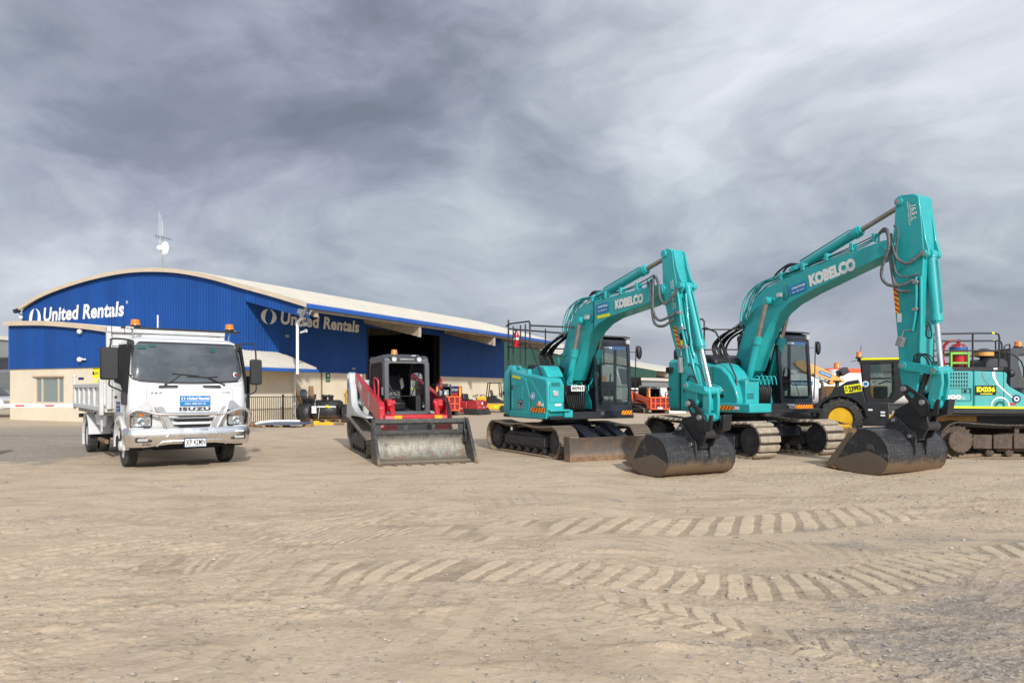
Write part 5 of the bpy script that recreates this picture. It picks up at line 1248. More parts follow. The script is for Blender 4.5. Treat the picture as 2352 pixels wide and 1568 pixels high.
def tilt_hitch(g, P1, P2, B1, B2):
    """black tilting quick hitch between arm/link pins (P1, P2) and bucket pins (B1, B2)"""
    h = MB(); pt = [(P1[0]-.06, P1[1]+.02), (P1[0]-.01, P1[1]+.09), (P1[0]+.08, P1[1]+.06), (P2[0]+.04, P2[1]+.09), (P2[0]+.12, P2[1]-.02), (P2[0]+.12, P2[1]-.22), (P2[0]-.02, P2[1]-.28), (P1[0]+.02, P1[1]-.16)]
    for y in (-.19, .19): h.prism(pt, y-.025, y+.025)
    ho = h.build('tilt_hitch', 'black', g, bevel=.012)
    for q in (P1, P2): mb = MB(); mb.cyl((q[0], -.25, q[1]), (q[0], .25, q[1]), .05, n=20); mb.cyl((q[0], -.262, q[1]), (q[0], -.25, q[1]), .036, n=16); mb.build('pin', 'steel', ho)
    txt('lettering', 'A23', 'teal', ho, ((P1[0]*.58+P2[0]*.42), -.222, P1[1]*.55+P2[1]*.45+.0), (1, 0, -.85), (.85, 0, 1), .13, .065, bold=.04)
    c1 = ((P1[0]+P2[0])/2+.02, (P1[1]+P2[1])/2-.18); c2 = ((B1[0]+B2[0])/2+.06, (B1[1]+B2[1])/2+.10)
    mb = MB(); ax = Vector((-.6, 0, -.25)).normalized()
    m_ = Vector(((c1[0]+c2[0])/2, 0, (c1[1]+c2[1])/2))
    mb.cyl(m_-Vector((.20, 0, .02)), m_+Vector((.20, 0, -.04)), .135, n=24); mb.cyl(m_+Vector((.16, 0, -.04)), m_+Vector((.24, 0, -.06)), .16, n=20); mb.build('tilt_cylinder', 'black', ho, bevel=.01)
    txt('lettering', 'STUTZ', 's_white', ho, (m_.x-.02, -.142, m_.z-.02), (.75, 0, -.75), (.7, 0, .7), .20, .075, bold=.03)
    mb = MB(); quad(mb, (m_.x-.15, -.138, m_.z+.09), (.75, 0, -.6), (.6, 0, .75), .10, .07); mb.build('sticker', 'skin_beige', ho)
    mb = MB()
    for y in (-.13, .13): mb.prism([(B1[0]-.07, B1[1]+.05), (B1[0]-.02, B1[1]-.07), (B1[0]+.12, B1[1]-.18), (B2[0]+.02, B2[1]-.09), (B2[0]+.22, B2[1]-.02), (B2[0]+.34, B2[1]+.18), (B2[0]+.30, B2[1]+.36), (c1[0]+.1, c1[1]+.08), (c1[0]-.10, c1[1]+.08), (B1[0]+.0, B1[1]+.20)], y-.02, y+.02)
    mb.box(B1[0]+.02, B2[0]+.10, -.12, .12, B2[1]-.08, B1[1]+.02); mb.build('hitch_frame', 'black', ho, bevel=.01)
    mb = MB(); x_, z_ = B2[0]+.27, B2[1]+.20; mb.cyl((x_, -.19, z_), (x_, .19, z_), .085, n=16)
    for i in range(7): a = 2*math.pi*i/7; mb.cyl((x_+.055*math.cos(a), -.205, z_+.055*math.sin(a)), (x_+.055*math.cos(a), -.19, z_+.055*math.sin(a)), .012, n=6)
    mb.build('bolted_cap', 'rubber', ho); mb = MB(); mb.prism([(P2[0]+.06, P2[1]-.28), (P2[0]+.30, P2[1]-.22), (P2[0]+.34, P2[1]+.06), (P2[0]+.26, P2[1]+.05), (P2[0]+.2, P2[1]-.14)], .05, .24); mb.prism([(P2[0]+.06, P2[1]-.28), (P2[0]+.30, P2[1]-.22), (P2[0]+.34, P2[1]+.06), (P2[0]+.26, P2[1]+.05), (P2[0]+.2, P2[1]-.14)], -.24, -.20); mb.build('link_fork', 'black', ho, bevel=.01)
    return ho

# ============ smaller excavator (plate 80094 E), blade in front
A_ = machine('tracked_excavator', 'smaller teal excavator with dozer blade, plate 80094 E and rusty steel tracks', 'excavator', 1.28, 17.4, 28)
for y0, y1, s in ((-1.245, -.745, -1), (.745, 1.245, 1)):
    crawler(A_, -1.40, 1.42, .36, .34, .37, .35, y0, y1, .165, 'shoe', 'grouser', .05, side=s, nroll=6)
mb = MB(); mb.box(-.75, .75, -.75, .75, .36, .62); mb.box(-1.0, -.55, -.80, .80, .34, .56); mb.box(.55, 1.0, -.80, .80, .34, .56); mb.build('carbody', 'undercar', A_, bevel=.03)
mb = MB(); mb.lathe((0, 0, .62), (0, 0, 1), [(0, .62), (.10, .64), (.12, .56), (.24, .56)], 36); mb.build('slew_ring', 'black', A_)
mb = MB(); cur = [(2.16, .50), (2.08, .42), (2.04, .30), (2.06, .14), (2.14, .0), (2.19, .0), (2.12, .15), (2.10, .30), (2.13, .41), (2.20, .50)]; mb.prism(cur, -1.27, 1.25); bl_ = mb.build('blade', 'blade', A_, ang=50, bevel=.004)
for s in (-1.27, 1.25): mb = MB(); mb.prism([(1.98, .52), (2.22, .52), (2.24, 0), (2.02, 0)], s-.012, s+.012); mb.build('end_plate', 'blade', bl_)
mb = MB(); mb.box(2.125, 2.21, -1.26, 1.24, -.0, .09); mb.build('cutting_edge', 'rustedge', bl_, bevel=.004)
for s in (-.42, .42):
    mb = MB(); mb.prism([(.7, .40), (.9, .74), (1.3, .70), (2.06, .34), (2.06, .14), (1.5, .30)], s-.13, s+.13); mb.build('blade_arm', 'cab_dark', bl_, bevel=.015)
    ram(A_, 'blade_cylinder', (1.1, .62), (2.02, .30), s*.42, .06, .035, .6, 'cab_dark')
# house
mb = MB(); mb.box(-1.0, 1.25, -1.16, 1.12, .84, .92); mb.box(-.6, 1.2, -.55, .22, .90, 1.0); mb.build('turntable', 'black', A_, bevel=.01)
R_ = 1.49
def tail(Rr, hw_, x0, z): return [(x0, hw_, z)]+[(Rr*math.cos(a), Rr*math.sin(a), z) for a in [math.pi-t*math.acos(-x0/Rr)*1.0 if False else math.pi-math.asin(hw_/Rr)*t for t in np.linspace(1, -1, 25)][::-1][::-1]]+[(x0, -hw_, z)]
def tail_ring(Rr, hw_, x0, z):
    a1 = math.asin(hw_/Rr); pts = [(x0, hw_, z)]
    for k in range(25):
        a = math.pi-a1+2*a1*k/24; pts.append((Rr*math.cos(a), Rr*math.sin(a), z))
    pts.append((x0, -hw_, z)); return pts
mb = MB(); mb.loft([tail_ring(R_-.10, 1.14, -.52, .86), tail_ring(R_-.03, 1.2, -.52, .92), tail_ring(R_, 1.22, -.52, 1.05), tail_ring(R_, 1.22, -.52, 1.75), tail_ring(R_-.03, 1.2, -.52, 1.93), tail_ring(R_-.10, 1.14, -.52, 2.02)])
cw = mb.build('counterweight', 'teal', A_, ang=30)
for s in (-1, 1):
    mb = MB(); 
    mb.loft([[(-1.10, s*.85, 2.0), (-.50, s*.85, 2.0), (-.50, s*1.16, 2.0), (-.86, s*1.14, 2.0)], [(-1.0, s*.88, 2.12), (-.62, s*.88, 2.10), (-.62, s*1.12, 2.08), (-.84, s*1.10, 2.1)]]); mb.build('shoulder', 'teal', cw, bevel=.03)
mb = MB(); yr = -1.235
prof = [(-.49, .86), (1.16, .86), (1.26, .96), (1.24, 1.66), (1.16, 1.76), (.60, 1.84), (.20, 1.88), (-.49, 1.99)]
mb.prism(prof, yr, -.80); rs = mb.build('side_body', 'teal', A_, bevel=.05, seg=3)
mb = MB(); mb.prism([(-.45, 1.86), (.15, 1.86), (.30, 1.92), (.28, 2.02), (-.0, 2.10), (-.35, 2.12)], -.85, .28); mb.build('engine_hood', 'black', A_, bevel=.06)
mb = MB(); mb.prism([(.28, 1.80), (1.02, 1.78), (.92, 1.92), (.80, 2.03), (.55, 2.06), (.30, 1.98)], -1.08, -.66); mb.cyl((.24, -1.12, 1.84), (.24, -1.12, 1.98), .07, n=18); mb.build('tank_cover', 'teal', rs, bevel=.03)
mb = MB(); mb.prism([(-.41, .98), (.42, .98), (.50, 1.30), (.30, 1.76), (.0, 1.83), (-.41, 1.90)], yr-.018, yr+.0); d1 = mb.build('side_door', 'teal', rs, bevel=.012)
mb = MB(); mb.prism([(.50, 1.02), (1.10, 1.02), (1.10, 1.22), (.58, 1.70), (.38, 1.76), (.56, 1.30)], yr-.012, yr+.0); mb.build('side_door', 'teal', rs, bevel=.01)
mb = MB(); frame(mb, rr(-.36, .14, 1.05, 1.62, .06), rr(-.34, .12, 1.07, 1.60, .05), yr-.024, yr-.016, 'y'); mb.box(-.33, -.26, yr-.03, yr-.015, 1.62, 1.69); mb.build('door_emboss', 'teal', d1)
mb = MB(); mb.prism([(-.50, .86), (1.25, .86), (1.25, 1.0), (-.50, 1.0)], yr-.03, yr); mb.build('sill_skirt', 'teal', rs, bevel=.02)
mb = MB(); mb.prism([(-.53, .88), (-.50, .88), (-.50, 1.98), (-.53, 1.98)], yr+.02, yr+.04); mb.prism([(-.505, .88), (-.485, .88), (-.485, 1.96), (-.505, 1.96)], yr-.003, yr+.02); mb.build('panel_gap', 'teal_dark', rs)
for nm, (x_, z_) in (('door_latch', (-.75, 1.42)), ('door_latch', (-.36, 1.55)), ('door_latch', (.08, 1.18))):
    mb = MB(); yy = -math.sqrt(max(0, R_**2-x_**2))-.01 if x_ < -.5 else yr-.022; mb.box(x_-.03, x_+.03, yy-.006, yy+.03, z_-.05, z_+.05); mb.build(nm, 'black', rs, bevel=.008)
mb = MB(); quad(mb, (-.16, yr-.018, 1.80), (1, 0, -.13), (.13, 0, 1), .42, .05); mb.build('reflective_strip', 's_yel', d1)
mb = MB(); quad(mb, (.06, yr-.018, 1.13), X_, Z_, .22, .14); o = mb.build('spec_plate', 's_grey', d1); mb = MB(); quad(mb, (.06, yr-.022, 1.23), X_, Z_, .22, .07); mb.build('sticker', 's_black', o)
txt('lettering', 'POWER', 's_white', o, (.06, yr-.03, 1.23), X_, Z_, .17, .035, shear=.3, bold=.03)
mb = MB(); mb.cyl((.63, yr-.014, 1.36), (.63, yr-.020, 1.36), .095, n=30); o = mb.build('round_sticker', 's_lblue', rs); mb = MB(); mb.lathe((.63, yr-.0205, 1.36), (0, -1, 0), [(0, .078), (0, .088), (.002, .088), (.002, .078), (0, .078)], 30); mb.prism(rr(.585, .675, 1.31, 1.40, .03), yr-.023, yr-.0205); mb.build('ear_muff_symbol', 's_white', o)
hazard(rs, (.88, yr-.03, 1.05), X_, Z_, .62, .105, 5)
mb = MB(); quad(mb, (.93, yr-.012, 1.22), X_, Z_, .12, .06); mb.build('sticker', 's_white', rs); mb = MB(); quad(mb, (1.08, yr-.030, 1.17), X_, Z_, .12, .06); mb.build('sticker', 's_white', rs); mb = MB(); mb.box(.86, .96, yr-.06, yr-.01, 1.13, 1.19); mb.build('side_reflector', 'amber', rs, bevel=.01)
xf_ = 1.262
mb = MB(); mb.prism(rr(-1.19, -.82, 1.22, 1.64, .03), xf_-.02, xf_+.006, 'x'); fp = mb.build('front_door', 'teal', rs, bevel=.006)
mb = MB(); mb.box(xf_, xf_+.035, -1.10, -.98, 1.36, 1.48); mb.build('front_lamp', 'lamp', rs, bevel=.01)
mb = MB()
for k in range(5): mb.box(xf_+.003, xf_+.010, -1.15, -.92, 1.575+k*.02, 1.583+k*.02)
mb.build('vent', 's_black', fp)
mb = MB(); quad(mb, (xf_+.004, -.98, 1.17), Y_, Z_, .16, .05); mb.build('sticker', 's_white', rs)
mb = MB(); mb.box(1.10, 1.36, -1.22, -.70, 1.02, 1.07); mb.box(1.05, 1.30, -.82, -.60, .88, 1.05); mb.build('step_box', 'teal', rs, bevel=.02)
# centre: boom foot brackets, valve hoses, plate
mb = MB()
for y in (-.30, .24): mb.prism([(-.25, .98), (.85, .98), (.80, 1.25), (.45, 1.75), (.15, 2.0), (-.15, 1.95)], y-.025, y+.025)
mb.build('boom_bracket', 'teal', A_, bevel=.01)
mb = MB(); mb.box(-.5, .9, -.78, -.34, .92, 1.6); mb.box(-.9, .55, .2, .45, .92, 1.9); mb.build('valve_bay', 'dark', A_)
random.seed(3)
ph = []
for k in range(9):
    y = -.62+.06*k; ph.append([(.86, y, 1.52-.02*(k % 3)), (.98, y+.01, 1.46), (1.0, y*.9, 1.25), (.96, y*.8, 1.05), (.7, y*.7, .98)])
lines(A_, 'valve_hoses', 'hose', ph, .020)
mb = MB(); mb.box(1.02, 1.028, -.64, -.26, 1.50, 1.64) if False else mb.box(1.19, 1.2, -.585, -.235, 1.47, 1.60); pl_ = mb.build('number_plate', 's_white', A_); txt('lettering', '80094·E', 's_black', pl_, (1.203, -.41, 1.535), Y_, Z_, .31, .085, bold=.015)
mb = MB(); mb.tube([(1.19, -.55, 1.60), (1.1, -.5, 1.66), (.9, -.45, 1.66)], .01, 5); mb.tube([(1.19, -.28, 1.60), (1.1, -.25, 1.66), (.9, -.25, 1.66)], .01, 5); mb.build('plate_bracket', 'teal', A_)
cab_box(A_, -.30, 1.02, .21, 1.25, .88, 2.74, .12)
hazard(A_, (1.055, 1.06, .965), Y_, Z_, .30, .10, 4)
mb = MB(); quad(mb, (1.05, .36, .955), Y_, Z_, .12, .10); mb.build('sticker', 's_grey', A_)
# handrails and extinguisher
def rails(g, y, x0, zt, name='guard_rail', far=True, sc=1.0):
    mb = MB(); Y0 = y
    mb.tube([(x0, Y0, zt-1.0), (x0, Y0, zt+.12)], .022, 7)
    mb.tube([(x0-.12, Y0, zt-.02), (x0+.10, Y0, zt+.02), (x0+1.04, Y0, zt+.0), (x0+1.08, Y0, zt-.06), (x0+1.08, Y0, zt-.62)], .020, 7)
    mb.tube([(x0+1.08, Y0, zt-.1), (x0+1.5, Y0+.5, zt-.14), (x0+1.9, Y0+1.5, zt-.16), (x0+1.2, .95, zt-.16), (x0, .95, zt-.16), (x0, Y0, zt-.1)], .020, 7)
    for q in ((x0+.25, Y0, zt-1.0), (x0+.62, Y0, zt-1.0), (x0+.86, Y0, zt-1.05), (x0+1.2, .95, zt-1.0), (x0, .95, zt-1.0), (x0, 0, zt-1.0)): mb.tube([q, (q[0], q[1], zt-.05)], .018, 6)
    mb.tube([(x0-.08, Y0, zt-.55), (x0+.8, Y0, zt-.50), (x0+1.0, Y0-.02, zt-.50), (x0+1.15, Y0-.03, zt-.56), (x0+1.98, Y0-.06, zt-1.64), (x0+2.0, Y0-.06, zt-1.80)], .018, 7)
    mb.tube([(x0, Y0, zt-.55), (x0, .95, zt-.55), (x0+1.2, .95, zt-.55)], .016, 6)
    return mb.build(name, 'black', g, ang=60)
rails(A_, -1.06, -.92, 3.10)
mb = MB(); mb.lathe((-.44, -1.10, 2.52), (0, 0, 1), [(0, .05), (.03, .066), (.30, .066), (.35, .05), (.37, .02), (.41, .02)], 18); ex_ = mb.build('fire_extinguisher', 'extred', A_)
MB().lathe((-.44, -1.10, 2.70), (0, 0, 1), [(0, .068), (.05, .068)], 18).build('white_band', 's_white', ex_); mb = MB(); mb.box(-.50, -.38, -1.13, -1.07, 2.92, 2.96); mb.tube([(-.44, -1.1, 2.94), (-.36, -1.16, 2.9), (-.36, -1.17, 2.62)], .012, 5); mb.build('trigger', 'black', ex_)
# boom
bo = [(-.05, 1.72), (.05, 2.05), (.33, 2.62), (.56, 3.05), (.74, 3.28), (1.02, 3.42), (1.40, 3.47), (2.14, 3.50), (2.94, 3.53), (3.62, 3.56), (3.84, 3.55), (3.92, 3.46), (3.86, 3.36), (3.60, 3.28), (3.30, 3.20), (2.68, 3.13), (2.09, 3.06), (1.72, 2.96), (1.42, 2.80), (1.16, 2.58), (.90, 2.22), (.62, 1.72), (.30, 1.60)]
mb = MB(); mb.prism(bo, -.20, .20); bm_ = mb.build('boom', 'teal', A_, bevel=.012, ang=25)
mb = MB(); bosses(mb, [(1.17, 3.06)], .20, .085, .17); mb.build('pin_boss', 'teal', bm_, bevel=.008)
for q, r_, e_ in (((.15, 1.78), .11, .08), ((3.78, 3.44), .09, .02)): mb = MB(); bosses(mb, [q], .2, r_, e_); mb.build('pin_boss', 'teal', bm_, bevel=.008)
mb = MB(); bosses(mb, [(1.17, 3.06)], .37, .05, .01); mb.build('pin', 'steel', bm_)
def boom_label(g, bm_, s, cen, wl, hl, ang_, y, sign_c, strip, lam):
    r = (math.cos(ang_), 0, math.sin(ang_)); u = (-math.sin(ang_), 0, math.cos(ang_))
    txt('lettering', s, 's_white', bm_, (cen[0], y, cen[1]), r, u, wl, hl, bold=.075, sp=.98)
    mb = MB(); quad(mb, (sign_c[0], y, sign_c[1]), r, u, .44, .20); sg = mb.build('hire_sign', 's_lblue', bm_)
    up = Vector(u)
    txt('lettering', 'United Rentals', 's_white', sg, Vector((sign_c[0]+.02, y-.007, sign_c[1]))+up*.045, r, u, .36, .055, shear=.2, bold=.04); txt('lettering', 'CALL 1800 769 121', 's_white', sg, Vector((sign_c[0], y-.007, sign_c[1]))-up*.05, r, u, .34, .035, bold=.02)
    if strip: mb = MB(); quad(mb, (strip[0], y, strip[1]), r, u, .46, .065); mb.build('reflective_strip', 's_yel', bm_)
    mb = MB(); mb.box(lam[0]-.05, lam[0]+.05, y-.12, y-.05, lam[1]-.05, lam[1]+.05); mb.cyl((lam[0], y-.06, lam[1]), (lam[0]-.0, y, lam[1]-.02), .015); lo_ = mb.build('boom_lamp', 'black', bm_, bevel=.01)
    mb = MB(); mb.box(lam[0]+.048, lam[0]+.058, y-.115, y-.055, lam[1]-.045, lam[1]+.045); mb.box(lam[0]-.045, lam[0]+.045, y-.125, y-.118, lam[1]-.045, lam[1]+.045); mb.build('lens', 'lamp', lo_)
    lines(bm_, 'lamp_cable', 'hose', [[(lam[0]+.03, y-.05, lam[1]-.05), (lam[0]+.10, y-.02, lam[1]-.12), (lam[0]+.18, y-.01, lam[1]-.02), (lam[0]+.14, y-.01, lam[1]+.22)]], .007)
boom_label(A_, bm_, 'KOBELCO', (2.80, 3.325), .95, .20, R(2.5), -.203, (1.86, 3.28), (1.90, 3.105), (1.38, 3.12))
mb = MB(); mb.prism([(1.50, 3.485), (1.54, 3.485), (1.54, 2.86), (1.50, 2.83)], -.2035, -.2025); mb.build('weld_seam', 'teal_dark', bm_)
for s in (-1, 1): ram(A_, 'boom_cylinder', (.58, 1.28), (1.17, 3.06), s*.33, .082, .045, .62, eye=.07)
mb = MB(); mb.prism([(1.30, 3.42), (1.42, 3.66), (1.52, 3.66), (1.72, 3.42)], -.10, -.06); mb.prism([(1.30, 3.42), (1.42, 3.66), (1.52, 3.66), (1.72, 3.42)], .06, .10); mb.build('cylinder_bracket', 'teal', bm_, bevel=.01)
ram(A_, 'arm_cylinder', (1.50, 3.60), (3.84, 4.12), 0, .085, .048, .68, rodmat='rod', eye=.09)
# arm
ap = [(3.80, 4.14), (3.85, 4.21), (3.95, 4.22), (4.06, 4.18), (4.10, 4.10), (4.14, 3.85), (4.21, 3.55), (4.34, 3.06), (4.49, 2.53), (4.64, 2.05), (4.76, 1.62), (4.78, 1.28), (4.70, 1.17), (4.58, 1.16), (4.50, 1.28), (4.40, 1.62), (4.27, 2.05), (4.08, 2.52), (3.90, 3.10), (3.83, 3.40), (3.81, 3.72), (3.79, 4.02)]
mb = MB(); mb.prism(ap, -.165, .165); am = mb.build('arm', 'teal', A_, bevel=.012, ang=25)
mb = MB(); hp = [(4.06, 4.16), (4.12, 4.14), (4.20, 3.85), (4.30, 3.60), (4.39, 3.50), (4.40, 3.42), (4.34, 3.34), (4.22, 3.34), (4.14, 3.8)]; mb.prism(hp, -.155, -.11); mb.prism(hp, .11, .155); mb.build('cylinder_horn', 'teal', am, bevel=.008)
for q, h_, r_, e_ in (((3.87, 4.13), .165, .07, .04), ((4.32, 3.46), .155, .06, .05), ((4.53, 1.58), .165, .07, .07), ((4.61, 1.26), .165, .085, .01)): mb = MB(); bosses(mb, [q], h_, r_, e_); mb.build('pin_boss', 'teal', am, bevel=.006)
ram(A_, 'bucket_cylinder', (4.33, 3.46), (4.95, 1.50), 0, .070, .042, .60, rodmat='chrome', eye=.09)
for s in (-1, 1):
    mb = MB(); y = s*.19; mb.prism([(4.47, 1.64), (4.57, 1.66), (5.0, 1.56), (5.04, 1.48), (4.97, 1.42), (4.52, 1.50), (4.45, 1.56)], y-.022, y+.022); mb.build('rocker_link', 'teal', A_, bevel=.008)
mb = MB(); mb.prism([(4.88, 1.54), (5.04, 1.54), (5.06, 1.30), (5.04, 1.02), (4.96, .92), (4.88, .94), (4.87, 1.10), (4.88, 1.34)], -.13, -.07); mb.prism([(4.88, 1.54), (5.04, 1.54), (5.06, 1.30), (5.04, 1.02), (4.96, .92), (4.88, .94), (4.87, 1.10), (4.88, 1.34)], .07, .13); mb.box(4.86, 4.94, -.09, .09, 1.12, 1.34); bosses(mb, [(4.96, 1.48)], .15, .075, .03); bosses(mb, [(4.94, 1.0)], .13, .085, .01); mb.build('bucket_link', 'teal', A_, bevel=.01)
mb = MB(); bosses(mb, [(4.96, 1.48)], .2, .04, .0); bosses(mb, [(4.53, 1.58)], .24, .04, .005); mb.build('pin', 'steel', A_)
hazard(am, (4.235, -.168, 2.49), (-.33, 0, 1), (-1, 0, -.33), .46, .075, 5)
mb = MB(); quad(mb, (4.35, -.166, 2.50), (1, 0, .30), (-.3, 0, 1), .07, .13); mb.build('sticker', 's_black', am); mb = MB(); quad(mb, (4.37, -.166, 2.38), (1, 0, .30), (-.3, 0, 1), .07, .10); mb.build('sticker', 's_yel', am)
txt('lettering', 'MAXIMUM\nBUCKET', 's_white', am, (4.10, -.168, 3.50), (.12, 0, -1), (1, 0, .12), .18, .09, bold=.02); txt('lettering', '12 t', 's_white', am, (4.14, -.168, 3.28), (.12, 0, -1), (1, 0, .12), .16, .10, bold=.03); txt('lettering', 'CAPACITY\nCHECK CHART', 's_white', am, (4.16, -.168, 3.10), (.12, 0, -1), (1, 0, .12), .16, .09, bold=.02)
# pipes along the arm, boom pipes and hoses
lines(am, 'arm_pipe', 'teal', [[(4.20, -.18, 3.36), (4.30, -.19, 3.25), (4.38, -.19, 2.75), (4.52, -.19, 2.25), (4.56, -.18, 2.0)], [(4.40, -.10, 3.3), (4.50, -.13, 2.8), (4.60, -.14, 2.3), (4.66, -.12, 2.1)]], .024)
mb = MB()
for a, z in ((4.33, 2.95), (4.40, 2.65), (4.50, 2.3)): mb.box(a-.05, a+.05, -.225, -.16, z-.03, z+.03)
mb.build('pipe_clamp', 'steel', am, bevel=.006)
lines(am, 'whip_hoses', 'hose', [[(4.40, -.17, 2.62), (4.52, -.2, 2.6), (4.60, -.18, 2.45), (4.52, -.17, 2.28), (4.42, -.17, 2.3)]], .011)
lines(am, 'link_hoses', 'hose', [[(4.55, -.17, 1.95), (4.66, -.2, 1.95), (4.74, -.18, 1.75), (4.80, -.15, 1.58)], [(4.5, -.17, 1.62), (4.6, -.2, 1.75), (4.72, -.18, 1.72), (4.8, -.16, 1.56)], [(4.62, -.1, 2.0), (4.80, -.12, 1.9), (4.92, -.1, 1.66)]], .011)
mb = MB(); mb.box(4.36, 4.42, -.26, -.17, 1.82, 2.10); mb.tube([(4.39, -.2, 2.12), (4.39, -.2, 2.25), (4.3, -.2, 2.28)], .014, 6); mb.build('check_valve', 'steel', am, bevel=.012)
lines(A_, 'sleeved_hoses', 'hose_grey', [[(3.42, -.1, 3.66), (3.66, -.22, 3.72), (3.86, -.30, 3.52), (3.92, -.32, 3.28), (4.04, -.30, 3.14), (4.20, -.24, 3.26), (4.30, -.2, 3.40)], [(3.46, -.16, 3.64), (3.64, -.26, 3.66), (3.72, -.32, 3.35), (3.74, -.34, 3.05), (3.88, -.32, 2.84), (4.10, -.26, 2.88), (4.26, -.2, 2.96)], [(3.40, -.2, 3.62), (3.60, -.28, 3.58), (3.70, -.34, 3.2), (3.78, -.34, 2.80), (4.0, -.3, 2.72), (4.2, -.22, 2.84)]], .028, 6)
lines(bm_, 'boom_pipes', 'teal', [[(.34, -.22, 2.85), (.50, -.20, 3.2), (.72, -.16, 3.46), (1.05, -.14, 3.56), (1.5, -.14, 3.56), (2.4, -.13, 3.58), (3.1, -.12, 3.62), (3.42, -.14, 3.68)], [(.28, -.16, 2.80), (.44, -.13, 3.26), (.70, -.09, 3.52), (1.05, -.08, 3.60), (1.6, -.17, 3.53), (2.5, -.17, 3.56), (3.4, -.18, 3.63)], [(.40, -.26, 2.95), (.54, -.23, 3.14), (.80, -.19, 3.38), (1.1, -.17, 3.50)], [(.24, -.09, 2.74), (.40, -.05, 3.28), (.66, .0, 3.56), (1.0, .04, 3.62), (1.4, .1, 3.55)]], .014)
lines(A_, 'boom_hoses', 'hose', [[(.10+.02*k, -.46+.055*k, 1.80), (-.20-.02*(k % 4), -.46+.055*k, 1.98), (-.42-.03*(k % 3), -.45+.055*k, 2.20), (-.48-.025*(k % 4), -.42+.055*k, 2.36+.02*(k % 3)), (-.26-.02*(k % 3), -.38+.05*k, 2.54+.02*(k % 4)), (.06, -.33+.045*k, 2.68+.02*(k % 4)), (.26, -.29+.04*k, 2.80+.03*(k % 3))] for k in range(8)], .026, 5)
lines(bm_, 'hose_couplings', 'steel', [[(.20, -.31+.045*k, 2.76+.03*(k % 3)), (.34, -.27+.04*k, 2.86+.03*(k % 3))] for k in range(7)], .024, 1)
lines(bm_, 'rising_pipes', 'teal', [[(.30+.02*(k % 2), -.27+.055*k, 2.84+.02*k), (.36+.02*k % .1, -.27+.05*k, 3.10), (.50+.03*(k % 3), -.25+.05*k, 3.36+.03*(k % 2)), (.78, -.22+.05*k, 3.52+.03*(k % 3)), (1.10, -.2+.05*k, 3.58+.02*(k % 2)), (1.5, -.2+.05*k, 3.57)] for k in range(7)], .013, 4)
lines(bm_, 'lamp_wiring', 'hose', [[(1.5, -.16, 3.56), (1.9, -.17, 3.60), (2.4, -.16, 3.58), (2.9, -.18, 3.62), (3.3, -.17, 3.70), (3.5, -.12, 3.78)]], .012)
for a_ in (1.45, 1.95, 2.5, 3.05, 3.42): mb = MB(); mb.box(a_-.03, a_+.03, -.22, -.08, 3.46+.04*(a_-1.4), 3.60+.045*(a_-1.4)); mb.build('pipe_clamp', 'teal', bm_, bevel=.006)
lines(A_, 'ram_hoses', 'hose', [[(1.46, .12, 3.72), (1.2, .13, 3.74), (.98, .10, 3.68), (.88, .08, 3.58)], [(1.5, -.02, 3.70), (1.2, 0, 3.72), (1.0, .02, 3.62)]], .022, 5)
lines(A_, 'ram_pipes', 'teal', [[(.98, -.42, 1.95), (.80, -.44, 1.7), (.86, -.40, 1.60), (1.05, -.36, 1.62), (1.08, -.34, 1.5)], [(.98, .24, 1.9), (.84, .2, 1.68), (.9, .1, 1.60), (1.02, .0, 1.6), (1.04, -.02, 1.48)]], .013)
mb = MB(); mb.tube([(.12, -.23, 2.02), (.16, -.28, 2.30), (.36, -.28, 2.36), (.42, -.23, 2.33)], .016, 6); mb.build('boom_handrail', 'teal', bm_)
P1, P2, B1, B2 = (4.60, 1.25), (4.90, 1.00), (4.36, .78), (4.66, .50)
tilt_hitch(A_, P1, P2, B1, B2)
bucket(A_, [(3.50, .06), (3.72, -.02), (3.92, -.07), (4.10, -.095), (4.34, -.095), (4.54, -.06), (4.66, .02), (4.73, .14), (4.74, .28), (4.69, .42), (4.60, .53), (4.47, .62), (4.30, .655), (4.12, .65)], -.80, .80, (B1, B2))

# ============ larger excavator (plate 71314 E)
B_ = machine('tracked_excavator', 'larger teal excavator with tallest vertical arm, dusty pads on its tracks and plate 71314 E', 'excavator', 5.53, 17.6, 28)
for y0, y1, s in ((-1.35, -.75, -1), (.75, 1.35, 1)):
    crawler(B_, -1.56, 1.58, .40, .38, .41, .39, y0, y1, .19, 'track', 'pad', .05, side=s, nroll=7)
mb = MB(); mb.box(-.8, .8, -.8, .8, .42, .74); mb.prism([(-1.1, .45), (-.6, .40), (.6, .40), (1.15, .42), (1.15, .62), (.6, .76), (-.6, .76), (-1.1, .66)], -.9, .9); mb.build('carbody', 'cab_dark', B_, bevel=.03)
mb = MB(); mb.lathe((0, 0, .74), (0, 0, 1), [(0, .7), (.10, .72), (.12, .62), (.28, .62)], 36); mb.build('slew_ring', 'black', B_)
mb = MB(); mb.box(-1.1, 1.5, -1.2, 1.2, .98, 1.06); mb.box(-.6, 1.3, -.6, .3, 1.04, 1.15); mb.build('turntable', 'black', B_, bevel=.01)
R2 = 1.66
mb = MB(); mb.loft([tail_ring(R2-.10, 1.20, -.62, 1.0), tail_ring(R2-.03, 1.27, -.62, 1.06), tail_ring(R2, 1.30, -.62, 1.2), tail_ring(R2, 1.30, -.62, 2.02), tail_ring(R2-.02, 1.28, -.62, 2.18), tail_ring(R2-.08, 1.22, -.62, 2.25)]); cw2 = mb.build('counterweight', 'teal', B_, ang=30)
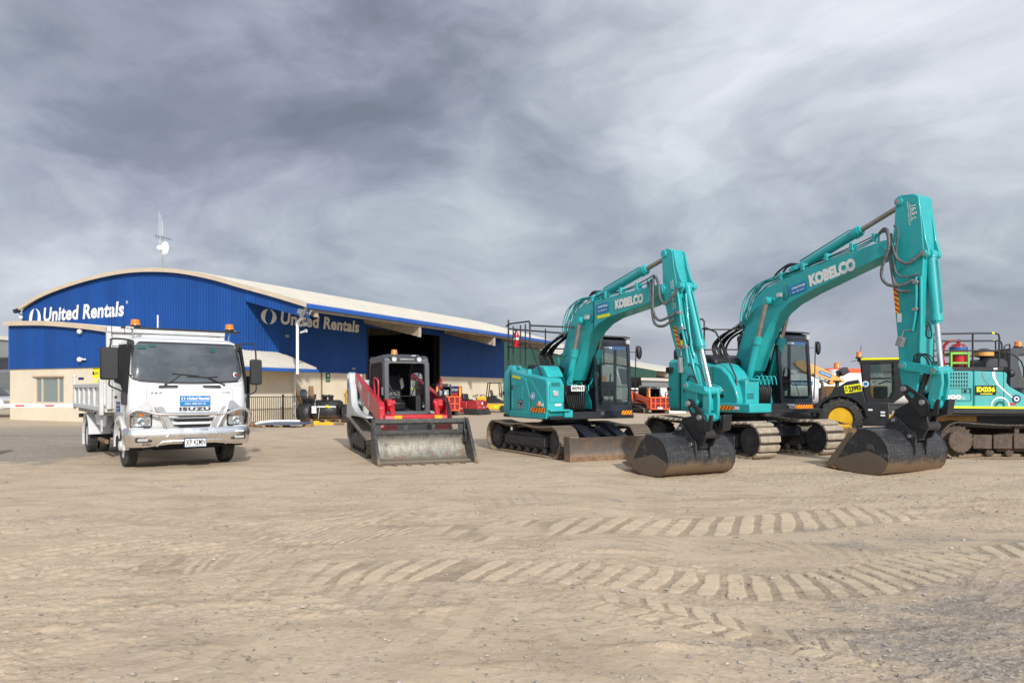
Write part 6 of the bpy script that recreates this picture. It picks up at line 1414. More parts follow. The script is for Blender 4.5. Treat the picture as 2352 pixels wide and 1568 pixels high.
mb = MB(); x_ = -.92; yy = -math.sqrt(R2**2-x_**2)+.02; mb.box(-1.0, -.84, yy-.06, yy+.06, 1.92, 2.06); mb.build('lifting_recess', 's_black', cw2, bevel=.02); mb = MB(); yy = -math.sqrt(R2**2-.85**2)+.0; mb.box(-.92, -.84, yy-.02, yy+.05, 1.48, 1.56); mb.build('door_latch', 'black', cw2)
y2 = -1.31
mb = MB(); mb.prism([(-.59, 1.0), (.45, 1.0), (.45, 2.06), (.1, 2.14), (-.59, 2.21)], y2, -.85); rs2 = mb.build('side_body', 'teal', B_, bevel=.04, seg=3)
mb = MB(); prB = [(.46, 1.16), (1.22, 1.16), (1.24, 1.30), (1.14, 1.56), (.94, 1.84), (.72, 2.0), (.46, 2.06)]; mb.loft([[(a, -1.26, z) for a, z in prB], [(a+.0, -1.10, z+.05*(z > 1.5)) for a, z in prB], [(a, -.72, z+.08*(z > 1.5)) for a, z in prB]]); fhd = mb.build('fuel_tank_body', 'teal', B_, bevel=.03, seg=3)
mb = MB(); mb.box(.40, 1.66, -1.33, -.66, 1.00, 1.20); deck = mb.build('step_deck', 'teal', B_, bevel=.025)
mb = MB(); mb.box(1.0, 1.32, -1.10, -.68, 1.18, 1.72); mb.box(1.02, 1.38, -1.0, -.72, 1.70, 1.75); mb.build('tool_box', 'teal', B_, bevel=.03)
mb = MB()
for k in range(4): mb.box(1.318, 1.325, -1.06, -.86, 1.30+k*.035, 1.315+k*.035)
mb.build('vent', 's_black', fhd)
mb = MB(); mb.prism([(-.53, 1.08), (.38, 1.08), (.38, 1.98), (.05, 2.06), (-.53, 2.12)], y2-.016, y2); d2 = mb.build('side_door', 'teal', rs2, bevel=.012)
mb = MB(); mb.box(-.615, -.595, y2+.0, y2+.03, 1.0, 2.2); mb.build('panel_gap', 'teal_dark', rs2); mb = MB(); mb.box(.448, .462, y2-.0, y2+.06, 1.0, 2.05); mb.build('panel_gap', 'teal_dark', rs2)
mb = MB(); frame(mb, rr(-1.02, -.68, 1.34, 1.95, .06), rr(-1.0, -.70, 1.36, 1.93, .05), -1.44, -1.40, 'y'); 
mb = MB(); quad(mb, (-.32, y2-.017, 1.50), X_, Z_, .22, .11); o = mb.build('spec_plate', 's_black', d2); txt('lettering', 'POWER', 's_white', o, (-.32, y2-.024, 1.52), X_, Z_, .17, .035, shear=.3, bold=.03)
mb = MB(); mb.prism(rr(.70, .82, 1.32, 1.40, .03), -1.28, -1.262); mb.build('lamp_recess', 's_black', fhd); mb = MB(); mb.box(.70, .80, -1.33, -1.26, 1.46, 1.52); mb.build('side_reflector', 'amber', fhd, bevel=.01)
mb = MB(); quad(mb, (.50, -1.262, 1.49), X_, Z_, .14, .06); mb.build('sticker', 's_red', fhd)
hazard(deck, (.93, -1.332, 1.10), X_, Z_, .52, .10, 5); mb = MB(); quad(mb, (1.29, -1.332, 1.10), X_, Z_, .14, .07); mb.build('sticker', 's_white', deck)
mb = MB(); mb.prism([(-.55, 2.10), (.35, 2.08), (.30, 2.24), (.0, 2.34), (-.5, 2.36)], -1.05, .25); mb.lathe((-1.05, -.75, 2.24), (0, 0, 1), [(0, .28), (.28, .28), (.36, .16)], 20); mb.build('engine_hood', 'black', B_, bevel=.06)
mb = MB()
for y in (-.34, .26): mb.prism([(-.25, 1.1), (.85, 1.1), (.80, 1.4), (.45, 2.0), (.15, 2.25), (-.15, 2.2)], y-.025, y+.025)
mb.build('boom_bracket', 'teal', B_, bevel=.01)
mb = MB(); mb.box(-.5, .9, -.70, -.38, 1.06, 1.75); mb.box(-.9, .5, .22, .5, 1.06, 2.2); mb.build('valve_bay', 'dark', B_)
lines(B_, 'valve_hoses', 'hose', [[(1.12, -.60+.06*k, 1.62-.02*(k % 3)), (1.18, -.58+.06*k, 1.52), (1.18, -.54+.05*k, 1.36), (1.1, -.5+.05*k, 1.2), (.8, -.45+.04*k, 1.12)] for k in range(8)], .022)
lines(B_, 'valve_pipes', 'teal', [[(1.02, -.56+.13*k, 1.62), (1.06, -.56+.13*k, 1.78), (1.16, -.53+.13*k, 1.80), (1.18, -.5+.13*k, 1.62)] for k in range(5)], .014)
cab_box(B_, -.28, 1.10, .27, 1.34, 1.02, 2.86, .13)
mb = MB(); mb.box(1.135, 1.142, .42, .68, 1.035, 1.165); pl_ = mb.build('number_plate', 's_white', B_); txt('lettering', '71314·E', 's_black', pl_, (1.145, .55, 1.10), Y_, Z_, .23, .085, bold=.015)
hazard(B_, (1.135, .99, 1.10), Y_, Z_, .60, .095, 7); mb = MB(); quad(mb, (1.13, .05, 1.10), Y_, Z_, .16, .10); 
mb = MB(); mb.box(1.0, 1.12, -.2, .34, 1.0, 1.18); mb.build('cab_step', 'cab_dark', B_, bevel=.01)
# hand rails
mb = MB(); Y0 = -1.12
mb.tube([(-.30, Y0, 2.15), (-.30, Y0, 3.12), (-.24, Y0, 3.18), (-.02, Y0, 3.18), (.04, Y0, 3.12), (.04, Y0, 2.15)], .020, 7)
mb.tube([(-.02, Y0, 2.95), (.12, Y0-.02, 2.96), (.45, Y0-.03, 2.84), (.62, Y0-.04, 2.60), (1.10, Y0-.05, 1.78), (1.16, Y0-.05, 1.22)], .020, 8)
mb.tube([(.04, Y0, 2.93), (.30, Y0+.5, 2.93), (.50, -.4, 2.93)], .018, 6); mb.tube([(.0, Y0, 2.45), (.50, -.4, 2.45)], .016, 6); mb.tube([(-.3, Y0, 2.7), (.04, Y0, 2.7)], .016, 6)
mb.tube([(-.9, Y0, 2.4), (-.9, Y0, 2.75), (-.3, Y0, 2.75)], .016, 6); mb.build('guard_rail', 'black', B_, ang=60)
mb = MB(); mb.lathe((.08, Y0-.06, 2.36), (0, .2, 1), [(0, .05), (.02, .06)], 12); mb.ball((.06, Y0-.09, 2.55), .10, 14, (.5, .5, 1.2)); mb.build('mirror', 'teal', B_)
bo = [(.0, 1.86), (.06, 2.1), (.27, 2.56), (.47, 3.05), (.62, 3.42), (.80, 3.66), (1.02, 3.82), (1.40, 3.94), (2.25, 4.12), (3.18, 4.27), (3.96, 4.40), (4.14, 4.40), (4.24, 4.30), (4.20, 4.18), (3.96, 4.09), (3.18, 3.87), (2.25, 3.60), (1.74, 3.42), (1.44, 3.24), (1.20, 3.00), (.97, 2.64), (.66, 1.95), (.34, 1.74)]
mb = MB(); mb.prism(bo, -.22, .22); bm2 = mb.build('boom', 'teal', B_, bevel=.012, ang=25)
mb = MB(); bosses(mb, [(1.26, 3.52)], .22, .09, .2); mb.build('pin_boss', 'teal', bm2, bevel=.008)
for q, r_, e_ in (((.2, 1.92), .12, .08), ((4.10, 4.28), .10, .02)): mb = MB(); bosses(mb, [q], .22, r_, e_); mb.build('pin_boss', 'teal', bm2, bevel=.008)
mb = MB(); bosses(mb, [(1.26, 3.52)], .43, .05, .01); mb.build('pin', 'steel', bm2)
boom_label(B_, bm2, 'KOBELCO', (2.84, 3.945), 1.14, .26, R(11), -.223, (1.99, 3.72), None, (1.55, 3.62))
for s in (-1, 1): ram(B_, 'boom_cylinder', (.60, 1.42), (1.26, 3.52), s*.38, .095, .052, .60, eye=.08)
mb = MB()
for y in (-.10, .10): mb.prism([(1.55, 3.95), (1.66, 4.22), (1.78, 4.24), (2.05, 4.06)], y-.02, y+.02)
mb.build('cylinder_bracket', 'teal', bm2, bevel=.01)
ram(B_, 'arm_cylinder', (1.76, 4.18), (4.30, 5.08), 0, .095, .052, .62, rodmat='rod', eye=.09)
ap = [(4.17, 5.10), (4.22, 5.20), (4.34, 5.20), (4.62, 5.18), (4.86, 5.14), (4.92, 5.02), (4.98, 4.70), (5.0, 4.20), (4.99, 3.6), (4.96, 3.0), (4.90, 2.4), (4.80, 1.8), (4.72, 1.5), (4.62, 1.38), (4.48, 1.38), (4.36, 1.50), (4.30, 1.75), (4.26, 2.5), (4.18, 3.62), (4.14, 4.0), (4.15, 4.40), (4.20, 4.70), (4.14, 4.95)]
ap2 = [(4.24, 5.08), (4.27, 5.18), (4.36, 5.20), (4.60, 5.17), (4.70, 5.10), (4.75, 4.67), (4.80, 4.03), (4.76, 3.33), (4.73, 2.13), (4.70, 1.70), (4.66, 1.44), (4.58, 1.37), (4.46, 1.38), (4.38, 1.50), (4.33, 1.75), (4.28, 2.5), (4.18, 3.62), (4.16, 4.0), (4.18, 4.35), (4.22, 4.70)]
mb = MB(); mb.prism(ap2, -.20, .20); am2 = mb.build('arm', 'teal', B_, bevel=.014, ang=25)
mb = MB(); 
for y in (-.16, .16): mb.prism([(4.66, 4.80), (4.76, 4.72), (4.82, 4.30), (4.88, 4.08), (4.88, 3.98), (4.82, 3.92), (4.70, 3.98), (4.70, 4.3)], y-.03, y+.03)
mb.build('cylinder_horn', 'teal', am2, bevel=.008)
for q, h_, r_, e_ in (((4.32, 5.08), .2, .08, .04), ((4.80, 4.02), .19, .07, .05), ((4.42, 1.96), .2, .075, .08)): mb = MB(); bosses(mb, [q], h_, r_, e_); mb.build('pin_boss', 'teal', am2, bevel=.006)
for q, h_, r_ in (((4.32, 5.08), .245, .045), ((4.80, 4.02), .245, .045), ((4.42, 1.96), .285, .04)): mb = MB(); bosses(mb, [q], h_, r_, .005); mb.build('pin', 'steel', am2)
ram(B_, 'bucket_cylinder', (4.81, 4.02), (5.0, 1.86), 0, .085, .050, .58, rodmat='chrome', eye=.09)
for s in (-1, 1):
    mb = MB(); y = s*.235; mb.prism([(4.36, 2.02), (4.48, 2.04), (5.02, 1.93), (5.08, 1.86), (5.0, 1.78), (4.48, 1.86), (4.36, 1.90)], y-.025, y+.025); mb.build('rocker_link', 'teal', B_, bevel=.008)
mb = MB(); lk = [(4.92, 1.92), (5.08, 1.92), (5.10, 1.62), (5.02, 1.24), (4.94, 1.16), (4.84, 1.18), (4.82, 1.30), (4.88, 1.62)]
for y in (-.10, .10): mb.prism(lk, y-.035, y+.035)
mb.box(4.88, 5.0, -.09, .09, 1.38, 1.62); bosses(mb, [(5.0, 1.85)], .17, .085, .03); bosses(mb, [(4.92, 1.24)], .15, .09, .01); mb.build('bucket_link', 'teal', B_, bevel=.01)
mb = MB(); bosses(mb, [(5.0, 1.85)], .265, .045, .0); mb.build('pin', 'steel', B_)
hazard(am2, (4.265, -.205, 3.25), (-.10, 0, 1), (-1, 0, -.10), .58, .085, 6); mb = MB(); quad(mb, (4.33, -.203, 2.87), X_, Z_, .09, .17); mb.build('sticker', 's_white', am2)
txt('lettering', '16.5 t', 's_white', am2, (4.62, -.205, 4.82), (.10, 0, -1), (1, 0, .10), .26, .10, bold=.02); txt('lettering', 'MAXIMUM BUCKET\nCAPACITY CHECK CHART', 's_white', am2, (4.53, -.205, 4.82), (.10, 0, -1), (1, 0, .10), .46, .07, bold=.02)
lines(am2, 'arm_pipe', 'teal', [[(4.66, -.22, 3.66), (4.68, -.23, 3.3), (4.66, -.23, 2.9), (4.60, -.22, 2.6)], [(4.76, -.22, 3.6), (4.76, -.22, 2.8), (4.74, -.22, 2.2)]], .030)
mb = MB()
for a, z in ((4.67, 3.5), (4.66, 3.0)): mb.box(a-.055, a+.055, -.27, -.2, z-.03, z+.03)
mb.build('pipe_clamp', 'steel', am2, bevel=.006)
mb = MB(); mb.box(4.34, 4.46, -.33, -.22, 2.32, 2.50, Matrix.Rotation(R(20), 3, 'Y')); mb.tube([(4.40, -.25, 2.50), (4.44, -.24, 2.62), (4.62, -.22, 2.62)], .014, 6); mb.build('check_valve', 'steel', am2, bevel=.02)
lines(am2, 'looped_hose', 'hose', [[(4.86, -.18, 2.75), (4.95, -.22, 2.6), (4.93, -.2, 2.45), (4.84, -.2, 2.5), (4.86, -.2, 2.7)]], .013)
lines(am2, 'link_hoses', 'hose', [[(4.62+.05*k, -.22, 1.98), (4.64+.06*k, -.24, 2.12), (4.74+.06*k, -.24, 2.16), (4.84+.06*k, -.2, 2.08), (4.90+.05*k, -.18, 1.95)] for k in range(3)]+[[(4.86, -.12, 1.8), (4.80, -.14, 1.6), (4.70, -.16, 1.5)]], .013)
lines(B_, 'sleeved_hoses', 'hose_grey', [[(3.84, -.12, 4.56), (4.04, -.24, 4.62), (4.20, -.36, 4.50), (4.24, -.40, 4.20), (4.12, -.40, 3.90), (4.10, -.40, 3.66), (4.22, -.38, 3.50), (4.44, -.34, 3.46), (4.62, -.26, 3.54), (4.66, -.22, 3.46)], [(3.96, -.2, 4.58), (4.14, -.3, 4.52), (4.22, -.34, 4.2), (4.26, -.34, 3.8), (4.36, -.34, 3.4), (4.58, -.28, 3.34)], [(4.22, -.3, 4.48), (4.30, -.36, 4.2), (4.38, -.36, 3.98), (4.56, -.34, 3.86), (4.74, -.26, 3.98), (4.84, -.2, 4.06)]], .030, 6)
lines(B_, 'sleeved_hoses', 'hose_grey', [[(4.28, -.3, 4.62), (4.40, -.36, 4.5), (4.36, -.36, 4.1), (4.34, -.36, 3.78), (4.46, -.33, 3.62), (4.74, -.24, 3.64)]], .018, 6)
lines(bm2, 'boom_pipes', 'teal', [[(.36, -.24, 3.0), (.46, -.22, 3.4), (.62, -.17, 3.72), (.98, -.15, 3.96), (1.6, -.15, 4.08), (2.5, -.15, 4.24), (3.5, -.14, 4.42), (3.84, -.12, 4.56)], [(.30, -.16, 2.96), (.40, -.14, 3.44), (.58, -.09, 3.80), (.96, -.08, 4.02), (1.7, -.19, 4.04), (2.6, -.19, 4.20), (3.6, -.19, 4.38), (3.9, -.2, 4.56)], [(.44, -.27, 3.05), (.52, -.25, 3.3), (.74, -.21, 3.6), (1.1, -.19, 3.86)], [(.24, -.07, 2.9), (.34, -.04, 3.44), (.54, .0, 3.84), (.94, .04, 4.06), (1.5, .1, 4.05)], [(.50, -.28, 3.02), (.60, -.27, 3.2), (.80, -.24, 3.45)]], .016)
lines(B_, 'boom_hoses', 'hose', [[(.02+.02*k, -.50+.06*k, 2.10), (-.20-.02*(k % 4), -.48+.06*k, 2.26), (-.36-.03*(k % 3), -.46+.06*k, 2.46), (-.36-.03*(k % 4), -.43+.06*k, 2.64+.02*(k % 3)), (-.14-.02*(k % 3), -.39+.055*k, 2.82+.02*(k % 4)), (.12, -.34+.05*k, 2.94+.02*(k % 4)), (.30, -.3+.045*k, 3.03+.03*(k % 3))] for k in range(9)], .028, 5)
lines(bm2, 'hose_couplings', 'steel', [[(.24, -.34+.05*k, 3.00+.03*(k % 3)), (.38, -.29+.045*k, 3.09+.03*(k % 3))] for k in range(8)], .026, 1)
lines(bm2, 'rising_pipes', 'teal', [[(.36+.02*(k % 2), -.30+.06*k, 3.06+.02*k), (.40+.02*(k % 3), -.30+.055*k, 3.36), (.50+.03*(k % 3), -.28+.055*k, 3.66+.03*(k % 2)), (.80, -.25+.055*k, 3.92+.03*(k % 3)), (1.20, -.22+.055*k, 4.04+.02*(k % 2)), (1.7, -.22+.055*k, 4.12)] for k in range(8)], .014, 4)
lines(bm2, 'lamp_wiring', 'hose', [[(1.4, -.18, 4.02), (1.9, -.19, 4.14), (2.5, -.18, 4.24), (3.1, -.2, 4.36), (3.6, -.19, 4.48), (3.84, -.12, 4.58)]], .012)
for a_ in (1.5, 2.1, 2.7, 3.3, 3.8): mb = MB(); z_ = 3.96+.19*(a_-1.4); mb.box(a_-.035, a_+.035, -.24, -.08, z_, z_+.16); mb.build('pipe_clamp', 'teal', bm2, bevel=.006)
lines(B_, 'ram_hoses', 'hose', [[(1.74, .12, 4.30), (1.45, .13, 4.36), (1.15, .10, 4.22), (1.0, .08, 4.05)], [(1.8, -.02, 4.3), (1.5, 0, 4.28), (1.3, .02, 4.08)]], .024, 5)
P1, P2, B1, B2 = (4.42, 1.52), (4.78, 1.27), (4.20, .92), (4.53, .63)
tilt_hitch(B_, P1, P2, B1, B2)
lines(B_, 'hitch_ram', 'black', [[(4.66, -.12, 1.35), (4.80, -.12, 1.8)]], .05, 1)
bucket(B_, [(3.28, .03), (3.52, -.03), (3.76, -.07), (4.02, -.095), (4.26, -.095), (4.44, -.05), (4.54, .05), (4.59, .18), (4.60, .34), (4.55, .48), (4.46, .60), (4.32, .71), (4.14, .76), (3.98, .75)], -.92, .84, (B1, B2))
# ------------------------------------------------------------------ compact track loaders
def track_loader(name, label, ox, oy, deg, col, tailcol, cabcol, detail=True, group=None):
    g = machine(name, label, 'track loader', ox, oy, deg, group)
    for s in (-1, 1):
        y0, y1 = (-1.0, -.60) if s < 0 else (.60, 1.0)
        crawler(g, -1.72, .86, .25, .19, .54, .22, y0, y1, .10, 'rubtrack', 'rubber', .0, side=s, nroll=5)
        mb = MB(); mb.prism([(-1.35, .20), (.55, .16), (.72, .30), (.30, .46), (-.60, .50), (-1.2, .42)], s*.94-.05, s*.94+.05); mb.build('side_cover', 'undercar', g, bevel=.02)
    mb = MB(); mb.box(-1.9, .75, -.55, .55, .28, .9); mb.build('lower_frame', 'satin', g, bevel=.03)
    for s in (-1, 1):
        a, b_ = (s*.86-.09, s*.86+.09)
        mb = MB(); mb.prism([(-2.36, .78), (-2.30, 1.45), (-2.24, 1.92), (-2.02, 1.95), (-1.88, 1.90), (-1.86, 1.72), (-1.74, 1.62), (-1.62, 1.46), (-1.58, 1.28), (-1.45, 1.12), (-1.0, .99), (-.3, .93), (.70, .90), (.70, .86), (-.30, .86), (-1.5, .86), (-1.75, .78)], a, b_); mb.build('rear_frame', tailcol, g, bevel=.02)
        if detail and s < 0:
            o = MB(); quad(o, (-2.10, a, 1.62), X_, Z_, .24, .16); o.build('blue_sticker', 's_lblue', g)
            o = MB(); quad(o, (-2.12, a, 1.38), X_, Z_, .30, .26); pn = o.build('number_panel', 's_grey', g); txt('lettering', 'TL12R2', 's_white', pn, (-2.12, a-.007, 1.36), X_, Z_, .27, .12, bold=.04)
            txt('lettering', 'OXLEY', 's_red', g, (-2.14, a-.004, 1.20), X_, Z_, .20, .05, bold=.03)
    mb = MB(); mb.prism([(-2.36, .75), (-2.33, 1.5), (-2.2, 1.75), (-1.5, 1.75), (-1.5, .8)], -.72, .72); mb.build('engine_cover', tailcol, g, bevel=.04)
    # lift arms
    for s in (-1, 1):
        a, b_ = s*.74-.065, s*.74+.065
        mb = MB(); mb.prism([(-2.12, 1.86), (-1.95, 1.92), (-1.72, 1.86), (-1.0, 1.70), (.0, 1.50), (.80, 1.36), (1.05, 1.28), (1.34, 1.24), (1.46, 1.12), (1.45, .95), (1.52, .66), (1.60, .50), (1.46, .42), (1.30, .55), (1.10, .72), (.90, .88), (.55, .98), (.10, 1.02), (-.40, 1.10), (-.90, 1.28), (-1.55, 1.56), (-2.10, 1.70)], a, b_)
        ao = mb.build('lift_arm', col, g, bevel=.02)
        mb = MB(); mb.cyl((-2.04, s*.62, 1.82), (-2.04, s*.98, 1.82), .085, n=20); mb.cyl((1.50, s*.60, .52), (1.50, s*.86, .52), .07, n=16); mb.build('pivot_pin', tailcol, ao)
        ram(g, 'lift_cylinder', (-1.86, 1.20), (-.15, 1.14), s*.74, .060, .035, .5, tailcol, 'chrome', .06)
        # front link with tilt cylinder
        mb = MB(); mb.prism([(.95, 1.30), (1.32, 1.30), (1.40, 1.16), (1.24, 1.02), (1.02, 1.06)], s*.56-.05, s*.56+.07); mb.prism([(1.24, .98), (1.62, .96), (1.72, .58), (1.56, .44), (1.36, .52), (1.20, .74)], s*.56-.16, s*.56+.10); mb.build('tilt_bracket', col, g, bevel=.02)
        ram(g, 'tilt_cylinder', (1.26, 1.22), (1.56, .60), s*.50, .058, .034, .62, col, 'chrome', .07)
        if detail:
            mb = MB(); quad(mb, (1.66, s*.44, .90), Y_, Z_, .17, .11); mb.build('warning_sticker', 's_org', g)
            mb = MB(); mb.tube([(.62, s*.74, 1.36), (.60, s*.76, 1.70), (.66, s*.76, 1.76), (.84, s*.74, 1.74), (.90, s*.72, 1.66), (.90, s*.72, 1.34)], .020, 8, sm=3); mb.build('grab_rail', col, ao)
            if s < 0:
                txt('lettering', 'UNITED\nRENTALS', 's_white', ao, (.22, a-.004, 1.27), (.15, 0, -1), (1, 0, .15), .34, .22, bold=.03, shear=.1)
                mb = MB(); quad(mb, (-1.05, a, 1.60), (1, 0, -.28), (.28, 0, 1), .42, .13); mb.build('white_sticker', 's_white', ao)
                mb = MB(); mb.prism([(-.98, 1.44), (-.80, 1.46), (-.05, 1.20), (-.15, 1.12)], a+.0, a+.03); 
    mb = MB(); mb.box(1.42, 1.62, -.48, .48, .80, .95); mb.cyl((1.50, -.50, .92), (1.50, .50, .92), .05); mb.box(1.50, 1.64, -.45, .45, .50, .56); mb.build('cross_member', col, g, bevel=.015)
    if detail:
        lines(g, 'arm_hoses', 'hose', [[(1.2, .62, 1.34), (1.34, .66, 1.28), (1.5, .70, 1.1), (1.62, .72, .85), (1.66, .70, .62)], [(1.1, .66, 1.36), (1.3, .70, 1.34), (1.46, .74, 1.15), (1.62, .76, .8)], [(1.0, .6, 1.4), (1.15, .68, 1.52), (1.3, .66, 1.4)]], .018)
        mb = MB(); mb.cyl((.98, .74, 1.40), (1.22, .72, 1.42), .055, n=14); mb.box(.9, 1.1, .62, .84, 1.36, 1.50); mb.build('coupler_block', 'steel', g, bevel=.02)
    # cab: hollow frame
    def side(s):
        y = s*.50; t_ = .045
        mb = MB(); o_ = [(-1.50, 1.02), (.62, .98), (.52, 1.35), (.42, 2.16), (.30, 2.24), (-1.20, 2.24), (-1.36, 2.12)]; i_ = [(-1.40, 1.10), (.36, 1.08), (.38, 1.4), (.29, 2.06), (.20, 2.14), (-1.12, 2.14), (-1.26, 2.04)]
        frame(mb, o_, i_, y-t_*.5, y+t_*.5, 'y'); co = mb.build('cab_side', cabcol, g, bevel=.012)
        mb = MB(); mb.prism(i_, y-.004, y+.004); mb.build('mesh_guard', 'mesh' if detail else 'dark', co)
        if detail:
            mb = MB()
            for k in range(14): z = 1.2+.065*k; mb.tube([(-1.30+.0*k, y+s*.012, z-.07), (.33-.012*k, y+s*.012, z)], .006, 4)
            for k in range(16): x = -1.15+.095*k; mb.tube([(x, y+s*.012, 1.14), (x+.02, y+s*.012, 2.1)], .004, 4)
            mb.build('guard_bars', 'satin', co)
        return co
    side(-1); side(1)
    mb = MB(); mb.prism([(-1.45, 2.20), (-1.38, 2.27), (-1.2, 2.31), (-.6, 2.29), (.28, 2.29), (.46, 2.24), (.50, 2.10), (.40, 2.10), (.30, 2.20)], -.525, .525); ro_ = mb.build('roof', cabcol, g, bevel=.03)
    mb = MB(); mb.box(-1.15, .1, -.40, .40, 2.29, 2.33); mb.build('roof_rib', cabcol, ro_, bevel=.02)
    mb = MB(); mb.prism([(-.40, 2.255), (.40, 2.255), (.34, 2.14), (-.34, 2.14)], .40, .53, 'x'); hd = mb.build('light_panel', 'black', ro_, bevel=.02)
    for s in (-1, 1): mb = MB(); mb.lathe((.525, s*.29, 2.195), (1, 0, 0), [(0, .055), (.02, .055), (.022, .045), (.012, .0)], 18); mb.build('head_lamp', 'lamp', hd)
    if detail: txt('lettering', 'TAKEUCHI', 'steel', hd, (.534, .0, 2.20), Y_, Z_, .34, .038, bold=.05)
    mb = MB(); frame(mb, rr(-.53, .53, .93, 2.16, .05, 4), rr(-.41, .41, 1.02, 2.10, .05, 4), .40, .53, 'x')
    # lean the front frame slightly
    mb.v = [(x+(2.16-z)*.10, y, z) for x, y, z in mb.v]; mb.build('door_frame', cabcol, g, bevel=.02)
    mb = MB(); mb.box(-1.45, -1.40, -.48, .48, 1.0, 2.2); mb.box(-1.4, .4, -.47, .47, .9, .94); mb.build('cab_rear_wall', 'dark', g)
    mb = MB(); mb.prism([(-.80, 1.0), (-.2, 1.0), (-.15, 1.22), (-.62, 1.26), (-.80, 1.88), (-.94, 1.90), (-.98, 1.1)], -.30, .14); se = mb.build('seat', 'seat', g, bevel=.05)
    for z in (1.36, 1.5): 
        mb = MB(); mb.tube([(-.60, -.2, z-.08), (-.62, -.13, z), (-.62, -.03, z), (-.60, .04, z-.08)], .012, 5); mb.build('seat_rib', 'satin', se)
    mb = MB()
    for s in (-1, 1): mb.box(-.5, .15, s*.38-.08, s*.38+.08, 1.0, 1.36); mb.tube([(.05, s*.36, 1.34), (.10, s*.34, 1.50)], .02, 7); mb.ball((.10, s*.34, 1.53), .035)
    mb.tube([(.0, -.42, 1.9), (.1, -.2, 1.35), (.1, .2, 1.35), (.0, .42, 1.9)], .016, 6); mb.build('controls', 'black', g, bevel=.02)
    if detail:
        mb = MB(); mb.obox((-.55, .12, 1.66), (.01, 0, 0), (0, .035, .03), (0, -.02, .11)); mb.build('hanging_card', 'skin_beige', g); mb = MB(); mb.ball((-.3, .33, 1.50), .045, 8); mb.build('green_vest', 's_lime', g)
        mb = MB(); quad(mb, (.36, -.525, 1.47), X_, Z_, .18, .18); mb.build('notice_sticker', 's_white', g)
        mb = MB(); mb.box(.10, .16, .20, .30, 2.28, 2.31); mb.build('white_tag', 's_white', ro_)
        beacon(g, (-.1, -.16, 2.33), .075, .12)
    return g
L1 = track_loader('track_loader', 'red and light grey track loader with dark mesh-sided cab and wide toothed bucket', -2.60, 16.95, 21, 'red', 'offwhite', 'grey')
# its 4-in-1 bucket
y0, y1 = -1.03, .98
mb = MB(); back = [(1.92, .86), (1.90, .70), (1.84, .50), (1.84, .30), (1.94, .12), (2.12, .03), (2.40, .0), (2.66, -.01)]
rows = [[(a, y, z) for y in (y0, y1)] for a, z in back]; r2_ = [[(a-.03*(i < 6), y, z-(.03 if i >= 5 else 0)+.015) for y in (y0, y1)] for i, (a, z) in enumerate(back)]
body = MB(); inner = [(1.925, .60), (1.87, .50), (1.865, .31), (1.96, .14), (2.13, .05), (2.36, .02)]
b = MB(); b.prism([(1.90, .66), (1.84, .50), (1.83, .28), (1.93, .08), (2.12, .0), (2.66, -.03), (2.66, -.005), (2.38, .022), (2.13, .055), (1.97, .14), (1.885, .31), (1.885, .50), (1.925, .60), (1.93, .66)], y0, y1); bk = b.build('bucket', 'lbucket_in', L1, ang=50)
mb = MB(); mb.prism([(1.87, .895), (1.97, .895), (1.975, .81), (1.96, .79), (1.88, .79)], y0, y1)
for a, b_ in ((y0+.03, y0+.15), (-.36, -.32), (.24, .28), (y1-.15, y1-.03)): mb.box(1.89, 1.93, a, b_, .60, .80)
mb.box(1.885, 1.935, y0, y1, .575, .610); mb.build('top_rail', 'lbucket', bk, bevel=.008)
for a, b_ in ((y0+.15, -.36), (-.32, .24), (.28, y1-.15)):
    mb = MB(); frame(mb, rr(a, b_, .62, .79, .03), rr(a+.02, b_-.02, .64, .77, .02), 1.90, 1.93, 'x'); mb.build('window_frame', 'lbucket', bk)
    mb = MB(); mb.box(1.912, 1.915, a+.02, b_-.02, .635, .775); mb.build('mesh_panel', 'mesh_red', bk)
for s, y in ((-1, y0), (1, y1)):
    mb = MB(); mb.prism([(1.86, .91), (1.99, .90), (2.05, .72), (2.30, .34), (2.62, .02), (2.62, -.03), (2.05, -.02), (1.86, .10), (1.80, .30), (1.82, .55)], y-.014, y+.014)
    sp_ = mb.build('side_plate', 'lbucket', bk, bevel=.004)
    mb = MB(); mb.prism([(1.99, .90), (2.03, .88), (2.66, .06), (2.66, -.03), (2.58, .02)], y-.03, y+.03); mb.build('side_cutter', 'lbucket', sp_, bevel=.006)
    mb = MB(); mb.tube([(1.97, y-s*.04, .86), (2.03, y-s*.06, .66), (2.08, y-s*.05, .56), (2.0, y-s*.07, .50), (1.98, y-s*.06, .40)], .016, 6); mb.box(1.93, 2.06, y-s*.03-.02, y-s*.03+.02, .40, .66); mb.build('clam_link', 'lbucket', sp_)
mb = MB(); mb.box(2.34, 2.70, y0, y1, -.030, -.004, Matrix.Rotation(R(3), 3, 'Y')); ce_ = mb.build('cutting_edge', 'rustedge', bk, bevel=.004)
mb = MB(); mb.box(2.28, 2.37, y0+.03, y1-.03, .015, .05, Matrix.Rotation(R(-4), 3, 'Y'))
for k in range(12): y = y0+.12+k*(y1-y0-.24)/11; mb.ball((2.33, y, .055), .017, 8, (1, 1, .5))
mb.build('bolted_lip', 'lbucket', bk)
for k in range(8):
    y = y0+.02+k*(y1-y0-.04)/7; mb = MB()
    mb.prism([(2.60, .035), (2.72, .03), (2.84, .0), (2.84, -.015), (2.72, -.035), (2.60, -.03)], y-.035, y+.035); mb.build('tooth', 'rustedge', ce_, bevel=.006)
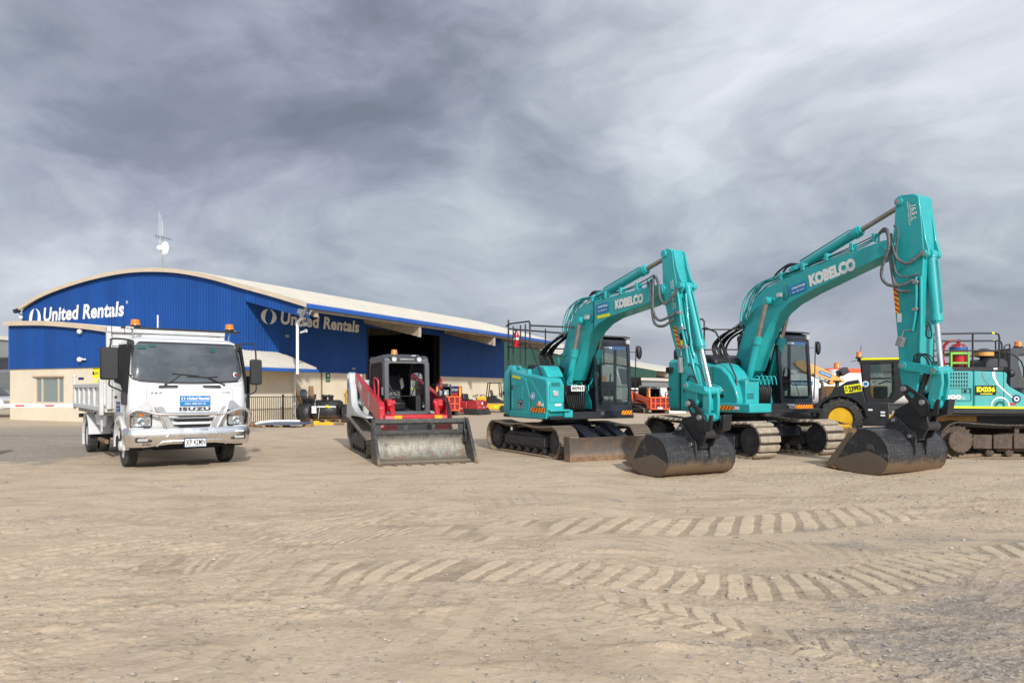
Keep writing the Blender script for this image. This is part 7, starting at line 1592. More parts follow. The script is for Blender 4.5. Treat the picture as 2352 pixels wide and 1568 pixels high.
# orange loaders far behind
L2 = track_loader('track_loader', 'small orange compact track loader far off in front of the green shed', 9.05, 46.7, 12, 'orange', 'orange', 'satin', False, 'orange loaders in the background')
L3 = track_loader('track_loader', 'orange compact track loader parked by the wall just behind the red loader cab', -4.15, 43.0, 20, 'orange', 'orange', 'satin', False, 'orange loaders in the background')
for g in (L2, L3):
    g.scale = (.80, .88, .74) if g is L2 else (.8, .85, .80)
    mb = MB(); y = 0
    frame(mb, rr(-.78, .78, .35, 1.42, .05), rr(-.68, .68, .45, 1.32, .05), 1.75, 1.88, 'x')
    for yy in (-.40, 0, .40): mb.box(1.76, 1.86, yy-.05, yy+.05, .4, 1.38)
    mb.box(1.76, 1.86, -.72, .72, .82, .90); mb.box(1.76, 1.86, -.72, .72, 1.30, 1.40); gr_ = mb.build('grille_frame', 'orange', g, bevel=.01)
    mb = MB(); mb.box(1.70, 1.76, -.72, .72, .4, 1.38); mb.build('grille_backing', 'darkred', gr_)
    mb = MB(); mb.box(1.88, 1.90, -.25, .15, .40, .55); mb.build('number_card', 's_white', gr_)
    for s in (-1, 1): mb = MB(); mb.prism([(1.2, 1.4), (1.75, 1.4), (1.7, 2.1), (1.5, 2.15)], s*.80-.06, s*.80+.06); mb.build('arm_post', 'orange', g, bevel=.02); mb = MB(); mb.prism([(1.72, 1.4), (1.78, 1.4), (1.74, 2.0), (1.70, 2.0)], s*.80-.05, s*.80+.05); mb.build('reflective_strip', 's_org', g)
# ------------------------------------------------------------------ machines on the right
# side-on excavator at the right edge of the frame
C_ = machine('tracked_excavator', 'side-on faded teal excavator with yellow EX036 sign, deck railing and red pressure cylinder', 'excavator', 10.1, 16.9, 86)
def cz(x, z): return x, z
class Tr:
    """side plane of a machine: turns points measured on the photograph into the machine's own metres"""
    def __init__(s, ox, oy, deg, zx, zy, sc):
        t_ = R(deg); s.o = (ox, oy); s.h = (math.sin(t_), -math.cos(t_)); s.l = (math.cos(t_), math.sin(t_)); s.z = (zx, zy, sc)
    def __call__(s, pts, y0):
        r_ = []
        for x, y in pts:
            px, py = (s.z[0]+x/s.z[2])*.9408, (s.z[1]+y/s.z[2])*.9408; k = (px-1176)/1650
            bx, by = s.o[0]+s.l[0]*y0, s.o[1]+s.l[1]*y0
            a = (k*by-bx)/(s.h[0]-k*s.h[1]); d = by+s.h[1]*a; r_.append((a, 1.5+(895-py)*d/1650))
        return r_
ct = Tr(10.1, 16.9, 86, 2200, 780, 3.92)
yb = -1.27
for y0, y1, s in ((-1.35, -.85, -1), (.85, 1.35, 1)):
    crawler(C_, -.30, 3.9, .40, .38, .40, .38, y0, y1, .17, 'track', 'grouser', .06, fr_mat='rustframe', side=s, nroll=8)
for k in range(3): mb = MB(); q = ct([(685+k*195, 1100), (865+k*195, 1235)], -1.36); mb.box(q[0][0], q[1][0], -1.38, -1.33, q[1][1], q[0][1]); mb.build('step_panel', 'rustframe', C_, bevel=.015)
mb = MB(); mb.lathe((-.30, -1.40, .40), (0, 1, 0), [(0, .02), (0, .25), (.03, .26), (.05, .20)], 30)
for k in range(16): a = 2*math.pi*k/16; mb.cyl((-.30+.23*math.cos(a), -1.41, .40+.23*math.sin(a)), (-.30+.23*math.cos(a), -1.38, .40+.23*math.sin(a)), .016, n=6)
mb.build('drive_cover', 'rustframe', C_)
def cbox(mb, x0, y0p, x1, y1p, ya, yb_): q = ct([(x0, y0p), (x1, y1p)], ya); return mb.box(q[0][0], q[1][0], ya, yb_, q[1][1], q[0][1])
mb = MB(); cbox(mb, 385, 900, 725, 975, -1.0, -.2); mb.build('ochre_panel', 'ochre', C_, bevel=.01)
mb = MB(); mb.prism([(-.7, -1.26), (-.5, .2), (.4, 1.25), (4.6, 1.25), (4.6, -1.26)], .93, 1.04, 'z'); mb.box(.2, 4.0, -.6, 1.0, .62, .93); q = ct([(330, 860), (1176, 868), (1176, 912), (330, 895)], -1.34); mb.prism([q[0], (4.6, q[1][1]), (4.6, q[2][1]), q[3]], -1.34, -1.26); dk = mb.build('deck', 'black', C_, bevel=.01)
mb = MB(); q = ct([(330, 826), (1176, 846), (1176, 864), (330, 846)], -1.35); mb.prism([q[0], (4.6, q[1][1]), (4.6, q[2][1]), q[3]], -1.35, -1.26); mb.build('reflective_strip', 's_yel', dk)
zb0 = 1.06; q = ct([(200, 492), (695, 490), (1000, 500), (1018, 520), (1010, 600), (1040, 640), (1176, 715)], yb); zt = q[0][1]; xs_ = q[1][0]
mb = MB(); mb.prism([(-1.0, yb), (-.75, .0), (.2, 1.2), (xs_-.005, 1.2), (xs_-.005, yb)], zb0, zt, 'z'); bd = mb.build('engine_body', 'teal_old', C_, bevel=.03)
mb = MB(); mb.prism([(xs_+.005, zb0), (q[6][0]+.8, zb0), (q[6][0]+.4, 1.2), q[6], q[5], q[4], q[3], q[2], (xs_+.005, zt)], yb-.006, .1); fd = mb.build('front_body', 'teal_old', C_, bevel=.035, seg=3)
q = ct([(980, 600)], yb)[0]; mb = MB(); mb.box(q[0]-.004, q[0]+.004, yb-.012, yb, zb0, q[1]+.28); mb.build('panel_gap', 's_black', fd)
mb = MB(); q = ct([(200, 455), (985, 490)], -1.2); mb.prism([(-.95, -1.2), (-.7, 0), (.2, 1.15), (q[1][0], 1.15), (q[1][0], -1.2)], zt, q[0][1], 'z'); mb.build('top_deck', 'black', C_, bevel=.01); mb = MB(); cbox(mb, 885, 462, 922, 478, -1.21, -1.2); mb.build('sticker', 's_white', C_)
ztd = q[0][1]; mb = MB()
for r_ in range(4):
    for k in range(13): x = 320+k*25.5; y = 505+(0, 36, 75, 112)[r_]; cbox(mb, x, y, x+11, y+25, yb-.006, yb+.01)
mb.build('louvre', 's_black', bd)
mb = MB(); q = ct([(330, 655), (670, 780), (580, 660), (660, 705), (600, 672), (625, 695)], yb); o_ = lambda a, b_, r_: rr(q[a][0], q[b_][0], q[b_][1], q[a][1], r_)
frame(mb, rr(q[0][0], q[1][0], q[1][1], q[0][1], .02), rr(q[0][0]+.01, q[1][0]-.01, q[1][1]+.01, q[0][1]-.01, .015), yb-.01, yb, 'y'); mb.build('door_emboss', 'teal_dark', bd)
mb = MB(); frame(mb, rr(q[2][0], q[3][0], q[3][1], q[2][1], .01), rr(q[2][0]+.01, q[3][0]-.01, q[3][1]+.01, q[2][1]-.01, .008), yb-.012, yb, 'y'); mb.build('handle_recess', 'teal_dark', bd); mb = MB(); mb.box(q[4][0], q[5][0], yb-.014, yb, q[5][1], q[4][1]); mb.build('handle', 's_black', bd)
q = ct([(300, 740), (575, 740), (600, 750)], yb); txt('lettering', 'SK300', 's_white', bd, ((q[0][0]+q[1][0])/2, yb-.008, q[0][1]), X_, Z_, q[1][0]-q[0][0], .10, bold=.06); txt('lettering', 'LC', 's_white', bd, (q[2][0]-.015, yb-.008, q[2][1]), X_, Z_, .06, .05, bold=.03)
for pts, wd, mt in (([(770, 500), (780, 560), (830, 620), (900, 680), (965, 725)], 14, 's_grey'), ([(865, 500), (875, 560), (910, 620), (975, 680), (1060, 750)], 30, 's_white')):
    mb = MB(); A1 = ct(pts, yb); A2 = ct([(x+wd*(1-.6*i/4), y-3) for i, (x, y) in enumerate(pts)], yb); mb.sheet([[(a, yb-.013, z) for a, z in A1], [(a, yb-.013, z) for a, z in A2]]); mb.build('swoosh', mt, fd)
c0_ = ct([(945, 826)], yb)[0]
for r0, r1, mt in ((.17, .20, 's_white'), (.06, .11, 'teal_dark')): mb = MB(); mb.sheet([[(c0_[0]+r_*math.cos(R(a)), yb-.014, c0_[1]+r_*math.sin(R(a))) for a in range(0, 181, 12)] for r_ in (r0, r1)]); mb.build('arch_decal', mt, fd)
q = ct([(805, 676)], yb)[0]; mb = MB(); quad(mb, (q[0], yb-.012, q[1]), X_, Z_, .435, .205); sg = mb.build('fleet_sign', 's_black', fd)
txt('lettering', 'EX036', 's_yel', sg, (q[0], yb-.022, q[1]+.022), X_, Z_, .385, .115, bold=.055); txt('lettering', 'OH23036', 's_yel', sg, (q[0]+.01, yb-.022, q[1]-.075), X_, Z_, .25, .035, bold=.045)
q = ct([(1100, 757)], yb)[0]; mb = MB(); mb.cyl((q[0], yb-.01, q[1]), (q[0], yb-.018, q[1]), .088, n=26); o = mb.build('round_sticker', 's_navy', fd); mb = MB(); mb.lathe((q[0], yb-.018, q[1]), (0, -1, 0), [(0, .03), (0, .055), (.002, .055), (.002, .03), (0, .03)], 20); mb.build('symbol', 's_white', o)
mb = MB(); cbox(mb, 1035, 797, 1100, 818, yb-.012, yb); mb.build('sticker', 's_red', fd)
mb = MB(); yr_ = -1.1; c1 = lambda pts, y=-1.1: [(a, y, z) for a, z in ct(pts, y)]
mb.tube(c1([(150, 140), (310, 138), (700, 130), (905, 130), (932, 142), (940, 170), (935, 455)]), .020, 8); mb.tube(c1([(225, 208), (470, 208), (930, 204)]), .016, 7); mb.tube(c1([(225, 297), (935, 297)]), .016, 7)
for x in (308, 685): mb.tube(c1([(x, 455), (x, 135)]), .020, 7)
mb2 = mb; mb = MB(); y9 = .9; mb.tube(c1([(250, 203), (935, 203), (955, 212), (965, 240), (962, 320), (945, 348), (905, 355)], y9), .020, 8); mb.tube(c1([(150, 350), (925, 350)], y9), .016, 7)
for x in (258, 905): mb.tube(c1([(x, 440), (x, 205)], y9), .018, 7)
mb.build('guard_rail', 'black', C_, ang=60); mb = mb2
rl = mb.build('guard_rail', 'black', C_, ang=60)
for a, b_, y in (((865, 130), (890, 130), -1.1), ((248, 139), (272, 139), -1.1), ((875, 203), (897, 203), y9)): mb = MB(); mb.tube(c1([a, b_], y), .025, 8); mb.build('reflective_wrap', 's_yel', rl)
q = ct([(548, 452), (548, 225)], -.85); x_, z0_, z1_ = q[0][0], q[0][1], q[1][1]; hh = z1_-z0_
mb = MB(); mb.lathe((x_, -.85, z0_), (0, 0, 1), [(0, .15), (.02, .178), (hh*.82, .178), (hh*.95, .12), (hh, .04), (hh+.03, .04)], 26); ex_ = mb.build('suppression_cylinder', 'extred', C_)
MB().lathe((x_, -.85, z0_+hh*.70), (0, 0, 1), [(0, .181), (.065, .181)], 26).build('blue_band', 's_blue', ex_)
mb = MB(); mb.cyl((x_, -.85, z1_), (x_, -.85, z1_+.09), .025); mb.box(x_-.08, x_+.06, -.87, -.83, z1_+.06, z1_+.08); mb.tube([(x_+.02, -.95, z1_+.04), (x_-.05, -1.03, z1_-.12)], .010, 5); mb.build('valve', 'steel', ex_)
mb = MB(); mb.tube(c1([(540, 205), (480, 205), (430, 240), (408, 300), (405, 370), (420, 440)], -1.0), .020, 8, sm=4); mb.tube(c1([(500, 195), (440, 210), (400, 260), (388, 320)], -.95), .016, 8, sm=4); mb.build('red_hose', 'extred', ex_)
mb = MB(); q = ct([(465, 310), (648, 455), (486, 330), (630, 415)], -1.05); xa, xb2 = q[0][0], q[1][0]
for x in (xa, xb2-.04):
    for y in (-1.07, -.63): mb.box(x, x+.04, y-.02, y+.02, q[1][1]-.01, q[0][1])
for y in (-1.07, -.63): mb.box(xa+.04, xb2-.04, y-.015, y+.015, q[2][1]-.01, q[0][1]-.0); mb.box(xa+.04, xb2-.04, y-.015, y+.015, q[3][1]-.02, q[3][1]+.02)
mb.box(xa, xa+.04, -1.05, -.65, q[0][1]-.04, q[0][1]-.01); mb.box(xb2-.04, xb2, -1.05, -.65, q[0][1]-.04, q[0][1]-.01)
mb.build('green_cradle', 'lime', C_, bevel=.006)
q = ct([(705, 455), (925, 380), (790, 330)], -.4); mb = MB(); mb.prism([(q[0][0], ztd), (q[1][0], ztd), (q[1][0]-.03, ztd+.14), (q[1][0]-.12, q[1][1]), (q[0][0]+.12, q[1][1]), (q[0][0]+.02, ztd+.12)], -.8, .2); zc_ = q[1][1]-.01; mb.lathe((q[2][0], -.40, zc_), (0, 0, 1), [(0, .08), (.05, .08), (.07, .18), (.08, .195), (.20, .195), (.22, .16), (.26, .06)], 24); mb.build('engine_cover', 'satin', C_, bevel=.03)
MB().lathe((q[2][0], -.40, zc_+.085), (0, 0, 1), [(0, .20), (.085, .20)], 24).build('pre_cleaner_bowl', 'yellow_boom', C_)
mb = MB(); mb.box(-.6, -.1, -.4, .5, ztd, ztd+.16); mb.build('muffler', 'satin', C_, bevel=.04)
x0 = ct([(1040, 300)], -.2)[0][0]; zr_ = ct([(1040, 270)], -.2)[0][1]; mb = MB()
for y in (-.20, .95): frame(mb, rr(x0, x0+1.5, 1.2, zr_, .10), rr(x0+.20, x0+1.3, 1.45, zr_-.14, .08), y, y+.05, 'y')
mb.box(x0+.03, x0+1.47, -.15, .95, zr_-.06, zr_-.01); mb.box(x0+.02, x0+.08, -.15, .95, 1.25, zr_-.1); mb.box(x0, x0+1.5, -.2, .95, 1.05, 1.25); cb = mb.build('cab', 'grey', C_, bevel=.02)
mb = MB(); mb.prism(rr(x0+.18, x0+1.32, 1.43, zr_-.12, .08), -.18, -.17); mb.build('side_window', 'glass_dark', cb); mb = MB(); mb.prism([(x0+.3, 1.4), (x0+.9, 1.4), (x0+.95, 1.7), (x0+.5, 1.75), (x0+.4, 2.1), (x0+.26, 2.1)], .1, .7); mb.build('seat', 'seat', cb, bevel=.04)
q = ct([(1120, 262)], 0)[0]; beacon(cb, (q[0], .0, q[1]+.01), .085, .12)
mb = MB(); mb.tube(c1([(990, 450), (985, 265), (1000, 245), (1038, 235), (1040, 260), (1035, 300)], -.4), .016, 8); mb.tube(c1([(1010, 310), (1090, 345), (1150, 400), (1172, 460), (1176, 560)], -.5), .016, 8); mb.tube(c1([(985, 400), (975, 470), (1010, 480)], -.4), .016, 8)
for z in (330, 370, 410): mb.tube(c1([(968, z), (1030, z-20)], -.35), .012, 6)
q = ct([(1055, 515)], -.5)[0]; mb.ball((q[0], -.5, q[1]), .09, 12, (.9, .6, 1)); mb.build('grab_rails', 'black', cb)
mb = MB(); q = ct([(1030, 600)], -1.1)[0]; mb.prism([(q[0], 1.06), (4.0, 1.06), (3.6, 1.5), (q[0]+.3, 1.55)], -1.1, -.3); mb.build('floor_panel', 'satin', C_, bevel=.05)

# padfoot roller: black with yellow rims
D_ = machine('soil_roller', 'black wheeled roller with yellow wheel rim, amber beacon and yellow BH 23993 number', 'roller', 10.38, 22.72, 66)
wheel(D_, (0, -.86, .62), .62, .50, .56, 'tyre', 'yellow', -1, lug=16, hub=.1); wheel(D_, (0, .86, .62), .62, .50, .56, 'tyre', 'yellow', 1, lug=16, hub=.1)
dt = Tr(10.38, 22.72, 66, 1900, 780, 3.92)
def dq(pts): return dt(pts, -.85)
hood = dq([(430, 800), (470, 740), (540, 670), (610, 620), (660, 590), (770, 572), (800, 640), (850, 800), (830, 850), (440, 840)])
mb = MB(); mb.prism(hood, -.85, .85); mb.prism(dq([(300, 870), (430, 860), (430, 975), (320, 975)]), -.8, .8); hd = mb.build('engine_hood', 'black', D_, bevel=.03)
mb = MB(); rg = []
for k in range(13): a = R(5+170*k/12); rg.append([(.78*math.cos(a), -1.15, .64+.74*math.sin(a)), (.78*math.cos(a), -.55, .64+.74*math.sin(a)), (.70*math.cos(a), -.55, .64+.67*math.sin(a)), (.70*math.cos(a), -1.15, .64+.67*math.sin(a))])
mb.loft(rg); mb.build('mudguard', 'black', D_, ang=60)
mb = MB(); ot = dq([(790, 385), (1170, 370), (1240, 700), (1100, 795), (860, 795), (820, 700)]); q = dq([(785, 366), (1230, 420)]); mb.box(q[0][0], q[1][0], -.85, .3, q[1][1]+.02, q[0][1]); roof_ = mb.build('cab_roof', 'black', D_, bevel=.02)
mb = MB(); quad(mb, (dq([(980, 370)])[0][0], -.86, dq([(980, 374)])[0][1]), (1, 0, -.0), (0, 0, 1), (dq([(1170, 370)])[0][0]-dq([(790, 370)])[0][0]), .06); mb.build('reflective_strip', 's_yel', roof_)
for y in (-.84, .25):
    mb = MB(); o_ = dq([(795, 400), (1230, 390), (1240, 700), (1100, 800), (860, 800), (825, 700)]); i_ = dq([(880, 410), (1110, 405), (1115, 690), (1080, 752), (905, 752), (885, 700)]); frame(mb, o_, i_, y, y+.05, 'y'); x1 = dq([(880, 560)])[0]; x2 = dq([(1112, 560)])[0]; mb.box(x1[0], x2[0], y, y+.05, x1[1]-.02, x1[1]+.02); cs = mb.build('cab_side', 'black', D_)
    mb = MB(); mb.prism(i_, y+.02, y+.026); mb.build('window', 'glass', cs)
mb = MB(); q = dq([(860, 790), (1100, 790), (1100, 800), (860, 800)]); mb.box(q[0][0], q[1][0], -.8, .8, q[2][1], q[0][1]); q = dq([(930, 640), (1060, 750)]); mb.box(q[0][0], q[1][0], -.3, .3, q[1][1], q[0][1]); mb.build('seat_base', 'grey_wall', D_); mb = MB(); q = dq([(870, 410), (880, 790)]); mb.box(q[0][0]-.08, q[0][0], -.8, .25, q[1][1], q[0][1]); 
q = dq([(1060, 600)]); mb.tube([(q[0][0]-.25, -.1, q[0][1]-.05), (q[0][0], -.1, q[0][1]+.05), (q[0][0]+.1, -.1, q[0][1]+.02)], .02, 6); mb.build('cab_fittings', 'black', D_)
mb = MB(); q = dq([(800, 790), (1060, 1020)]); mb.box(q[0][0], q[1][0], -.9, .9, q[1][1], q[0][1]); bx_ = mb.build('side_box', 'black', D_, bevel=.02)
for x, y in ((880, 862), (1000, 885), (785, 875), (1000, 915)): q = dq([(x, y)])[0]; mb = MB(); quad(mb, (q[0], -.9, q[1]), X_, Z_, .12, .05 if x != 785 else .12); mb.build('sticker', 's_white' if x != 785 else 's_grey', bx_)
mb = MB(); q = dq([(1020, 920), (1130, 1000)]); mb.box(q[0][0], q[1][0]+.6, -.85, .8, q[1][1], q[0][1]); q = dq([(1085, 910), (1200, 850)]); mb.prism([q[0], (q[1][0], q[1][1]), (q[1][0]+.4, q[1][1]), (q[0][0]+.5, q[0][1]-.1)], -.88, -.80); mb.build('drum_yoke', 'yellow', D_, bevel=.01)
q = dq([(715, 658)])[0]; r_, u_ = Vector((1, 0, .17)).normalized(), Vector((-.17, 0, 1)).normalized()
mb = MB(); quad(mb, (q[0], -.86, q[1]), r_, u_, .47, .24); sg = mb.build('fleet_sign', 's_yel', hd)
txt('lettering', '23993', 's_black', sg, Vector((q[0]+.05, -.87, q[1]))+u_*.0, r_, u_, .34, .17, bold=.04); txt('lettering', 'B\nH', 's_black', sg, Vector((q[0]-.18, -.87, q[1]-.02)), r_, u_, .05, .15, bold=.03)
q = dq([(836, 615)])[0]; mb = MB(); mb.cyl((q[0], -.85, q[1]), (q[0], -.862, q[1]), .09, n=24); o = mb.build('round_sticker', 's_white', D_); mb = MB(); mb.cyl((q[0], -.862, q[1]), (q[0], -.866, q[1]), .06, n=20); mb.build('symbol', 's_lblue', o)
q = dq([(775, 350)])[0]; beacon(D_, (q[0], -.6, q[1]-.02), .085, .17); mb = MB(); mb.box(q[0]-.04, q[0]+.12, -.66, -.5, q[1]-.16, q[1]-.03); mb.tube([(q[0]+.04, -.6, q[1]+.1), (q[0]+.06, -.6, q[1]+.35)], .008, 5); mb.tube([(q[0], -.66, q[1]-.1), (q[0]-.22, -.7, q[1]-.16)], .01, 5); mb.build('beacon_bracket', 'black', D_)
q = dq([(420, 690)])[0]; mb = MB(); mb.cyl((q[0], -.5, q[1]-.42), (q[0], -.5, q[1]+.12), .11, n=18); mb.tube([(q[0], -.5, q[1]+.1), (q[0], -.5, q[1]+.26), (q[0]-.08, -.5, q[1]+.36)], .045, 10); mb.build('exhaust_stack', 'rustframe', D_)
q = dq([(565, 690)])[0]; mb = MB(); mb.lathe((q[0], -.5, q[1]-.2), (0, 0, 1), [(0, .14), (.2, .15), (.3, .1), (.36, .06), (.5, .06), (.5, .12), (.55, .12)], 18); mb.build('air_cleaner', 'black', D_)
mb = MB(); q0, q1 = dq([(430, 990), (700, 1020)]); mb.box(q0[0], q1[0], -1.5, -1.4, q1[1], q0[1]); mb.box(q1[0]-.06, q1[0], -1.5, -1.42, dq([(0, 1160)])[0][1], q0[1]); q2 = dq([(500, 1095), (700, 1150)]); mb.box(q2[0][0], q2[1][0], -1.5, -1.4, q2[1][1], q2[0][1]); mb.box(q0[0], q0[0]+.06, -1.5, -1.42, dq([(0, 1160)])[0][1], q0[1]); mb.build('scraper_frame', 'yellow', D_, bevel=.01)
mb = MB(); q2 = dq([(470, 1022), (810, 1098)]); mb.box(q2[0][0], q2[1][0], -1.62, -1.52, q2[1][1]+.0, q2[0][1]); mb.build('ripper_beam', 'rustedge', D_, bevel=.01)
mb = MB(); q = dq([(370, 865)])[0]; mb.box(q[0]-.32, q[0]+.30, -.83, -.80, q[1]-.03, q[1]+.02); mb.build('reflective_strip', 's_yel', D_)
lines(D_, 'hoses', 'hose', [[dq([(x, y)])[0][:1]+(-1.3,)+dq([(x, y)])[0][1:] for x, y in ((400, 1000), (470, 968), (560, 972), (640, 995), (790, 1010))]], .03)
mb = MB(); mb.lathe((3.6, -.9, .62), (0, 1, 0), [(0, .05), (0, .60), (1.8, .60), (1.8, .05)], 30); mb.build('drum', 'ochre', D_)

# ochre boom machine behind
E_ = machine('wheeled_loader', 'yellow boom machine lettered 25R150C-5, seen through the black roller and excavator cab', 'loader', 11.4, 26.2, 90)
EX = lambda px: (px-1176)/1650*26.0-11.4; EZ = lambda py: 1.5+(895-py)/1650*26.0
def eq(pts): return [(EX(a), EZ(b)) for a, b in [((1900+x/3.92)*.9408, (780+y/3.92)*.9408) for x, y in pts]]
bo = eq([(165, 410), (200, 388), (260, 395), (440, 470), (650, 585), (640, 600), (520, 622), (430, 570), (250, 500), (180, 440)])
mb = MB(); mb.prism(bo, -.15, .15); eb = mb.build('boom', 'yellow_boom', E_, bevel=.02)
mb = MB(); mb.prism(eq([(325, 512), (510, 585), (480, 610), (345, 545)]), -.158, -.152); st_ = mb.build('name_strip', 's_black', eb)
q = eq([(412, 560)])[0]; r_, u_ = Vector((1, 0, -.42)).normalized(), Vector((.42, 0, 1)).normalized()
txt('lettering', '25R150C-5', 's_white', st_, (q[0], -.166, q[1]), r_, u_, .52, .085, bold=.03)
q = eq([(455, 520)])[0]; mb = MB(); quad(mb, (q[0], -.152, q[1]), r_, u_, .48, .13); sg = mb.build('hire_sign', 's_lblue', eb); txt('lettering', 'United Rentals', 's_white', sg, (q[0], -.166, q[1]), r_, u_, .4, .05, bold=.03)
q = eq([(640, 505)])[0]; mb = MB(); mb.box(q[0]-.16, q[0]+.16, -.2, .2, q[1]-.08, q[1]+.14, Matrix.Rotation(R(-30), 3, 'Y')); mb.tube([(q[0]-.1, 0, q[1]), (q[0]-.25, 0, q[1]-.25)], .08); mb.build('work_lamp', 'black', eb, bevel=.03)
mb = MB(); q = eq([(500, 620), (660, 850)]); mb.box(q[0][0], q[1][0]+1.2, -.7, .7, .6, q[0][1]-.05); mb.build('body', 'yellow_boom', E_, bevel=.05)
wheel(E_, (EX(1985*.9408)-2.3, -.7, .55), .55, .4, .55, 'tyre', 'ochre', -1, lug=12); wheel(E_, (EX(1985*.9408)+.9, -.7, .55), .55, .4, .55, 'tyre', 'ochre', -1, lug=12)
wheel(E_, (EX(1985*.9408)-2.3, .7, .55), .55, .4, .55, 'tyre', 'ochre', 1, lug=12); wheel(E_, (EX(1985*.9408)+.9, .7, .55), .55, .4, .55, 'tyre', 'ochre', 1, lug=12)
mb = MB(); mb.box(-2.4, 2.2, -.5, .5, .45, .75); mb.build('chassis', 'black', E_)

# white water tanker truck
F_ = machine('water_tanker', 'white tanker truck, its long round tank behind the excavator cab', 'tanker truck', 14.2, 30.5, 90)
FX = lambda px: (px-1176)/1650*29.8-14.2
mb = MB(); xa, xb = FX(1800), FX(2130); mb.lathe((xa, 0, 1.52), (1, 0, 0), [(0, .02), (.02, .35), (.12, .60), (.24, .70), (xb-xa-.24, .70), (xb-xa-.12, .60), (xb-xa, .02)], 40); tk = mb.build('tank', 'tank', F_, ang=25)
for k in range(4): mb = MB(); x = xa+.3+k*(xb-xa-.6)/3; mb.lathe((x-.03, 0, 1.52), (1, 0, 0), [(0, .705), (0, .725), (.06, .725), (.06, .705), (0, .705)], 40); mb.build('band', 'tank', tk)
for x in (xa+.5, xa+2.5): mb = MB(); mb.lathe((x, 0, 2.2), (0, 0, 1), [(0, .3), (.12, .3), (.16, .22)], 20); mb.build('manhole', 'tank', tk)
mb = MB(); q = FX(1845); quad(mb, (q-.1, -.69, 1.78), X_, Z_, 1.0, .18); sg = mb.build('hire_sign', 's_lblue', tk); txt('lettering', 'United Rentals', 's_white', sg, (q-.1, -.705, 1.78), X_, Z_, .9, .10, bold=.03, shear=.2)
mb = MB(); mb.box(xa, xb+2.3, -.5, .5, .62, .84); mb.build('chassis', 'black', F_)
for x in (xa+.8, xa+2.0, xb+1.4):
    for s in (-1, 1): wheel(F_, (x, s*.95, .48), .48, .28, .58, 'tyre', 'white_old', s)
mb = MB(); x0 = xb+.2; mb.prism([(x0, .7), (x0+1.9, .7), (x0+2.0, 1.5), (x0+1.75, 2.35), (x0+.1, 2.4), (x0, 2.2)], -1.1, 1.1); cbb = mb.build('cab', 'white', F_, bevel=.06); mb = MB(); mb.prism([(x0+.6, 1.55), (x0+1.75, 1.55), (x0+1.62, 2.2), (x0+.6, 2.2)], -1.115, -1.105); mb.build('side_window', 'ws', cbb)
# orange service truck behind the tank
H_ = machine('service_truck', 'orange-roofed truck with amber beacon behind the white tank', 'truck', 18.2, 37.5, 90)
HX = lambda px: (px-1176)/1650*36.6-18.2
mb = MB(); a, b_ = HX(1892), HX(1982); mb.prism([(a, .6), (b_, .6), (b_, 2.45), (b_-.1, 2.58), (a+.3, 2.60), (a, 2.42)], -1.0, 1.0); ho = mb.build('cab', 'orange', H_, bevel=.06)
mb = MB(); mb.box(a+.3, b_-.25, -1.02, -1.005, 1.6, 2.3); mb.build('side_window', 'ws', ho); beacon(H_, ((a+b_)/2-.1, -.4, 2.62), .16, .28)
mb = MB(); mb.box(a-4.2, a-.1, -1.1, 1.1, .9, 2.0); mb.build('service_body', 'white_old', H_, bevel=.04); 
for x in (a-3.2, a+.9):
    for s in (-1, 1): wheel(H_, (x, s*.95, .48), .48, .28, .58, 'tyre', 'white_old', s)
# white work truck seen through the small excavator's cab
# ------------------------------------------------------------------ yard clutter
def at(px, py): d = 1650*1.5/(py-895); return ((px-1176)/1650*d, d)
# yellow forklift
x, y = at(1128, 946.5); FK = machine('forklift', 'yellow forklift with black mast parked by the blue wall', 'forklift', x, y, 82)
FK.scale = (.92, .92, .92)
wheel(FK, (-.52, -.52, .33), .33, .24, .5, 'tyre', 'satin', -1); wheel(FK, (-.52, .52, .33), .33, .24, .5, 'tyre', 'satin', 1); wheel(FK, (.95, -.52, .26), .26, .22, .5, 'tyre', 'satin', -1); wheel(FK, (.95, .52, .26), .26, .22, .5, 'tyre', 'satin', 1)
mb = MB(); mb.prism([(-.98, .78), (-.95, 1.12), (-.30, 1.16), (-.28, .66), (-.9, .66)], -.55, .55); mb.build('counterweight', 'yellow', FK, bevel=.05)
mb = MB(); mb.prism([(-.30, .62), (1.2, .62), (1.2, .22), (-.05, .22)], -.58, .58); fo = mb.build('chassis', 'yellow', FK, bevel=.03)
mb = MB(); mb.prism([(-.26, .66), (1.1, .66), (1.0, .74), (.6, .95), (.25, 1.12), (-.2, 1.16)], -.5, .5); mb.build('battery_cover', 'black', FK, bevel=.03)
mb = MB(); mb.cyl((.42, -.585, .43), (.42, -.60, .43), .14, n=20); o = mb.build('green_emblem', 's_lime', fo); txt('lettering', 'CLARK', 's_black', fo, (.42, -.59, .58), X_, Z_, .24, .035, bold=.02)
mb = MB()
for q in ((-.28, -.45), (-.28, .45), (.72, -.45), (.72, .45)): mb.tube([(q[0], q[1], 1.1), (q[0]+(.12 if q[0] < 0 else -.08), q[1], 2.12)], .04, 8)
mb.box(-.2, .68, -.5, .5, 2.10, 2.16); mb.build('overhead_guard', 'black', FK)
mb = MB()
for s in (-.3, .3): mb.box(1.15, 1.28, s-.05, s+.05, .1, 2.2)
mb.box(1.15, 1.28, -.35, .35, 2.12, 2.2); mb.box(1.2, 1.28, -.35, .35, .5, .6); mb.build('mast', 'satin', FK)
mb = MB()
for s in (-.3, .3): mb.box(1.28, 2.3, s-.06, s+.06, .06, .10)
mb.build('forks', 'black', FK)
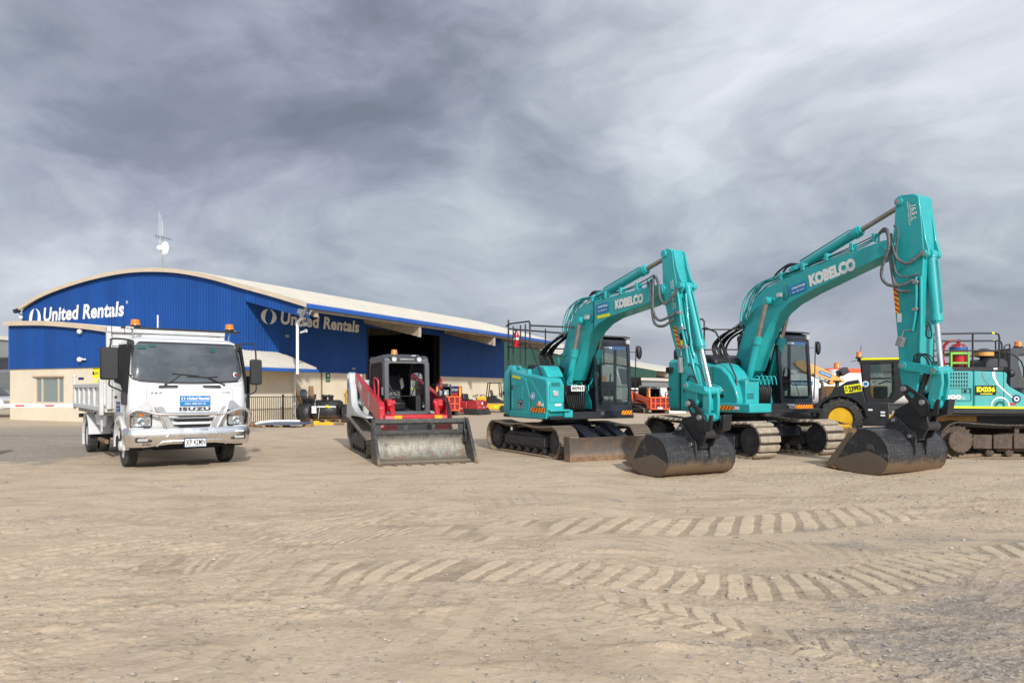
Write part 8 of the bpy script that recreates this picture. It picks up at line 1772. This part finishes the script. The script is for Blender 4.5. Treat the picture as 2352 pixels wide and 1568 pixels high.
mb = MB(); mb.prism([(.0, 1.12), (.45, 1.12), (.48, 1.2), (.14, 1.24), (.06, 1.62), (-.06, 1.62)], -.25, .25); mb.build('seat', 'seat', FK, bevel=.04); mb = MB(); mb.tube([(.8, 0, 1.0), (.66, 0, 1.36)], .03); mb.lathe((.66, 0, 1.36), (-.4, 0, 1), [(0, .15), (0, .18), (.02, .18), (.02, .15), (0, .15)], 20); mb.build('steering_wheel', 'black', FK)
mb = MB(); mb.ball((-.75, 0, 1.22), .07); mb.tube([(-.75, -.2, 1.2), (-.6, 0, 1.3), (-.45, .1, 1.18)], .03); mb.build('rusty_chain', 'rustedge', FK)
# ride-on sweeper
x, y = at(1078, 951.5); SW = machine('ride_on_sweeper', 'dusty dark red ride-on floor sweeper beside the yellow forklift', 'sweeper', x, y, 60)
mb = MB(); mb.prism([(-.95, .30), (-.9, .80), (.20, .82), (.2, .3)], -.6, .6); mb.prism([(.20, .3), (.20, .84), (.75, .90), (.95, .75), (1.0, .3)], -.55, .55); sw = mb.build('body', 'red_old', SW, bevel=.06)
mb = MB(); mb.prism([(-.9, .12), (-.9, .36), (.1, .36), (.1, .12)], -.62, .62); mb.build('hopper', 'red_old', SW, bevel=.03)
mb = MB(); mb.prism([(.05, .02), (.0, .38), (1.0, .36), (1.18, .02)], -.66, -.1); mb.prism([(.35, .02), (.3, .34), (1.05, .34), (1.22, .02)], .0, .62); mb.build('brush_skirt', 'rubber', SW, bevel=.03)
mb = MB(); mb.prism([(-.35, .82), (.1, .82), (.12, .92), (-.2, .94), (-.26, 1.26), (-.4, 1.26)], -.28, .28); mb.build('seat', 'seat', SW, bevel=.04); mb = MB(); mb.tube([(.55, 0, .3), (.55, 0, .85), (.45, 0, 1.12)], .03); mb.lathe((.45, 0, 1.14), (-.35, 0, 1), [(0, .15), (0, .19), (.025, .19), (.025, .15), (0, .15)], 20); mb.build('steering_wheel', 'black', SW)
mb = MB(); mb.cyl((.99, -.1, .68), (1.0, -.1, .68), .08, n=18); mb.build('round_badge', 's_white', SW); mb = MB(); mb.box(.98, 1.005, .18, .44, .6, .82); mb.build('grille', 'darkred', SW)
for yy in (-.4, .1, .44): mb = MB(); mb.ball((1.0, yy, .46), .04); mb.build('lamp', 'lamp', SW)
mb = MB(); mb.box(-.8, -.1, -.625, -.61, .36, .40); mb.build('white_strip', 's_white', SW); wheel(SW, (-.6, -.56, .2), .2, .12, .5, 'tyre', 'satin', -1); wheel(SW, (-.6, .56, .2), .2, .12, .5, 'tyre', 'satin', 1); wheel(SW, (.6, 0, .16), .16, .1, .5, 'tyre', 'satin', -1)
# red generator behind it
x, y = at(1062, 948); GN = thing('trailer_plant', 'dark red plant box between the orange loader and the sweeper', 'machine', (x-.6, y+2.2, 0), U0)
mb = MB(); mb.prism([(-.6, .35), (.7, .35), (.7, .9), (.2, 1.3), (-.6, 1.3)], -.5, .5); mb.build('housing', 'red_old', GN, bevel=.04); mb = MB(); mb.box(-.6, .7, -.45, .45, 0.05, .35); mb.build('skid_base', 'satin', GN)
mb = MB(); mb.box(-.4, .4, -.51, -.5, .6, 1.1); mb.build('louvre_panel', 'darkred', GN)
# notice board on the wall behind the loader
nb = thing('notice_board', 'navy notice board leaning on the wall behind the orange loader', 'board', (*bl(12.7, 3.16+17.2), 0), U0)
mb = MB(); mb.box(.4, .46, 0, 2.4, .4, 1.75); b_ = mb.build('board', 's_navy', nb); txt('lettering', 'HIRE RETURNS', 's_white', b_, (.465, 1.2, 1.5), Y_, Z_, 1.6, .16, bold=.02)
# skid buckets on pallets by the wall
def pallet(name, label, x, y, rz, w_=1.2, l_=1.1, group=None, mat='timber'):
    p = thing(name, label, 'pallet', (x, y, 0), rz, group)
    for k in range(7): mb = MB(); xx = -w_/2+k*(w_-.1)/6; mb.box(xx, xx+.1, -l_/2, l_/2, .115, .137); mb.build('board', mat, p)
    for yy in (-l_/2, -.05, l_/2-.1):
        mb = MB(); mb.box(-w_/2, w_/2, yy, yy+.1, .0, .02); mb.build('board', mat, p)
        for xx in (-w_/2, -.05, w_/2-.1): mb = MB(); mb.box(xx, xx+.1, yy, yy+.1, .021, .114); mb.build('block', mat, p)
    return p
def loose_bucket(label, x, y, rz, w_, sc, z=.14, wrap=True):
    g = thing('excavator_bucket', label, 'bucket', (x, y, z), rz, 'spare buckets by the wall'); g.scale = (sc, sc, sc)
    pr = [(.75, .62), (.42, .88), (.05, .95), (-.28, .88), (-.48, .66), (-.52, .38), (-.42, .12), (-.2, .0), (.2, -.0), (.5, .1)]
    h = w_/2
    mb = MB(); rows = [[(yy, a, zz) for yy in (-h, h)] for a, zz in [( -q[0], q[1]) for q in pr[1:]]]
    prs = [(-q[0], q[1]) for q in pr]
    n = len(prs); 
    mb.add([( -h, -a, zz) for a, zz in prs]+[(h, -a, zz) for a, zz in prs], [(i, (i+1), n+i+1, n+i) for i in range(1, n-1)]); b_ = mb.build('shell', 'bucket', g, solid=.03)
    for yy in (-h, h): mb = MB(); mb.prism([(-a, zz) for a, zz in prs], yy-.02, yy+.02, 'x'); mb.build('side_plate', 'bucket', g, bevel=.004)
    mb = MB()
    for yy in (-.16, .16): mb.prism([(-.25, .90), (-.30, 1.18), (-.20, 1.26), (-.08, 1.12), (.10, 1.10), (.18, 1.24), (.30, 1.16), (.42, .78)], yy-.025, yy+.025, 'x')
    mb.build('ear', 'black', g, bevel=.01)
    for q in ((-.22, 1.17), (.22, 1.15)): mb = MB(); mb.cyl((-.24, q[0], q[1]), (.24, q[0], q[1]), .05, n=14); mb.build('pin', 'satin', g)
    if wrap:
        mb = MB(); mb.box(-.62, -.38, -.56, -.545, .30, .66); mb.build('paper_tag', 's_white', g); mb = MB(); mb.box(-.35, h, -.555, -.54, .60, .66); mb.build('white_strap', 's_white', g)
        mb = MB(); mb.obox((.22, -.56, .64), (.09, 0, -.03), (0, .008, 0), (.02, 0, .05)); mb.build('yellow_tag', 's_yel', g)
        mb = MB(); mb.tube([(-.45, -.57, .66), (-.6, -.1, 1.0), (-.6, .2, .9)], .012, 5); mb.tube([(-.2, -.56, .62), (-.24, -.56, .3), (-.3, -.5, .0)], .010, 5); mb.build('sling', 's_white', g)
    return g
x, y = at(742, 969)
pallet('pallet', 'timber pallet under the big black bucket with white tag', x+.25, y+.35, R(-8), 1.5, 1.1, 'timber pallets')
loose_bucket('spare black excavator bucket with white paper tag strapped on a pallet', x+.12, y+.35, R(-6), 1.25, .92)
loose_bucket('spare grey-black bucket tucked behind the red loader', x+1.35, y-.0, R(18), 1.1, .86, 0.0, False)
loose_bucket('spare black bucket behind the picket fence, narrower and darker', x-.85, y+.55, R(-20), .7, .92, 0.0, False)
x, y = at(752, 975.5); lf = thing('fork_extension', 'yellow steel fork bar lying on the ground before the buckets', 'fork bar', (x, y, 0), R(-4))
mb = MB(); mb.box(-.62, .28, -.06, .08, .0, .09); mb.box(-.60, -.36, -.02, .10, .09, .17); mb.box(-.12, .10, -.02, .10, .09, .15); mb.build('bar', 'yellow', lf, bevel=.01); mb = MB(); mb.box(.28, .72, -.05, .07, .01, .08); mb.build('worn_end', 'rustedge', lf, bevel=.01); mb = MB(); mb.box(-.35, .35, .12, .2, .0, .07); mb.build('rear_bar', 'yellow', lf, bevel=.01)
# grey sheets on pallet
x, y = at(640, 981); ps = thing('sheet_stack', 'blue-grey sheets and white wrap lying across a low pallet by the fence', 'sheets', (x, y+.35, 0), R(-3))
mb = MB(); mb.obox((.15, -.05, .13), (.85, -.06, .0), (.22, .42, .02), (0, 0, .012)); mb.obox((.2, -.0, .165), (.80, -.04, .0), (.22, .38, .03), (0, 0, .010)); s_ = mb.build('sheets', 'greysheet', ps)
mb = MB(); mb.tube([(-1.05, .32, .17), (-.6, .36, .22), (0, .40, .23), (.62, .42, .22)], .045, 8); mb.obox((-.75, .2, .15), (.35, .02, 0), (0, .18, .02), (0, 0, .03)); mb.build('white_wrap', 's_white', ps, bevel=.01)
pallet('pallet', 'timber pallet under the blue-grey sheets', x-.55, y+.35, R(-3), 1.5, .9, 'timber pallets').scale = (1, 1, .8)
pallet('pallet', 'small broken timber piece right of the blue-grey sheets', x+1.05, y+.45, R(-10), .35, .3, 'timber pallets')
# leaning timbers and strap rack, wall things
def wl(t_, off): return bl(13.06+off, 3.16+t_)
x, y = wl(3.3, .5); tm = thing('leaning_timber', 'tall ochre timber leaning to the left against the wall', 'timber', (x, y, 0), U0)
mb = MB(); mb.obox((-.1, -.15, .95), (.05, 0, 0), (0, .055, 0), (-.18, -.35, .92)); mb.build('beam', 'yellow_boom', tm)
x, y = wl(4.1, .35); tm = thing('leaning_timber', 'brown plank upright against the wall beside the drainpipe', 'timber', (x, y, 0), U0)
mb = MB(); mb.obox((0, 0, .85), (.03, 0, 0), (0, .15, 0), (-.1, .0, .85)); mb.build('plank', 'timber', tm)
x, y = wl(2.15, 1.5); sp_ = thing('satellite_dish', 'dark grey dish leaning on the downpipe', 'dish', (x, y, 0), U0)
mb = MB(); mb.lathe((0, 0, 1.32), (1, -.3, .1), [(0, .05), (.04, .14), (.08, .22), (.10, .20), (.05, .07)], 20); mb.cyl((0, 0, 0), (0, 0, 1.3), .03); mb.build('dish', 'grey', sp_)
x, y = wl(7.35, .35); rk = thing('strap_rack', 'yellow wall rack hung with green and yellow lifting slings', 'rack', (x, y, 0), U0)
mb = MB(); mb.box(-.1, .1, -.55, .75, 1.36, 1.52); mb.build('header', 'yellow', rk, bevel=.01)
mb = MB(); mb.box(-.1, -.05, -.5, -.45, 0, 1.36); mb.box(-.1, -.05, .65, .7, 0, 1.36); mb.build('leg', 'yellow', rk)
for k in range(13):
    mb = MB(); yy = -.42+k*.085; L_ = .55+.2*((k*7) % 5)/5; mb.tube([(.06, yy, 1.36), (.08, yy+.01, 1.36-L_*.5), (.06, yy-.005, 1.36-L_)], .024, 6); mb.build('sling', ('s_green', 'timber', 'yellow', 's_lime')[k % 4] if k % 3 else 's_green', rk)
x, y = wl(3.3, .9); bn_ = thing('wheelie_bin', 'green bin with blue lid behind the picket fence', 'bin', (x, y, 0), U0)
mb = MB(); mb.loft([[(-.2, -.3, .05), (.2, -.3, .05), (.2, .3, .05), (-.2, .3, .05)], [(-.25, -.36, .75), (.25, -.36, .75), (.25, .36, .75), (-.25, .36, .75)]]); mb.build('body', 's_green', bn_, bevel=.02); mb = MB(); mb.box(-.26, .26, .1, .40, .76, 1.0); mb.build('lid', 's_blue', bn_, bevel=.02)
# boom gate on the left
x0, y0_ = -15.2, 21.8
bg_ = thing('boom_gate', 'white boom gate arm with red bands crossing behind the tipper truck', 'boom gate', (x0, y0_, 0), R(2))
mb = MB(); mb.box(-.2, 5.2, -.04, .04, .97, 1.08); ar = mb.build('arm', 's_white', bg_, bevel=.008)
for k in range(6): mb = MB(); xx = .15+k*.88; mb.box(xx, xx+.27, -.046, .046, 1.0, 1.045); mb.build('red_band', 's_red', ar)
mb = MB(); mb.box(-1.9, -1.45, -.2, .2, 0, 1.15); mb.box(-1.6, -.2, -.04, .04, .97, 1.08); mb.build('cabinet', 's_white', bg_, bevel=.03); mb = MB(); mb.box(5.1, 5.16, -.03, .03, 0, .97); mb.build('rest_post', 'steel', bg_)
# white bollard-like tank edge at far left
bx, by = at(-21, 1044); wb = thing('white_drum', 'white rounded drum standing in front of the boom gate', 'drum', (bx, by, 0), 0)
mb = MB(); mb.lathe((0, 0, 0), (0, 0, 1), [(0, .12), (.05, .16), (.4, .19), (.62, .15), (.70, .03)], 24); mb.build('shell', 's_white', wb)
# white SUV behind the gate
bx, by = at(-32, 958); sv = machine('parked_car', 'white four-wheel drive parked beyond the boom gate', 'car', bx-.9, by+1, 78)
rg = []
for yy, k in ((-.92, 0), (-.86, .04), (.86, .04), (.92, 0)): pass
body = [(-2.3, .45), (-2.35, .95), (-2.2, 1.15), (1.0, 1.15), (2.1, 1.02), (2.3, .85), (2.3, .45)]
mb = MB(); mb.prism(body, -.92, .92); cbd = mb.build('body', 'white', sv, bevel=.08, seg=3)
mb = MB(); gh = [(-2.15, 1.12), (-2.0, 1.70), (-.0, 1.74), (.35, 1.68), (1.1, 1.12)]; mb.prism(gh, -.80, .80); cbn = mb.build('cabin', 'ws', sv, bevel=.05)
mb = MB(); mb.prism([(-2.02, 1.68), (-2.0, 1.76), (.1, 1.78), (.38, 1.70), (.3, 1.66)], -.82, .82); mb.build('roof', 'white', sv, bevel=.03)
for a, b_ in ((-2.0, -1.9), (-.9, -.8), (.22, .34)): mb = MB(); mb.prism([(a, 1.14), (b_, 1.14), (b_-.0, 1.70), (a+.05, 1.70)], -.835, -.80); mb.build('pillar', 'white', cbn)
for x_ in (-1.45, 1.45):
    for s in (-1, 1): wheel(sv, (x_, s*.82, .38), .38, .24, .6, 'tyre', 'satin', s)
    mb = MB(); mb.lathe((x_, -.935, .42), (0, 1, 0), [(0, .02), (0, .46), (.03, .46)], 24); mb.build('wheel_arch', 's_black', cbd)
mb = MB(); mb.box(2.22, 2.33, -.85, -.55, .78, .92); mb.build('headlight', 'lamp', cbd)
# dozer-white cab truck and rail stacks behind small excavator's cab
tw = machine('white_tray_truck', 'white truck with yellow panel seen through the small excavator cab window', 'truck', 5.85, 44.5, 64); 
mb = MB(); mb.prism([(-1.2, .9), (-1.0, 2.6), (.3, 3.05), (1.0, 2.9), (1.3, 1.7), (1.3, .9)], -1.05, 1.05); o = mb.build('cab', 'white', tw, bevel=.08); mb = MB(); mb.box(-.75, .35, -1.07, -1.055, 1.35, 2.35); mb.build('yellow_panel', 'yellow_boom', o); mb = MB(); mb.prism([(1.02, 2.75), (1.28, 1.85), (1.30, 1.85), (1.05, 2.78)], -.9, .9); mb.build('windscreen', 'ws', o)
mb = MB(); mb.box(-4.5, 1.2, -.5, .5, .55, .85); mb.box(-4.5, -1.4, -1.1, 1.1, 1.0, 1.12); mb.build('tray', 'white_old', tw)
for x_ in (-3.4, .5):
    for s in (-1, 1): wheel(tw, (x_, s*.9, .45), .45, .28, .6, 'tyre', 'white_old', s)
wr, hr = at(1465, 944); rkx = thing('post_rack', 'stacked white posts and tan boxes left of the far orange loader', 'rack', (wr-.7, hr+.6, 0), R(-6))
for k in range(4): mb = MB(); mb.box(-1.5, .9, -.1+.02*k, .1, .75+k*.26, .85+k*.26); mb.build('post_bundle', 's_white' if k % 2 else 'white_old', rkx)
mb = MB(); mb.box(-1.4, 1.0, -.6, .6, 0, .62); mb.build('tan_block', 'creamtrim', rkx, bevel=.02); mb = MB(); mb.box(-1.5, -1.4, -.1, .1, 0, 1.8); mb.box(.9, 1.0, -.1, .1, 0, 1.8); mb.build('rack_post', 'steel', rkx)
gb = thing('grey_cabinet', 'grey steel cabinet between the white posts and the far orange loader', 'cabinet', (*at(1478, 942), 0), 0)
mb = MB(); mb.box(-.5, .55, -.3, .3, .0, 1.05); mb.box(-.5, .0, -.3, .3, 1.05, 1.6); mb.build('body', 'grey_wall', gb, bevel=.02); mb = MB(); mb.box(-.55, .6, -.35, .35, 1.06, 1.12); mb.build('lid', 'rustedge', gb)
px_, py_ = at(1545, 948.5); sb = thing('sign_board', 'white A-frame board with red and black round emblem right of the far orange loader', 'sign', (px_-.1, py_+.3, 0), R(-4))
mb = MB(); mb.box(-.8, .95, -.03, .03, 0, 1.55) if False else mb.prism([(-.75, 1.62), (1.0, 1.62), (1.0, 0), (-.05, 0)], -.03, .03); o = mb.build('board', 's_white', sb)
mb = MB(); mb.lathe((-.05, -.03, 1.15), (0, -1, 0), [(0, .24), (0, .30), (.01, .30), (.01, .24), (0, .24)], 28); mb.build('ring_emblem', 's_navy', o); txt('lettering', 'Hercules', 's_red', o, (-.05, -.045, 1.15), X_, Z_, .46, .10, bold=.03)
